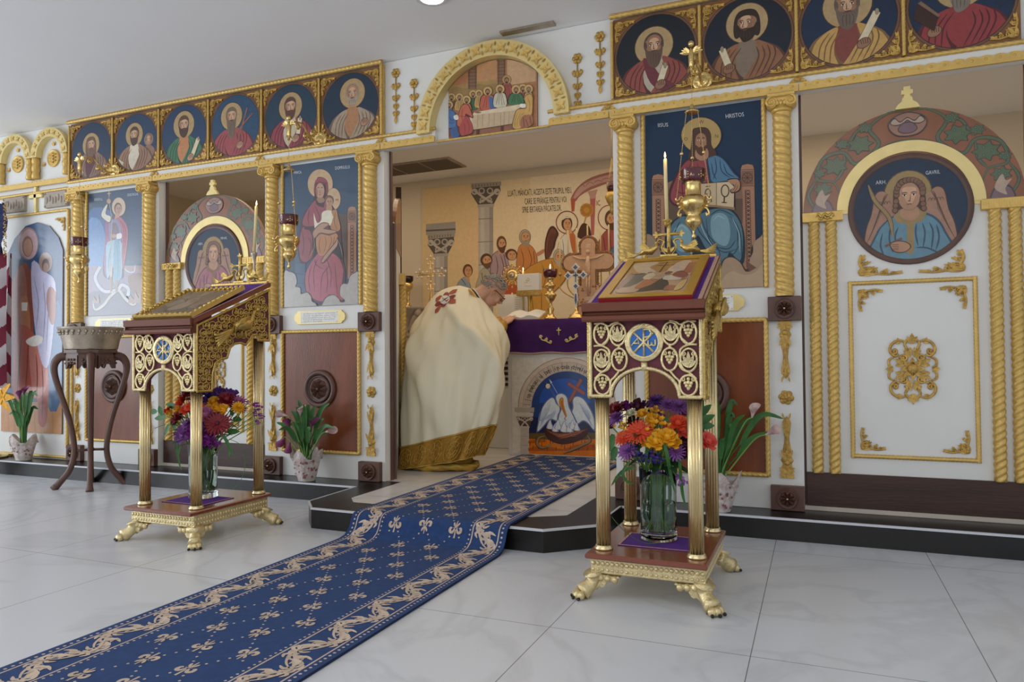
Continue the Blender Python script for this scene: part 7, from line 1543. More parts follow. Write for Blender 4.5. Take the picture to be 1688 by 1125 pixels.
# ================================================================ the sanctuary: mural
Ym = 2.70
e = empty('mural', (-2.7, 2.72, 1.2), 'wide beige mural of apostles receiving bread, on the back wall of the sanctuary', 'mural')
cvm = rect(-3.735, -1.2, .95, 2.64); Z3 = zt(620, 230, 3.04, Ym)
tl, tr_, = Z3(230, 250), Z3(1195, 150)
cvm = [(tl[0], .95), (-1.0, .95), (-1.0, tl[1]), (tl[0], tl[1])]
a = Art((0, Ym, 0), cv=cvm, sat=.95, gain=1.15); a.poly('#d8bc8c', [(-5, 0), (0, 0), (0, 3), (-5, 3)]); a.poly('#dcc8a2', [(-3.2, 0), (0, 0), (0, 3), (-3.0, 3)], 0); a.poly('#e0d0b2', [(-2.75, 0), (0, 0), (0, 3), (-2.5, 3)], 0); a.conv = Z3
def pillar(x0, x1, yt, ycap, yb):
    w = x1-x0; m = (x0+x1)/2; a.poly('#9c948c', [(m-w*.5, yt+4), (m+w*.52, yt-8), (m+w*.52, yt+14), (m-w*.5, yt+26)]); a.poly('#5b534c', [(m-w*.46, yt+26), (m+w*.48, yt+14), (m+w*.5, yt+40), (m+w*.27, ycap), (m-w*.26, ycap+4), (m-w*.5, yt+55)])
    for q in (-1, 1):
        a.line('#b8b0a6', [(m-q*w*.42, yt+35), (m-q*w*.1, yt+70), (m+q*w*.22, ycap-8)], 11, 4, False); a.ring('#b8b0a6', m-q*w*.38, yt+44, 12, 8); a.ring('#aaa298', m+q*w*.14, yt+40, 13, 7); a.ring('#aaa298', m+q*w*.12, ycap-22, 10, 7)
    for k in range(9): a.line('#6b635c', [(m-w*.44+w*.1*k, yt+10-1.2*k), (m-w*.44+w*.1*k, yt+22-1.2*k)], 4, 0)
    a.poly('#a8a098', [(m-w*.29, ycap+2), (m+w*.29, ycap-3), (m+w*.27, ycap+14), (m-w*.27, ycap+18)]); a.poly('#b0a8a0', [(m-w*.25, ycap+16), (m+w*.25, ycap+12), (m+w*.25, yb), (m-w*.25, yb)]); a.poly('#978f88', [(m+w*.12, ycap+14), (m+w*.25, ycap+12), (m+w*.25, yb), (m+w*.12, yb)]); a.poly('#bdb6ae', [(m-w*.18, ycap+16), (m-w*.05, ycap+15), (m-w*.05, yb), (m-w*.18, yb)])
    for y in range(int(ycap)+75, int(yb), 115): a.line('#7d756e', [(m-w*.25, y), (m+w*.25, y-4)], 4, 0)
a.poly('#9a9690', [(250, 425), (398, 412), (398, 470), (250, 480)]); a.line('#5f5b56', [(250, 458), (398, 450)], 9, 0, False)
pillar(258, 392, 474, 572, 900); pillar(476, 624, 218, 325, 900)
for t, x, y, w in (('LUA\u021aI, M\u00c2NCA\u021aI, ACESTA ESTE TRUPUL MEU,', 660, 286, 322), ('CARE SE FR\u00c2NGE PENTRU VOI', 745, 326, 210), ('SPRE IERTAREA P\u0102CATELOR.', 733, 368, 197)): a.text('#3c352c', t, x, y, 30, w=w, rot=-.055, flip=True)
# canopy
a.poly('#a06a60', [(975, 300), (1010, 240), (1080, 190), (1195, 160), (1300, 160), (1300, 240), (1195, 215), (1120, 235), (1060, 260), (1020, 285), (1000, 310)], 3); a.poly('#c0988f', [(990, 290), (1020, 240), (1090, 200), (1195, 172), (1300, 172), (1300, 212), (1195, 205), (1100, 228), (1040, 258), (1000, 296)], 3)
for k in range(7): a.line('#9a6058', [(1010+40*k, 250-14*k), (1030+40*k, 225-10*k), (1050+44*k, 240-13*k)], 3)
a.poly('#b0543a', [(975, 300), (998, 296), (994, 360), (980, 362)]); a.poly('#b0605a', [(1072, 290), (1100, 285), (1092, 480), (1078, 480)]); a.poly('#bb9088', [(1060, 262), (1110, 250), (1096, 296), (1076, 298)])
a.ell('#c08c34', 1055, 355, 34, 36, n=12); 
for k in range(10): t = k*.63; a.ell('#a8742a', 1055+22*math.cos(t), 355+22*math.sin(t), 9, 9, n=8)
a.line('#b58230', [(1052, 388), (1040, 430)], 6, 0); a.text('#8c3a30', 'IC', 1104, 332, 26, w=20, rot=-.05, flip=True); a.ring('#7c2c34', 1168, 392, 55, 4, 62)
def mh(x, y, rx, ry, hair='#5b4030', beard=None, tn=.4, skin='#c79468'):
    a.at(x, y, rx, ry); a.ell('#3c281c', -.06, .1, 1.12, 1.1); a.ell(hair, -.06, .1, 1.06, 1.05); a.ell('#6b4430', .1*tn, -.08, .86, .93); a.ell(skin, .12*tn, -.08, .8, .88)
    if beard: a.poly(beard, [(-.7, -.1), (-.45, -.45), (.2, -.42), (.8, -.2), (.75, -.85), (.3, -1.35), (-.3, -1.2), (-.7, -.7)], 3)
    for q in (-.25, .4): a.line('#3a2116', [(q-.18+.1*tn, .2), (q+.1*tn, .28), (q+.2+.1*tn, .2)], .09); a.ell('#20130c', q+.1*tn, .06, .09, .07, n=8)
    a.line('#7c4c34', [(.18*tn+.05, .1), (.3*tn, -.25)], .07, 0); a.line('#8a4434', [(-.05, -.48), (.3, -.48)], .09, 0); a.back()
def robe(col, dark, P, F=()):
    a.poly(dark, P, 3); cx = sum(p[0] for p in P)/len(P); cy = sum(p[1] for p in P)/len(P); a.poly(col, [(cx+(p[0]-cx)*.955, cy+(p[1]-cy)*.965) for p in P], 3)
    for f in F: a.line(dark, f, 3.5)
robe('#8c9aa8', '#3c4654', [(405, 730), (425, 700), (450, 690), (470, 720), (470, 760), (405, 760)], [[(430, 700), (450, 730)]]); a.poly('#c79468', [(442, 680), (466, 684), (470, 722), (452, 700)]); mh(461, 660, 22, 29, '#6b3c24')
robe('#a68c92', '#5b3f4c', [(575, 600), (605, 560), (640, 560), (662, 600), (668, 680), (640, 780), (580, 700)], [[(600, 580), (610, 640), (600, 700)], [(620, 570), (640, 640), (630, 720)], [(640, 575), (655, 640)]]); a.poly('#c79468', [(610, 545), (640, 545), (642, 575), (615, 575)]); mh(630, 525, 22, 34, '#6b4a34', '#5b3c2c')
robe('#a8a08a', '#5c5644', [(510, 700), (530, 650), (560, 650), (580, 700), (560, 760), (500, 760)], [[(530, 670), (540, 740)]]); mh(555, 608, 27, 30, '#5b3c2c', '#6b4a34')
robe('#9c8078', '#4c3430', [(640, 640), (700, 640), (720, 700), (640, 720)]); mh(680, 580, 27, 26, '#5b3422')
robe('#c07c3c', '#74421e', [(705, 600), (715, 540), (745, 520), (785, 540), (808, 590), (800, 640), (740, 680), (705, 640)], [[(725, 545), (740, 600), (735, 650)], [(760, 540), (780, 600), (770, 640)], [(790, 560), (795, 620)]]); mh(748, 492, 26, 34, '#a89c86', '#9a8c74'); a.poly('#b87c50', [(800, 575), (840, 550), (845, 562), (815, 582)], 3)
a.poly('#4a2a1e', [(848, 600), (846, 520), (865, 450), (890, 435), (915, 470), (905, 500), (885, 560), (865, 600)], 3); a.poly('#6e4030', [(854, 590), (853, 520), (870, 460), (888, 446), (905, 470), (890, 520), (870, 590)], 3); a.poly('#4a2a1e', [(1010, 490), (1025, 435), (1045, 420), (1070, 440), (1078, 490), (1060, 500)], 3)
for k in range(5): a.line('#3c2018', [(860+7*k, 590-8*k), (866+8*k, 520), (880+5*k, 470)], 3)
robe('#d2ccc0', '#7c746a', [(905, 600), (915, 520), (945, 475), (990, 470), (1005, 520), (1000, 620), (930, 640)], [[(935, 500), (940, 560), (925, 610)], [(960, 500), (965, 600)]]); a.poly('#b8642c', [(968, 470), (985, 462), (1000, 500), (1004, 580), (984, 560)], 3)
a.ring('#7c2c34', 957, 416, 54, 4, 56); a.poly('#c79468', [(948, 440), (975, 440), (985, 470), (955, 480)]); mh(958, 425, 24, 32, '#4c2c1c'); a.line('#d8d0c0', [(932, 405), (950, 392), (975, 394)], 7)
robe('#c28a30', '#7c5418', [(700, 720), (740, 660), (800, 620), (880, 595), (930, 610), (960, 680), (900, 760), (780, 830), (700, 830)], [[(760, 670), (780, 740), (760, 800)], [(830, 620), (850, 700), (820, 780)], [(880, 610), (900, 680)]])
mh(918, 592, 26, 36, '#a8a08c', '#a8a08c'); robe('#b4522c', '#6e2c18', [(640, 700), (700, 720), (720, 830), (690, 900), (640, 900)]); robe('#c69234', '#7c5418', [(700, 770), (800, 740), (870, 760), (860, 900), (700, 900)], [[(720, 780), (740, 880)], [(780, 760), (790, 880)], [(830, 770), (830, 880)]])
robe('#9c4c48', '#5c2428', [(1105, 560), (1120, 500), (1160, 450), (1195, 440), (1300, 470), (1300, 640), (1120, 600)], [[(1140, 490), (1150, 560)], [(1170, 460), (1180, 560)]]); robe('#4c6c8c', '#2c4058', [(1170, 560), (1230, 520), (1300, 540), (1300, 650), (1180, 640)]); mh(1180, 402, 28, 40, '#5b3a28', '#5b3a28', -.2)
a.conv = None; o = a.build('painted_canvas', 'canvas', None, back=.018, backcol='#c8b088'); o.parent = e; o.matrix_parent_inverse = Matrix.Translation(e.location).inverted()
# ceiling grille and diffusers
e = empty('ceiling_grille', (-3.55, 2.23, 2.702), 'dark air return grille in the sanctuary ceiling', 'vent'); 
mb = MB(); mb.box(-.48, .48, -.2, .16, -.012, 0); mb.build('frame', 'stone', e); mb = MB()
for k in range(3): mb.box(-.46+.31*k, -.17+.31*k, -.18, .14, -.016, -.0125)
mb.build('filter_panels', mat('grille_grey', '#6e655c', .8, noise=.3, nscale=80), e)
mb = MB().box(-1.62, -1.30, -.11, -.06, 2.690, 2.7015); o = mb.build('slot_diffuser', 'silver'); tag(o, 'long metal slot diffuser in the ceiling right of the great arch', 'vent')
mb = MB().lathe([(.085, 2.694), (.085, 2.7015)], (-1.78, -.60, 0), 32); o = mb.build('downlight', 'trimw'); tag(o, 'round recessed ceiling light at the top edge of the photo', 'ceiling light'); MB().lathe([(.06, 2.692), (.06, 2.6945)], (-1.78, -.60, 0), 32).build('lens', 'lamp', o)
# ---------------------------------------------------------------- altar table
AX0, AX1, AY0, AY1, AZ = -2.247, -1.243, 1.395, 2.15, 1.15
e = empty('altar_table', ((AX0+AX1)/2, AY0, .105), 'white altar table with painted pelican front, at the end of the blue runner', 'altar'); off = e.location
L = lambda mb: mb.xform(Matrix.Translation(-off))
L(MB().box(AX0+.02, AX1-.02, AY0, AY1, .105, AZ-.03)).build('body', 'white', e); L(MB().box(AX0, AX1, AY0-.01, AY1+.01, AZ-.03, AZ)).build('table_top', 'white', e); L(MB().box(AX0+.06, AX1-.06, AY0-.014, AY0, .105, .122)).build('sill', 'trimw', e)
a = Art((0, AY0-.012, 0), cv=rect(-2.19, -1.30, .122, .86), conv=zt(840, 570, 5.92, AY0-.012), gain=1.45, sat=1.1); C_ = a.conv
a.poly('#c9c5bc', [(-500, -500), (1800, -500), (1800, 1500), (-500, 1500)])
def arcp(cx, cy, r0x, r0y, r1x, r1y, t0, t1, n=24): return [(cx+r0x*math.cos(t0+(t1-t0)*k/n), cy-r0y*math.sin(t0+(t1-t0)*k/n)) for k in range(n+1)]+[(cx+r1x*math.cos(t1+(t0-t1)*k/n), cy-r1y*math.sin(t1+(t0-t1)*k/n)) for k in range(n+1)]
cx, cy = 560, 600
a.poly('#9a8a7c', arcp(cx, cy, 480, 485, 340, 345, 0, PI)); a.poly('#bfb0a2', arcp(cx, cy, 470, 476, 435, 440, 0, PI)); a.poly('#b4a698', arcp(cx, cy, 430, 434, 345, 350, 0, PI))
for k in range(27): t = PI*(k+.5)/27; a.line('#5c5048', [(cx+352*math.cos(t), cy-356*math.sin(t)), (cx+(425 if k % 3 else 395)*math.cos(t), cy-(430 if k % 3 else 398)*math.sin(t))], 4, 0)
word = 'sa mancati si beti in casa domnului de la masa mea'
for k, ch in enumerate(word):
    t = PI*.93-PI*.86*k/len(word); 
    if ch != ' ': a.text('#3a3028', ch, cx+372*math.cos(t), cy-374*math.sin(t), 44, rot=PI/2-t, flip=True)
a.poly('#15356e', arcp(cx, cy, 345, 350, 0, 0, 0, PI)); a.poly('#16386f', [(205, 600), (915, 600), (915, 870), (190, 870)]); a.poly('#1d4a9a', arcp(540, 560, 250, 240, 0, 0, 0, PI)); a.poly('#10204a', [(190, 700), (920, 700), (920, 880), (190, 880)])
a.poly('#c9702a', [(190, 900), (400, 880), (930, 890), (930, 1100), (190, 1065)]); a.poly('#5b4a2a', [(190, 855), (930, 850), (930, 905), (600, 930), (190, 910)], 0)
for P in ([(190, 1000), (350, 980), (520, 1010), (700, 960), (930, 990), (930, 1020), (190, 1030)], [(190, 930), (300, 920), (360, 940), (190, 955)]): a.poly('#a8541c', P, 3)
for k in range(26): x = 200+28*k; y = 960+50*math.sin(k*2.3); a.line('#4a3414', [(x, y+20), (x+4, y-20)], 6, 0)
for P in ([(110, 800), (185, 800), (185, 1060), (105, 1055)], ): a.poly('#b4a89e', P); a.line('#857a70', [(110, 885), (185, 888)], 3, 0); a.line('#857a70', [(108, 970), (185, 975)], 3, 0)
a.poly('#a69a8e', [(50, 605), (243, 605), (240, 650), (52, 645)]); a.poly('#c0b5aa', [(60, 650), (236, 655), (230, 695), (70, 690)]); a.poly('#4a4038', [(66, 695), (234, 700), (195, 795), (105, 790)])
for q in (-1, 1): a.line('#b8aca0', [(150-q*75, 708), (150, 745), (150+q*35, 790)], 13, 4, False); a.ring('#b8aca0', 150-q*62, 716, 15, 8); a.ring('#a69a8e', 150+q*18, 712, 13, 7)
a.poly('#b8aca0', [(100, 785), (198, 790), (195, 805), (103, 800)])
# pelican, cross, nest, serpents
a.poly('#5c2c26', [(690, 316), (718, 338), (600, 560), (580, 580), (570, 540)]); a.poly('#8c4a3c', [(688, 322), (712, 340), (594, 552), (575, 540)]); a.poly('#5c2c26', [(575, 350), (745, 455), (728, 490), (560, 385)]); a.poly('#8c4a3c', [(578, 356), (738, 458), (726, 484), (566, 384)])
a.line('#b0b4c0', [(390, 330), (470, 470)], 4, 0); a.poly('#b8c0d0', [(386, 325), (418, 358), (405, 375)]); a.line('#7c6a5c', [(358, 360), (460, 520)], 4, 0); a.ell('#d0c0a0', 376, 396, 22, 24)
w1, w2 = '#c8d0e0', '#8c98b8'
a.poly('#5c6488', [(265, 850), (280, 740), (320, 600), (380, 520), (430, 505), (460, 560), (495, 600), (490, 700), (470, 745), (400, 730), (330, 800)], 4); a.poly(w1, [(275, 835), (290, 740), (326, 606), (384, 528), (428, 514), (454, 566), (488, 606), (480, 690), (460, 730), (395, 715), (325, 790)], 4)
a.poly('#5c6488', [(835, 840), (830, 700), (780, 590), (720, 510), (650, 490), (612, 530), (615, 600), (600, 680), (660, 770), (720, 740), (770, 770)], 4); a.poly(w1, [(825, 820), (818, 700), (770, 596), (714, 520), (652, 500), (622, 534), (626, 600), (612, 680), (662, 758), (718, 728), (770, 756)], 4)
for k in range(8): a.line(w2, [(400-14*k, 560+12*k), (380-14*k, 640+14*k), (300+2*k, 800-12*k)], 4); a.line(w2, [(680+12*k, 550+10*k), (720+10*k, 640+10*k), (815-6*k, 800-14*k)], 4); a.line(w2, [(450-8*k, 620+8*k), (440-8*k, 680), (400-10*k, 730)], 4)
a.poly('#5c6488', [(455, 560), (448, 500), (480, 466), (530, 468), (570, 510), (590, 600), (640, 700), (660, 790), (480, 790), (470, 680), (500, 620)], 4); a.poly(w1, [(464, 545), (456, 500), (484, 474), (526, 476), (560, 512), (578, 600), (625, 700), (645, 780), (495, 780), (485, 690), (510, 620), (480, 580)], 4)
a.poly('#b8742c', [(490, 520), (510, 505), (528, 520), (532, 580), (560, 680), (548, 695), (510, 620), (485, 570)], 3); a.line('#5c2c14', [(510, 520), (520, 600), (550, 690)], 4); a.ell('#d89a3c', 505, 528, 11, 12); a.ell('#20140c', 503, 528, 5, 5); a.line('#a8202a', [(550, 690), (540, 715), (555, 730)], 8)
a.poly('#3c1810', [(345, 800), (400, 830), (560, 850), (700, 830), (740, 790), (780, 805), (745, 890), (650, 940), (520, 965), (400, 930), (350, 870)], 3)
for k in range(18): a.line(('#8c4a2c', '#5c2818', '#a86a3c')[k % 3], [(355+8*k, 822+5*k), (500+6*k, 862+5*(k % 7)), (760-10*k, 815+6*(k % 12))], 7)
for x, y, s in ((400, 770, 1), (450, 800, .9), (480, 770, 1.1), (540, 790, 1.2), (590, 800, 1), (620, 770, 1), (660, 790, .9)): a.poly(w2, [(x-34*s, y+40*s), (x-30*s, y), (x, y-50*s), (x+14*s, y-10*s), (x+36*s, y+44*s)], 3); a.poly('#dce0ea', [(x-26*s, y+40*s), (x-22*s, y), (x, y-42*s), (x+8*s, y-6*s), (x+20*s, y+40*s)], 3)
a.line('#3c2c1c', [(350, 880), (290, 900), (270, 960), (320, 1000), (400, 980)], 30, 5); a.line('#8a7050', [(350, 880), (290, 900), (272, 960), (320, 996), (395, 980)], 20, 5); a.ell('#8a7050', 395, 980, 20, 14)
a.line('#3c2c1c', [(760, 875), (790, 930), (720, 970), (640, 1010), (530, 1055)], 30, 5); a.line('#8a7050', [(760, 875), (786, 930), (720, 966), (640, 1004), (535, 1050)], 20, 5)
a.conv = None; o = a.build('pelican_painting', 'gloss', None, back=.008, backcol='#b8b4ac'); o.parent = e; o.matrix_parent_inverse = Matrix.Translation(off).inverted()
e = empty('altar_cloth', ((AX0+AX1)/2, AY0, AZ), 'purple velvet cloth with gold cross and scrolls draped over the altar front', 'cloth'); off = e.location.copy()
vs = []; nx = 60; rows_ = [(AY1, AZ+.004), (AY0-.012, AZ+.004), (AY0-.019, AZ-.003), (AY0-.021, AZ-.05), (AY0-.024, AZ-.15), (AY0-.026, .895)]
for j, (y, z) in enumerate(rows_):
    for i in range(nx+1): x = AX0-.004+(AX1-AX0+.008)*i/nx; vs.append((x, y-(.003*math.sin(i*.9)*max(0, j-2)/3), z+(.004*math.sin(i*.35) if j == 5 else 0)))
mb = MB().add(vs, [(j*(nx+1)+i, (j+1)*(nx+1)+i, (j+1)*(nx+1)+i+1, j*(nx+1)+i+1) for j in range(5) for i in range(nx)], True)
n0 = 0; L(mb).build('velvet', 'velvet', e)
mb = MB(); mb.tube([(AX0-.004+(AX1-AX0+.008)*i/nx, AY0-.029-.003*math.sin(i*.9), .895+.004*math.sin(i*.35)) for i in range(nx+1)], .006, 6); L(mb).build('braid_edge', 'braid', e)
em = MB(); q0 = px(921, 547, AY0-.029); y_ = 0
em.tube([(q0.x, AY0-.030, q0.z-.027), (q0.x, AY0-.030, q0.z+.03)], .005, 6); em.tube([(q0.x-.018, AY0-.030, q0.z+.01), (q0.x+.018, AY0-.030, q0.z+.01)], .005, 6)
for s, (u, v) in ((1, (900, 560)), (-1, (941, 558))):
    c = px(u, v, AY0-.03); st = len(em.v); 
    curve(em, [(s*-.05, .035), (s*-.035, .0), (0, -.012), (s*.03, -.03)], .005, 0); scroll(em, s*-.042, .02, .014, 0, 1.2, .004, s, 0); scroll(em, s*.0, .0, .014, PI/2, 1.2, .004, -s, 0); scroll(em, s*.035, -.018, .014, PI, 1.2, .004, s, 0)
    em.xform(Matrix.Translation((c.x, AY0-.030, c.z)), st)
L(em).build('gold_embroidery', 'goldl', e)
# ---------------------------------------------------------------- on the altar
def put(name, label, cat, x, y, z=AZ+.006, group=None): return empty(name, (x, y, z), label, cat, group)
e = put('carved_crucifix', 'large carved light wood crucifix with lacy border standing on the altar', 'cross', -1.655, 1.70)
def cross_bd(g, d):
    mb = MB(); mb.box(-.056-g, .056+g, -d, d, .0, .58); mb.box(-.15, .15, -d*.98, d*.98, .395-g, .515+g); mb.box(-.085-g, .085+g, -d*.97, d*.97, 0, .27)
    for cx_, cz_ in ((0, .585), (-.145, .455), (.145, .455)): mb.prism([(cx_+(.06+g)*math.cos(PI*k/12), cz_+(.06+g)*math.sin(PI*k/12)) for k in range(24)], -d*.96, d*.96)
    return mb
cross_bd(.0, .016).box(-.11, .11, -.04, .04, 0, .04, .004).build('cross_board', mat('carved_field', '#dcae86', .6, noise=.12, nscale=40), e)
lc = cross_bd(.022, .007); k = 0; O_ = []
for cx_, cz_, t0_, t1_ in ((0, .585, -.25, 1.25), (-.145, .455, .35, 1.65)): O_ += [(cx_+.072*math.cos(PI*t_), cz_+.072*math.sin(PI*t_)) for t_ in [t0_+(t1_-t0_)*q_/8 for q_ in range(9)]]
O_ += [(-.072, .38), (-.078, .28), (-.098, .26), (-.098, .03), (.098, .03), (.098, .26), (.078, .28), (.072, .38)]+[(.145+.072*math.cos(PI*t_), .455+.072*math.sin(PI*t_)) for t_ in [-.65+1.3*q_/8 for q_ in range(9)]]
for i in range(len(O_)):
    A_, B_ = Vector((O_[i-1][0], 0, O_[i-1][1])), Vector((O_[i][0], 0, O_[i][1])); n = max(1, int((B_-A_).length/.02))
    for j in range(n):
        c = A_.lerp(B_, j/n); scroll(lc, c.x, c.z, .012, k*1.7, 1, .0035, 1, -.012); k += 1
for k in range(40): lc.ball((random.uniform(-.1, .1), -.012, random.uniform(.03, .28)), random.uniform(.008, .014), 6, (1, .6, 1))
lc.build('lace_border', mat('carved_lace', '#b98658', .6, noise=.45, nscale=60, bump=.5, bscale=100), e)
g = MB(); g.tube([(0, -.022, .50), (0, -.026, .44), (.003, -.024, .38), (0, -.022, .34)], [.012, .022, .017, .014], 8); g.ball((0, -.026, .535), .017, 8)
for s in (-1, 1): g.tube([(s*.015, -.024, .48), (s*.07, -.022, .485), (s*.125, -.018, .51)], [.009, .007, .005], 6); g.tube([(s*.008, -.022, .35), (s*.01, -.03, .27), (s*.004, -.022, .19)], [.010, .009, .006], 6)
g.box(-.02, .02, -.018, -.01, .57, .60); g.box(-.03, .03, -.022, -.01, .15, .18); g.build('carved_figure', 'carved', e)
e = put('blessing_cross', 'small silver and blue enamel cross on a round gold foot on the altar', 'cross', -1.70, 1.50)
MB().lathe([(.062, 0), (.062, .008), (.052, .014), (.05, .028), (.03, .036), (.02, .05), (.010, .065), (.008, .09)], (0, 0, 0), 28).build('foot', 'bright', e)
st = lambda cx, cz, r: [(cx+(r if k % 2 == 0 else r*.62)*math.cos(PI/4*k), cz+(r if k % 2 == 0 else r*.62)*math.sin(PI/4*k)) for k in range(8)]
mb = MB(); mb.box(-.009, .009, -.004, .004, .09, .40); mb.box(-.06, .06, -.004, .004, .325, .343)
for cx_, cz_, r in ((0, .395, .035), (-.062, .334, .035), (.062, .334, .035), (0, .25, .032)): mb.prism(st(cx_, cz_, r), -.006, .006)
mb.prism([(0, .09), (.016, .14), (.012, .2), (-.012, .2), (-.016, .14)], -.006, .006); mb.build('cross', 'paper', e); mb = MB()
for cx_, cz_, r in ((0, .395, .02), (-.062, .334, .02), (.062, .334, .02), (0, .25, .018)): mb.prism(st(cx_, cz_, r), -.009, -.005); 
mb.prism([(0, .105), (.009, .14), (.006, .19), (-.006, .19), (-.009, .14)], -.009, -.005); mb.box(-.003, .003, -.009, -.005, .28, .36); mb.box(-.02, .02, -.009, -.005, .328, .338); mb.build('enamel', mat('blue_grey_enamel', '#54607c', .3), e)
def stand_lamp(x, y, label, h=.36):
    e = put('altar_lamp', label, 'oil lamp', x, y)
    MB().lathe([(.05, 0), (.05, .01), (.035, .02), (.02, .05), (.030, .08), (.014, .105), (.012, .13), (.030, .15), (.048, .185), (.05, .195), (.03, .205), (.028, .235), (.034, .25), (.05, .262), (.034, .275), (.026, .285), (.027, .315), (.045, .325)], (0, 0, 0), 28).build('stem', 'bright', e)
    MB().lathe([(.042, .325), (.052, .335), (.057, .36), (.059, .39), (.056, .39), (.053, .36), (.048, .34)], (0, 0, 0), 28).build('ruby_glass_cup', 'ruby', e); MB().lathe([(.001, .39), (.0045, .40), (.004, .415), (.0005, .432)], (0, 0, 0), 8).build('flame', 'flame', e); return e
stand_lamp(-1.908, 1.5, 'gold standing oil lamp with ruby glass cup, burning, on the altar')
e = put('stand_box', 'white square box with embossed crest on a small gold stand on the altar', 'box', -2.149, 1.67)
mb = MB().box(-.095, .095, -.03, .03, .248, .385, .002); b = mb.build('box', 'paper', e); a = Art((0, 0, 0), cv=rect(-.05, .05, .27, .36), conv=None)
c = MB()
for k in range(20): c.ball((random.uniform(-.03, .03), -.031, random.uniform(.31, .36)), .003, 5)
c.box(-.03, .03, -.0315, -.03, .285, .288); c.build('embossed_crest', 'goldl', b)
MB().lathe([(.04, 0), (.04, .008), (.015, .03), (.01, .07), (.018, .09), (.01, .11), (.013, .16), (.02, .2), (.03, .21)], (0, 0, 0), 20).box(-.1, .1, -.035, .04, .205, .215).box(-.1, .1, -.04, -.034, .21, .25).build('gold_stand', 'antique', e)
e = put('monstrance', 'round gold filigree monstrance with rays, on the altar behind the priest head', 'monstrance', -2.44, 2.00)
mb = MB(); mb.lathe([(.05, 0), (.05, .01), (.02, .03), (.012, .1), (.02, .13), (.01, .16), (.010, .27)], (0, 0, 0), 20); mb.lathe([(.055, -.006), (.055, .006), (.035, .012)], (0, 0, .42-.0), 28, axis='y')
for k in range(16):
    t = PI/8*k; c_, s_ = math.cos(t), math.sin(t); L_ = .10 if k % 2 == 0 else .085; mb.tube([(.05*c_, 0, .42+.05*s_), (L_*c_, 0, .42+L_*s_)], [.006, .003], 6); mb.ball((L_*c_, 0, .42+L_*s_), .009, 7); scroll(mb, .07*c_, .42+.07*s_, .014, t, 1, .003)
mb.build('filigree', 'bright', e); MB().ball((0, -.012, .42), .026, 14, (1, .4, 1)).build('crystal', 'silver', e)
# seven-branched candlestick with its candles
e = put('branched_candlestick', 'gold seven-branched candlestick with tall thin candles behind the crucifix', 'candlestick', -1.70, 1.92)
mb = MB(); mb.lathe([(.07, 0), (.07, .012), (.03, .04), (.015, .1), (.022, .14), (.012, .2), (.012, .42)], (0, 0, 0), 20)
tips = [(-.27, .40), (-.2, .44), (-.125, .47), (-.03, .50), (.08, .50), (.15, .46), (.22, .42)]
for x, z in tips:
    mb.tube(cat_rom([(0, 0, .2+.02*abs(x)), (x*.5, 0, .19), (x, 0, .28), (x, 0, z-.01)], 5, False), .0055, 6); mb.lathe([(.008, z-.015), (.024, z), (.01, z+.002), (.009, z+.015)], (x, 0, 0), 14)
for s in (-1, 1): scroll(mb, s*.06, .14, .03, 0, 1.3, .005, s, 0); scroll(mb, s*.13, .18, .025, 0, 1.3, .005, s, 0)
mb.build('branches', 'antique', e)
lb = ['leftmost thin candle', 'second thin candle from the left', 'third thin candle from the left', 'thin candle left of the crucifix top', 'thin candle right of the crucifix top', 'sixth thin candle from the left', 'rightmost thin candle']
for i, (x, z) in enumerate(tips): candle(-1.70+x, 1.92, AZ+.006+z+.014, (.30, .33, .31, .30, .26, .33, .33)[i]-.02, .0065, lb[i]+' of the seven-branched candlestick on the altar', 0, group='candles of the branched candlestick', lit=False)
candle(-2.225, 1.72, AZ+.006, .42, .008, 'lit candle standing behind the white box on the altar', 0)
e = put('altar_vigil_bowl', 'gilt bowl with red ornaments behind the crucifix, beside the right lectern', 'bowl', -1.42, 1.75)
MB().lathe([(.05, 0), (.03, .03), (.015, .08), (.03, .12), (.09, .2), (.1, .3), (.095, .3), (.06, .21)], (0, 0, 0), 24).build('bowl', 'bright', e)
e = empty('side_cabinet', (-2.62, 1.74, .105), 'low white side cabinet with dark louvred front behind the priest, left of the altar', 'cabinet')
MB().box(-.32, .32, 0, .42, 0, 1.035, .004).box(-.335, .335, -.012, .43, 1.035, 1.051, .003).build('body', 'white', e); mb = MB()
for k in range(9): mb.box(-.28, .28, -.008, -.0005, .52+.045*k, .545+.045*k)
mb.build('louvred_front', 'dark', e)
e = put('upright_book', 'open upright book with white printed pages behind the priest face', 'book', -2.36, 1.84)
a_ = MB(); a_.box(-.13, 0, -.006, .006, 0, .24); a_.xform(Matrix.Rotation(.35, 4, 'Z')); a_.build('left_page', 'paper', e); a_ = MB(); a_.box(0, .14, -.006, .006, 0, .24); a_.xform(Matrix.Rotation(-.25, 4, 'Z')); r_ = a_.build('right_page', 'paper', e)
a_ = MB()
for k in range(13): a_.box(.02, .125, -.0075, -.006, .03+.015*k, .033+.015*k)
a_.xform(Matrix.Rotation(-.25, 4, 'Z')); a_.build('printed_lines', 'stone', r_)
e = put('open_book', 'open book with white pages and gilt edge, read by the priest at the altar corner', 'book', -2.12, 1.455, AZ+.026)
e.rotation_euler.x = .33
P = [(-.14, .012), (-.07, .03), (0, .012), (.07, .03), (.15, .010)]; P = [(q[0], q[1]) for q in cat_rom([(p[0], p[1], 0) for p in P], 5, False)]
a_ = MB(); a_.prism(P+[(.15, 0), (-.14, 0)], -.05, .12); a_.build('pages', 'paper', e); MB().box(-.145, .155, -.056, .126, -.005, .0).build('cover', 'gold', e)
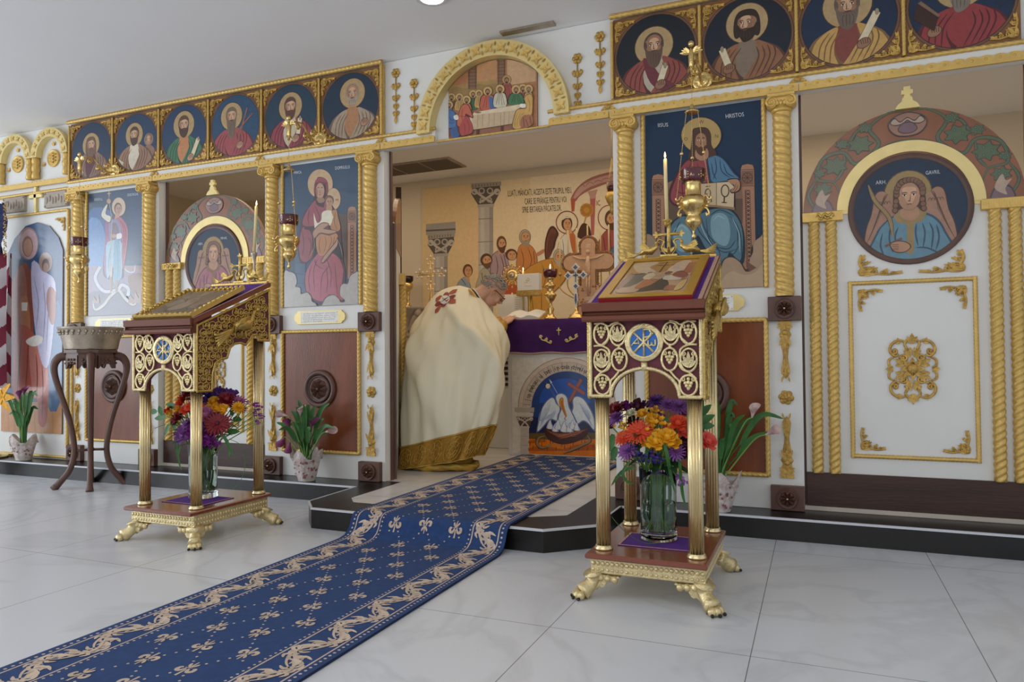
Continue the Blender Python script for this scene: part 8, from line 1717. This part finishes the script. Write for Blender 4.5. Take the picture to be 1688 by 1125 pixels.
# wall bracket with goblet, crystal cross, hanging sanctuary lamp, floor candle foot
e = empty('wall_bracket', (-3.82, 2.72, 1.38), 'pale carved plaster wall bracket behind the open door leaf', 'shelf')
mb = MB(); mb.lathe([(.02, -.31), (.065, -.30), (.065, -.27), (.05, -.26), (.055, -.2), (.07, -.12), (.11, -.05), (.15, -.02), (.155, .0)], (0, -.15, 0), 28); 
for s in (-1, 1): mb.tube(cat_rom([(s*.04, -.2, -.24), (s*.10, -.22, -.12), (s*.14, -.2, -.08), (s*.13, -.2, -.03)], 5, False), .028, 8); mb.ball((s*.14, -.22, -.07), .035, 10)
mb.box(-.08, .08, -.1, -.001, -.25, -.02); mb.build('carved_bracket', 'stone', e)
e = empty('goblet_lamp', (-3.83, 2.57, 1.383), 'gold goblet lamp with dark glass on the plaster wall bracket', 'oil lamp')
MB().lathe([(.05, 0), (.05, .006), (.02, .02), (.013, .06), (.02, .08), (.013, .1), (.018, .13), (.022, .15), (.02, .165), (.045, .19), (.052, .22), (.045, .245), (.03, .255)], (0, 0, 0), 24).build('goblet', 'bright', e); MB().lathe([(.04, .255), (.052, .27), (.055, .315), (.05, .315), (.045, .27)], (0, 0, 0), 24).build('dark_glass', mat('dark_glass', '#201418', .1), e)
e = empty('crystal_cross', (-3.36, 2.2, .105), 'crystal studded processional cross on a pole behind the priest', 'cross')
MB().lathe([(.09, 0), (.09, .02), (.02, .05), (.012, .1), (.012, 1.2), (.02, 1.23), (.024, 1.28), (.012, 1.33), (.012, 1.36), (.006, 1.38), (.006, 1.5)], (0, 0, 0), 20).build('pole', 'bright', e)
mb = MB(); mb.tube([(0, 0, 1.4), (0, 0, 1.69)], .005, 6); mb.tube([(-.13, 0, 1.55), (.13, 0, 1.55)], .005, 6)
for cx_, cz_ in ((0, 1.68), (-.12, 1.56), (.12, 1.56), (0, 1.44), (0, 1.56)):
    for k in range(5): t = 2*PI*k/5+.3; mb.tube([(cx_, 0, cz_), (cx_+.036*math.cos(t), 0, cz_+.036*math.sin(t))], .003, 5)
mb.build('gold_wire', 'bright', e); mb = MB()
for cx_, cz_ in ((0, 1.68), (-.12, 1.56), (.12, 1.56), (0, 1.44), (0, 1.56)):
    for k in range(5): t = 2*PI*k/5+.3; mb.ball((cx_+.04*math.cos(t), -.003, cz_+.04*math.sin(t)), .013, 8)
mb.build('crystals', mat('cloudy_crystal', '#e8d8c4', .12, coat=.4), e)
e = empty('sanctuary_lamp', (-1.434, 1.6, 2.702), 'dark hanging lamp with red glass at the right edge of the altar opening', 'oil lamp')
mb = MB(); mb.tube([(0, 0, 0), (0, 0, -.31)], .002, 5); mb.lathe([(.025, -.004), (.025, 0)], (0, 0, 0), 16)
for k in range(3): t = 2*PI*k/3; mb.tube([(0, 0, -.31), (.05*math.cos(t), .05*math.sin(t), -.58)], .002, 5)
mb.lathe([(.004, -.75), (.02, -.72), (.015, -.69), (.04, -.65), (.055, -.61), (.04, -.58), (.03, -.57)], (0, 0, 0), 20); mb.build('lamp_body', 'antique', e); MB().lathe([(.03, -.57), (.04, -.55), (.042, -.5), (.038, -.5)], (0, 0, 0), 20).build('ruby_glass_cup', 'ruby', e)
e = empty('floor_candle_stand', (-2.51, 1.92, .105), 'round brass foot of a floor stand left of the altar', 'stand')
MB().lathe([(.085, 0), (.085, .015), (.06, .03), (.045, .04), (.03, .05), (.012, .06), (.011, .9)], (0, 0, 0), 28).build('stand', 'bright', e)
# ================================================================ the priest
pe = empty('person', (-2.42, .68, .105), 'person in cream and gold vestment with glasses bending over an open book at the altar', 'person'); POFF = pe.location.copy()
from mathutils.bvhtree import BVHTree
import bmesh
KR = []
for vl, ul, vr, ur, yc_, ry_ in ((772, 668, 752, 788, .60, .18), (736, 673, 700, 810, .63, .21), (680, 671, 655, 822, .68, .24), (625, 670, 612, 827, .74, .25), (580, 677, 575, 827, .80, .245), (548, 689, 548, 820, .86, .225), (522, 701, 528, 811, .93, .20), (501, 713, 510, 803, .99, .175), (484, 726, 494, 794, 1.04, .135), (475, 741, 482, 786, 1.07, .085), (471, 758, 475, 772, 1.08, .03)):
    a_, b_ = px(ul, vl, yc_), px(ur, vr, yc_); KR.append((a_.x, a_.z, b_.x, b_.z, yc_, ry_))
def KS(t):
    t = max(0, min(len(KR)-1.0001, t)); i = int(t); f = t-i; a, b, c, d = [KR[max(0, min(len(KR)-1, i+k))] for k in (-1, 0, 1, 2)]
    return [.5*((2*b[j])+(c[j]-a[j])*f+(2*a[j]-5*b[j]+4*c[j]-d[j])*f*f+(3*b[j]-a[j]-3*c[j]+d[j])*f**3) for j in range(6)]
def robe_pt(th, t, out=0.):
    xl, zl, xr, zr, yc, ry = KS(t); w = max(0, 1-t/10); ca, sa = math.cos(th), math.sin(th)
    fold = (.020*math.sin(5*th+1.1*t)+.017*(abs(math.sin(4.5*th-.4*t+.5))**.6*2-1)+.009*math.sin(17*th+.5*t))*w**.55
    # deep diagonal drape running from the far shoulder to the near hand
    dd = math.sin(4.2*(t*.28+th*.9)+.4); fold += (.055*max(0, dd)**3-.02*max(0, -dd)**2)*math.exp(-((t-4.2)/2.8)**2)
    rx = (xr-xl)/2+fold*.7+out; ryy = ry+fold+out
    sq = 1/(abs(ca)**2.15+abs(sa)**2.15)**(1/2.15)
    return Vector(((xl+xr)/2+rx*ca*sq, yc+ryy*sa*sq, zl+(zr-zl)*(1+ca)/2))
def robe_mesh(t0, t1, nt, out=0., n=128, thick=0):
    mb = MB(); vs = [robe_pt(2*PI*k/n, t0+(t1-t0)*j/nt, out)-POFF for j in range(nt+1) for k in range(n)]
    mb.add(vs, [(j*n+k, j*n+(k+1) % n, (j+1)*n+(k+1) % n, (j+1)*n+k) for j in range(nt) for k in range(n)], True); return mb
rb = robe_mesh(0, 10, 90); rb.f.append(tuple(90*128+k for k in range(128))); rb.sm.append(True); ro_ = rb.build('phelonion', 'vest', pe)
hb = robe_mesh(0, 1.0, 10, .004); hb.build('hem_band', mat('gold_brocade', '#b88a30', .45, .35, noise=.3, nscale=70, bump=.3, bscale=150), pe)
kn = MB()
def on_robe(P, w, out=.007):
    kn.tube([robe_pt(th, t, out)-POFF for th, t in P], w, 5)
NC = 15
for k in range(NC):
    c = 2*PI*(k+.5)/NC; rr = PI/NC*.88
    for q in (1, .62, .3): on_robe([(c+rr*q*math.cos(2*PI*j/20), .5+.4*q*math.sin(2*PI*j/20)) for j in range(21)], .0017)
    for j in range(8): a_ = PI/4*j+PI/8; on_robe([(c+rr*.3*math.cos(a_), .5+.12*math.sin(a_)), (c+rr*.62*math.cos(a_+.3), .5+.25*math.sin(a_+.3)), (c+rr*.98*math.cos(a_), .5+.39*math.sin(a_))], .0016)
for t in (.03, .97): on_robe([(2*PI*k/120, t) for k in range(121)], .0028)
kn.build('brocade_knotwork', mat('pale_gold_thread', '#dcb860', .4, .4), pe.children[1] if False else pe)
# star patch on the back
bm = bmesh.new(); bm.from_mesh(ro_.data); bvh = BVHTree.FromBMesh(bm); bm.free(); camp = Vector((0, CAM_Y, CAM_H))
def hit(u, v, out=.004):
    d = (_F+_R*((u-844)/CAM_F)-_U*((v-562.5)/CAM_F)).normalized(); h = bvh.ray_cast(camp-POFF, d)
    return (h[0]+(h[1] if h[1].dot(d) < 0 else -h[1])*out) if h[0] else None
PZ = lambda x, y: (650+x/6.62, 400+y/6.62)
def patch(name, m, pts, out):
    cx = sum(p[0] for p in pts)/len(pts); cy = sum(p[1] for p in pts)/len(pts); V = [hit(*PZ(cx, cy), out)]+[hit(*PZ(*p), out) for p in pts]
    if any(v is None for v in V): print('MISS', name, pts[0]); return None
    n = len(pts); return V, [(0, 1+i, 1+(i+1) % n) for i in range(n)]
for m, c_ in (('patch_red', '#8c2c2c'), ('patch_orange', '#b4583c'), ('patch_pink', '#a84c4c')): M[m] = mat(m, c_, .7, noise=.3, nscale=90)
groups = {'patch_orange': [[(455, 610), (500, 580), (530, 590), (520, 640), (450, 650)], [(590, 640), (640, 615), (672, 625), (670, 665), (600, 672)], [(600, 550), (640, 520), (690, 512), (670, 550), (625, 570), (600, 568)], [(445, 780), (445, 740), (490, 690), (515, 700), (480, 760)]], 'patch_red': [[(445, 690), (470, 650), (520, 640), (520, 680), (460, 705)], [(535, 580), (560, 550), (590, 560), (600, 590), (560, 600)], [(600, 590), (650, 575), (675, 580), (640, 620), (600, 625)], [(500, 680), (540, 660), (550, 700), (520, 708)]], 'patch_pink': [[(545, 590), (575, 545), (600, 560), (590, 600)], [(520, 700), (545, 660), (580, 660), (550, 705)], [(590, 660), (565, 640), (600, 620), (620, 640)]]}
mp = None
for m, Ls in groups.items():
    mb = MB()
    for P in Ls:
        r_ = patch('p', m, P, .004+.001*list(groups).index(m))
        if r_: mb.add(r_[0], r_[1])
    if mb.v: mb.build('star_patch', m, pe)
mb = MB(); r_ = patch('p', '', [(553+58*math.cos(t)*.9, 632+46*math.sin(t)-.0+10*math.cos(t)*-1) for t in [2*PI*k/16 for k in range(16)]], .0075); 
if r_: mb.add(*r_); mb.build('patch_centre', 'paper', pe)
mb = MB()
for P in ([(515, 660), (590, 605)], [(530, 610), (575, 655)], [(545, 645), (560, 620), (575, 625)], [(525, 640), (540, 625)]):
    V = [hit(*PZ(*p), .009) for p in P]
    if all(V): mb.tube(V, .0018, 5)
mb.build('patch_monogram', 'dark', pe)
# under robe and its rolled gold edge
mb = MB(); n = 60
for_r = [(.0, .235, .15), (.05, .25, .165), (.12, .23, .15), (.22, .19, .12)]
vs = [Vector((-2.43+rx*(1+.04*math.sin(7*2*PI*k/n))*math.cos(2*PI*k/n), .63+ry*(1+.05*math.sin(5*2*PI*k/n))*math.sin(2*PI*k/n), .107+z))-POFF for z, rx, ry in for_r for k in range(n)]
mb.add(vs, [(j*n+k, j*n+(k+1) % n, (j+1)*n+(k+1) % n, (j+1)*n+k) for j in range(3) for k in range(n)], True); mb.build('under_robe', mat('gold_striped_robe', '#c79a3c', .5, .3, noise=.3, nscale=30), pe)
mb = MB(); pts = [tuple(Vector((-2.42+.275*math.cos(t), .62+.165*math.sin(t), .132+.006*math.sin(5*t)))-POFF) for t in [2*PI*k/60 for k in range(61)]]
mb.rope(pts[0], pts[-1], .026, .30, 3, 16, step=.012, arc=pts, up=(0, 0, 1)); mb.build('rolled_edge', mat('rolled_gold_edge', '#cfa548', .5, .3, noise=.35, nscale=14), pe)
# ---- the body, one continuous skin: trunk, legs, arms, neck, head, hands
V3 = Vector; HC = V3((-2.232, 1.13, 1.362)); vdir = (HC-camp).normalized(); cr = _R.normalized()
f_ = (cr*.60+V3((0, 0, -1))*.70+vdir*.30).normalized(); c_ = (cr*.66+V3((0, 0, 1))*.68+vdir*.1); c_ = (c_-f_*c_.dot(f_)).normalized(); s_ = f_.cross(c_).normalized()   # towards the camera or away
if s_.dot(vdir) > 0: s_ = -s_
H = lambda s, f, c: HC+s_*s+f_*f+c_*c-POFF
bd = MB()
def blob(p, r, sc3):   # ellipsoid in the head's own axes
    st = len(bd.v); bd.ball((0, 0, 0), 1, 20, sc3); mt = Matrix((( s_.x, f_.x, c_.x, p.x), (s_.y, f_.y, c_.y, p.y), (s_.z, f_.z, c_.z, p.z), (0, 0, 0, 1))) @ Matrix.Scale(r, 4); bd.xform(mt, st)
blob(H(0, -.012, .025), .1, (.74, .94, .88)); blob(H(0, .025, -.03), .1, (.60, .66, .86)); blob(H(0, .035, -.085), .1, (.45, .42, .36)); blob(H(0, .07, .02), .1, (.5, .22, .3)); 
bd.tube([H(0, .085, .025), H(0, .104, -.005), H(0, .112, -.022)], [.009, .012, .015], 10); bd.ball(H(.012, .098, -.026), .010, 10); bd.ball(H(-.012, .098, -.026), .010, 10)
for s in (-1, 1):
    bd.tube([H(s*.012, .086, -.055), H(0, .094, -.052)], .0075, 8); bd.tube([H(s*.012, .084, -.064), H(0, .09, -.064)], .007, 8); blob(H(s*.04, .062, -.03), .1, (.22, .2, .26))
    bd.tube([H(s*.018, .083, .028), H(s*.045, .074, .03)], .009, 8)
    e_ = [H(s*(.074+.010), -.012-.014*math.sin(t)*1.0+.002, -.012+.030*math.cos(t)) for t in [PI*k/7*1.25-.4 for k in range(8)]]; bd.tube(e_, .0062, 8); blob(H(s*.076, -.008, -.015), .1, (.06, .13, .22)); blob(H(s*.078, -.002, -.038), .1, (.055, .09, .08))
N0 = V3((-2.36, 1.04, 1.29)); bd.tube([H(0, -.035, -.03), H(0, -.045, -.085), N0-POFF+V3((.01, 0, .02)), N0-POFF], [.058, .056, .062, .075], 16)
W = lambda *p: V3(p)-POFF
bd.tube([W(-2.46, .74, .86), W(-2.46, .82, 1.0), W(-2.45, .92, 1.12), W(-2.41, 1.0, 1.20), W(-2.36, 1.04, 1.27)], [.11, .115, .11, .085, .06], 18)
for q, (sh, el, wr) in enumerate((((-2.29, 1.02, 1.19), (-2.18, 1.06, 1.04), (-2.205, 1.255, 1.115)), ((-2.47, 1.10, 1.24), (-2.42, 1.20, 1.05), (-2.26, 1.36, 1.15)))):
    bd.tube([W(-2.40, 1.03, 1.24), W(*sh), W(*el), W(*V3(el).lerp(V3(wr), .5)), W(*wr)], [.05, .048, .042, .038, .027], 12)
    hand_c = V3(wr); hd = (V3((-2.155, 1.42, 1.182))-hand_c).normalized() if q == 0 else (V3((-2.17, 1.47, 1.185))-hand_c).normalized()
    up_ = V3((0, 0, 1)); sd = hd.cross(up_).normalized(); nn_ = sd.cross(hd)
    G = lambda a, b, c2: tuple(hand_c+hd*a+sd*b+nn_*c2-POFF)
    bd.tube([G(-.01, 0, 0), G(.03, 0, .004), G(.085, 0, .004)], [.027, .036, .036], 12, flat=.55, up=tuple(nn_))
    for j, (b, L_) in enumerate(((-.028, .066), (-.010, .075), (.009, .070), (.027, .056))): bd.tube([G(.075, b, .004), G(.075+L_*.45, b*1.1, .014), G(.075+L_*.8, b*1.15, .006), G(.075+L_, b*1.15, -.006)], [.0095, .009, .0085, .007], 8)
    bd.tube([G(.02, -.03, .0), G(.05, -.055, .004), G(.085, -.058, .008), G(.105, -.048, .006)], [.013, .0115, .010, .0085], 8)
for s in (-1, 1):
    x = -2.44+s*.09; bd.tube([W(-2.46+s*.06, .72, .84), W(x, .67, .5), W(x, .63, .2), W(x, .62, .15)], [.095, .07, .05, .045], 12); bd.tube([W(x, .60, .135), W(x, .66, .135), W(x+.01, .78, .128)], [.04, .042, .03], 10)
bo = bd.build('body', 'skin', pe, recalc=True)
rm = bo.modifiers.new('remesh', 'REMESH'); rm.mode = 'VOXEL'; rm.voxel_size = .0042; rm.use_smooth_shade = True
sm_ = bo.modifiers.new('smooth', 'SMOOTH'); sm_.factor = .5; sm_.iterations = 3
# hair: clumps over crown, back and sides
hr_ = MB(); rnd = random.Random(5)
for k in range(520):
    z = rnd.uniform(-1, 1); a_ = rnd.uniform(0, 2*PI); r = math.sqrt(1-z*z); p = (r*math.cos(a_), r*math.sin(a_), z)
    if p[1] > .30+.45*max(0, p[2]) or p[2] < (-.15 if p[1] > -.25 else -.62) : continue
    if abs(p[0]) > .75 and p[2] < .12 and p[1] > -.35: continue
    q = H(.0735*p[0], -.012+.0935*p[1], .027+.088*p[2]); d = (s_*p[0]+f_*p[1]+c_*p[2]).normalized(); t_ = (f_*.8+c_*.1+s_*rnd.uniform(-.5, .5)); hr_.ball(q+d*.003, rnd.uniform(.008, .0125), 6, (1, 1, .7))
    if k % 2 == 0: hr_.petal(q+d*.006, (t_*rnd.choice((-1, 1))+d*.5), d, .022, .010, -.3, 3)
hr_.build('hair', 'hair', pe)
g = MB()   # spectacles
for s in (-1, 1):
    g.tube([H(s*.033+.024*math.cos(2*PI*k/20), .098-.004*abs(math.cos(2*PI*k/20)), .008+.018*math.sin(2*PI*k/20)) for k in range(21)], .0022, 6); g.tube([H(s*.057, .094, .014), H(s*.074, .06, .012), H(s*.083, .0, .006), H(s*.084, -.012, -.004)], .0026, 6)
g.tube([H(-.009, .102, .012), H(.009, .102, .012)], .002, 6); g.build('spectacles', 'dark', pe)
g = MB(); CC_ = H(0, -.04, -.085).lerp(N0-POFF, .55); ax = (H(0, -.04, -.085)-(N0-POFF)).normalized(); ux = ax.orthogonal().normalized(); uy = ax.cross(ux)
for r_, o_, w_, m in ((.078, -.012, .010, 'gold'), (.070, .004, .006, 'black'), (.068, .014, .005, 'paper')):
    g = MB(); g.tube([CC_+ax*o_+ux*(r_*math.cos(2*PI*k/30))+uy*(r_*math.sin(2*PI*k/30)) for k in range(31)], w_, 8); g.build('collar', m, pe)
for k_, (wr, el) in enumerate((((-2.205, 1.255, 1.115), (-2.18, 1.06, 1.04)), ((-2.26, 1.36, 1.15), (-2.42, 1.20, 1.05)))):
    a_, b_ = V3(wr), V3(el); mb = MB(); mb.tube([tuple(a_.lerp(b_, t)-POFF) for t in (.02, .2, .5, .75)], [.038, .046, .055, .06], 18); mb.build('embroidered_cuff', mat('cuff_brocade', '#d8a93c', .4, .4, noise=.4, nscale=70, bump=.4, bscale=120) if k_ == 0 else M['cuff_brocade'] if 'cuff_brocade' in M else bpy.data.materials['cuff_brocade'], pe)
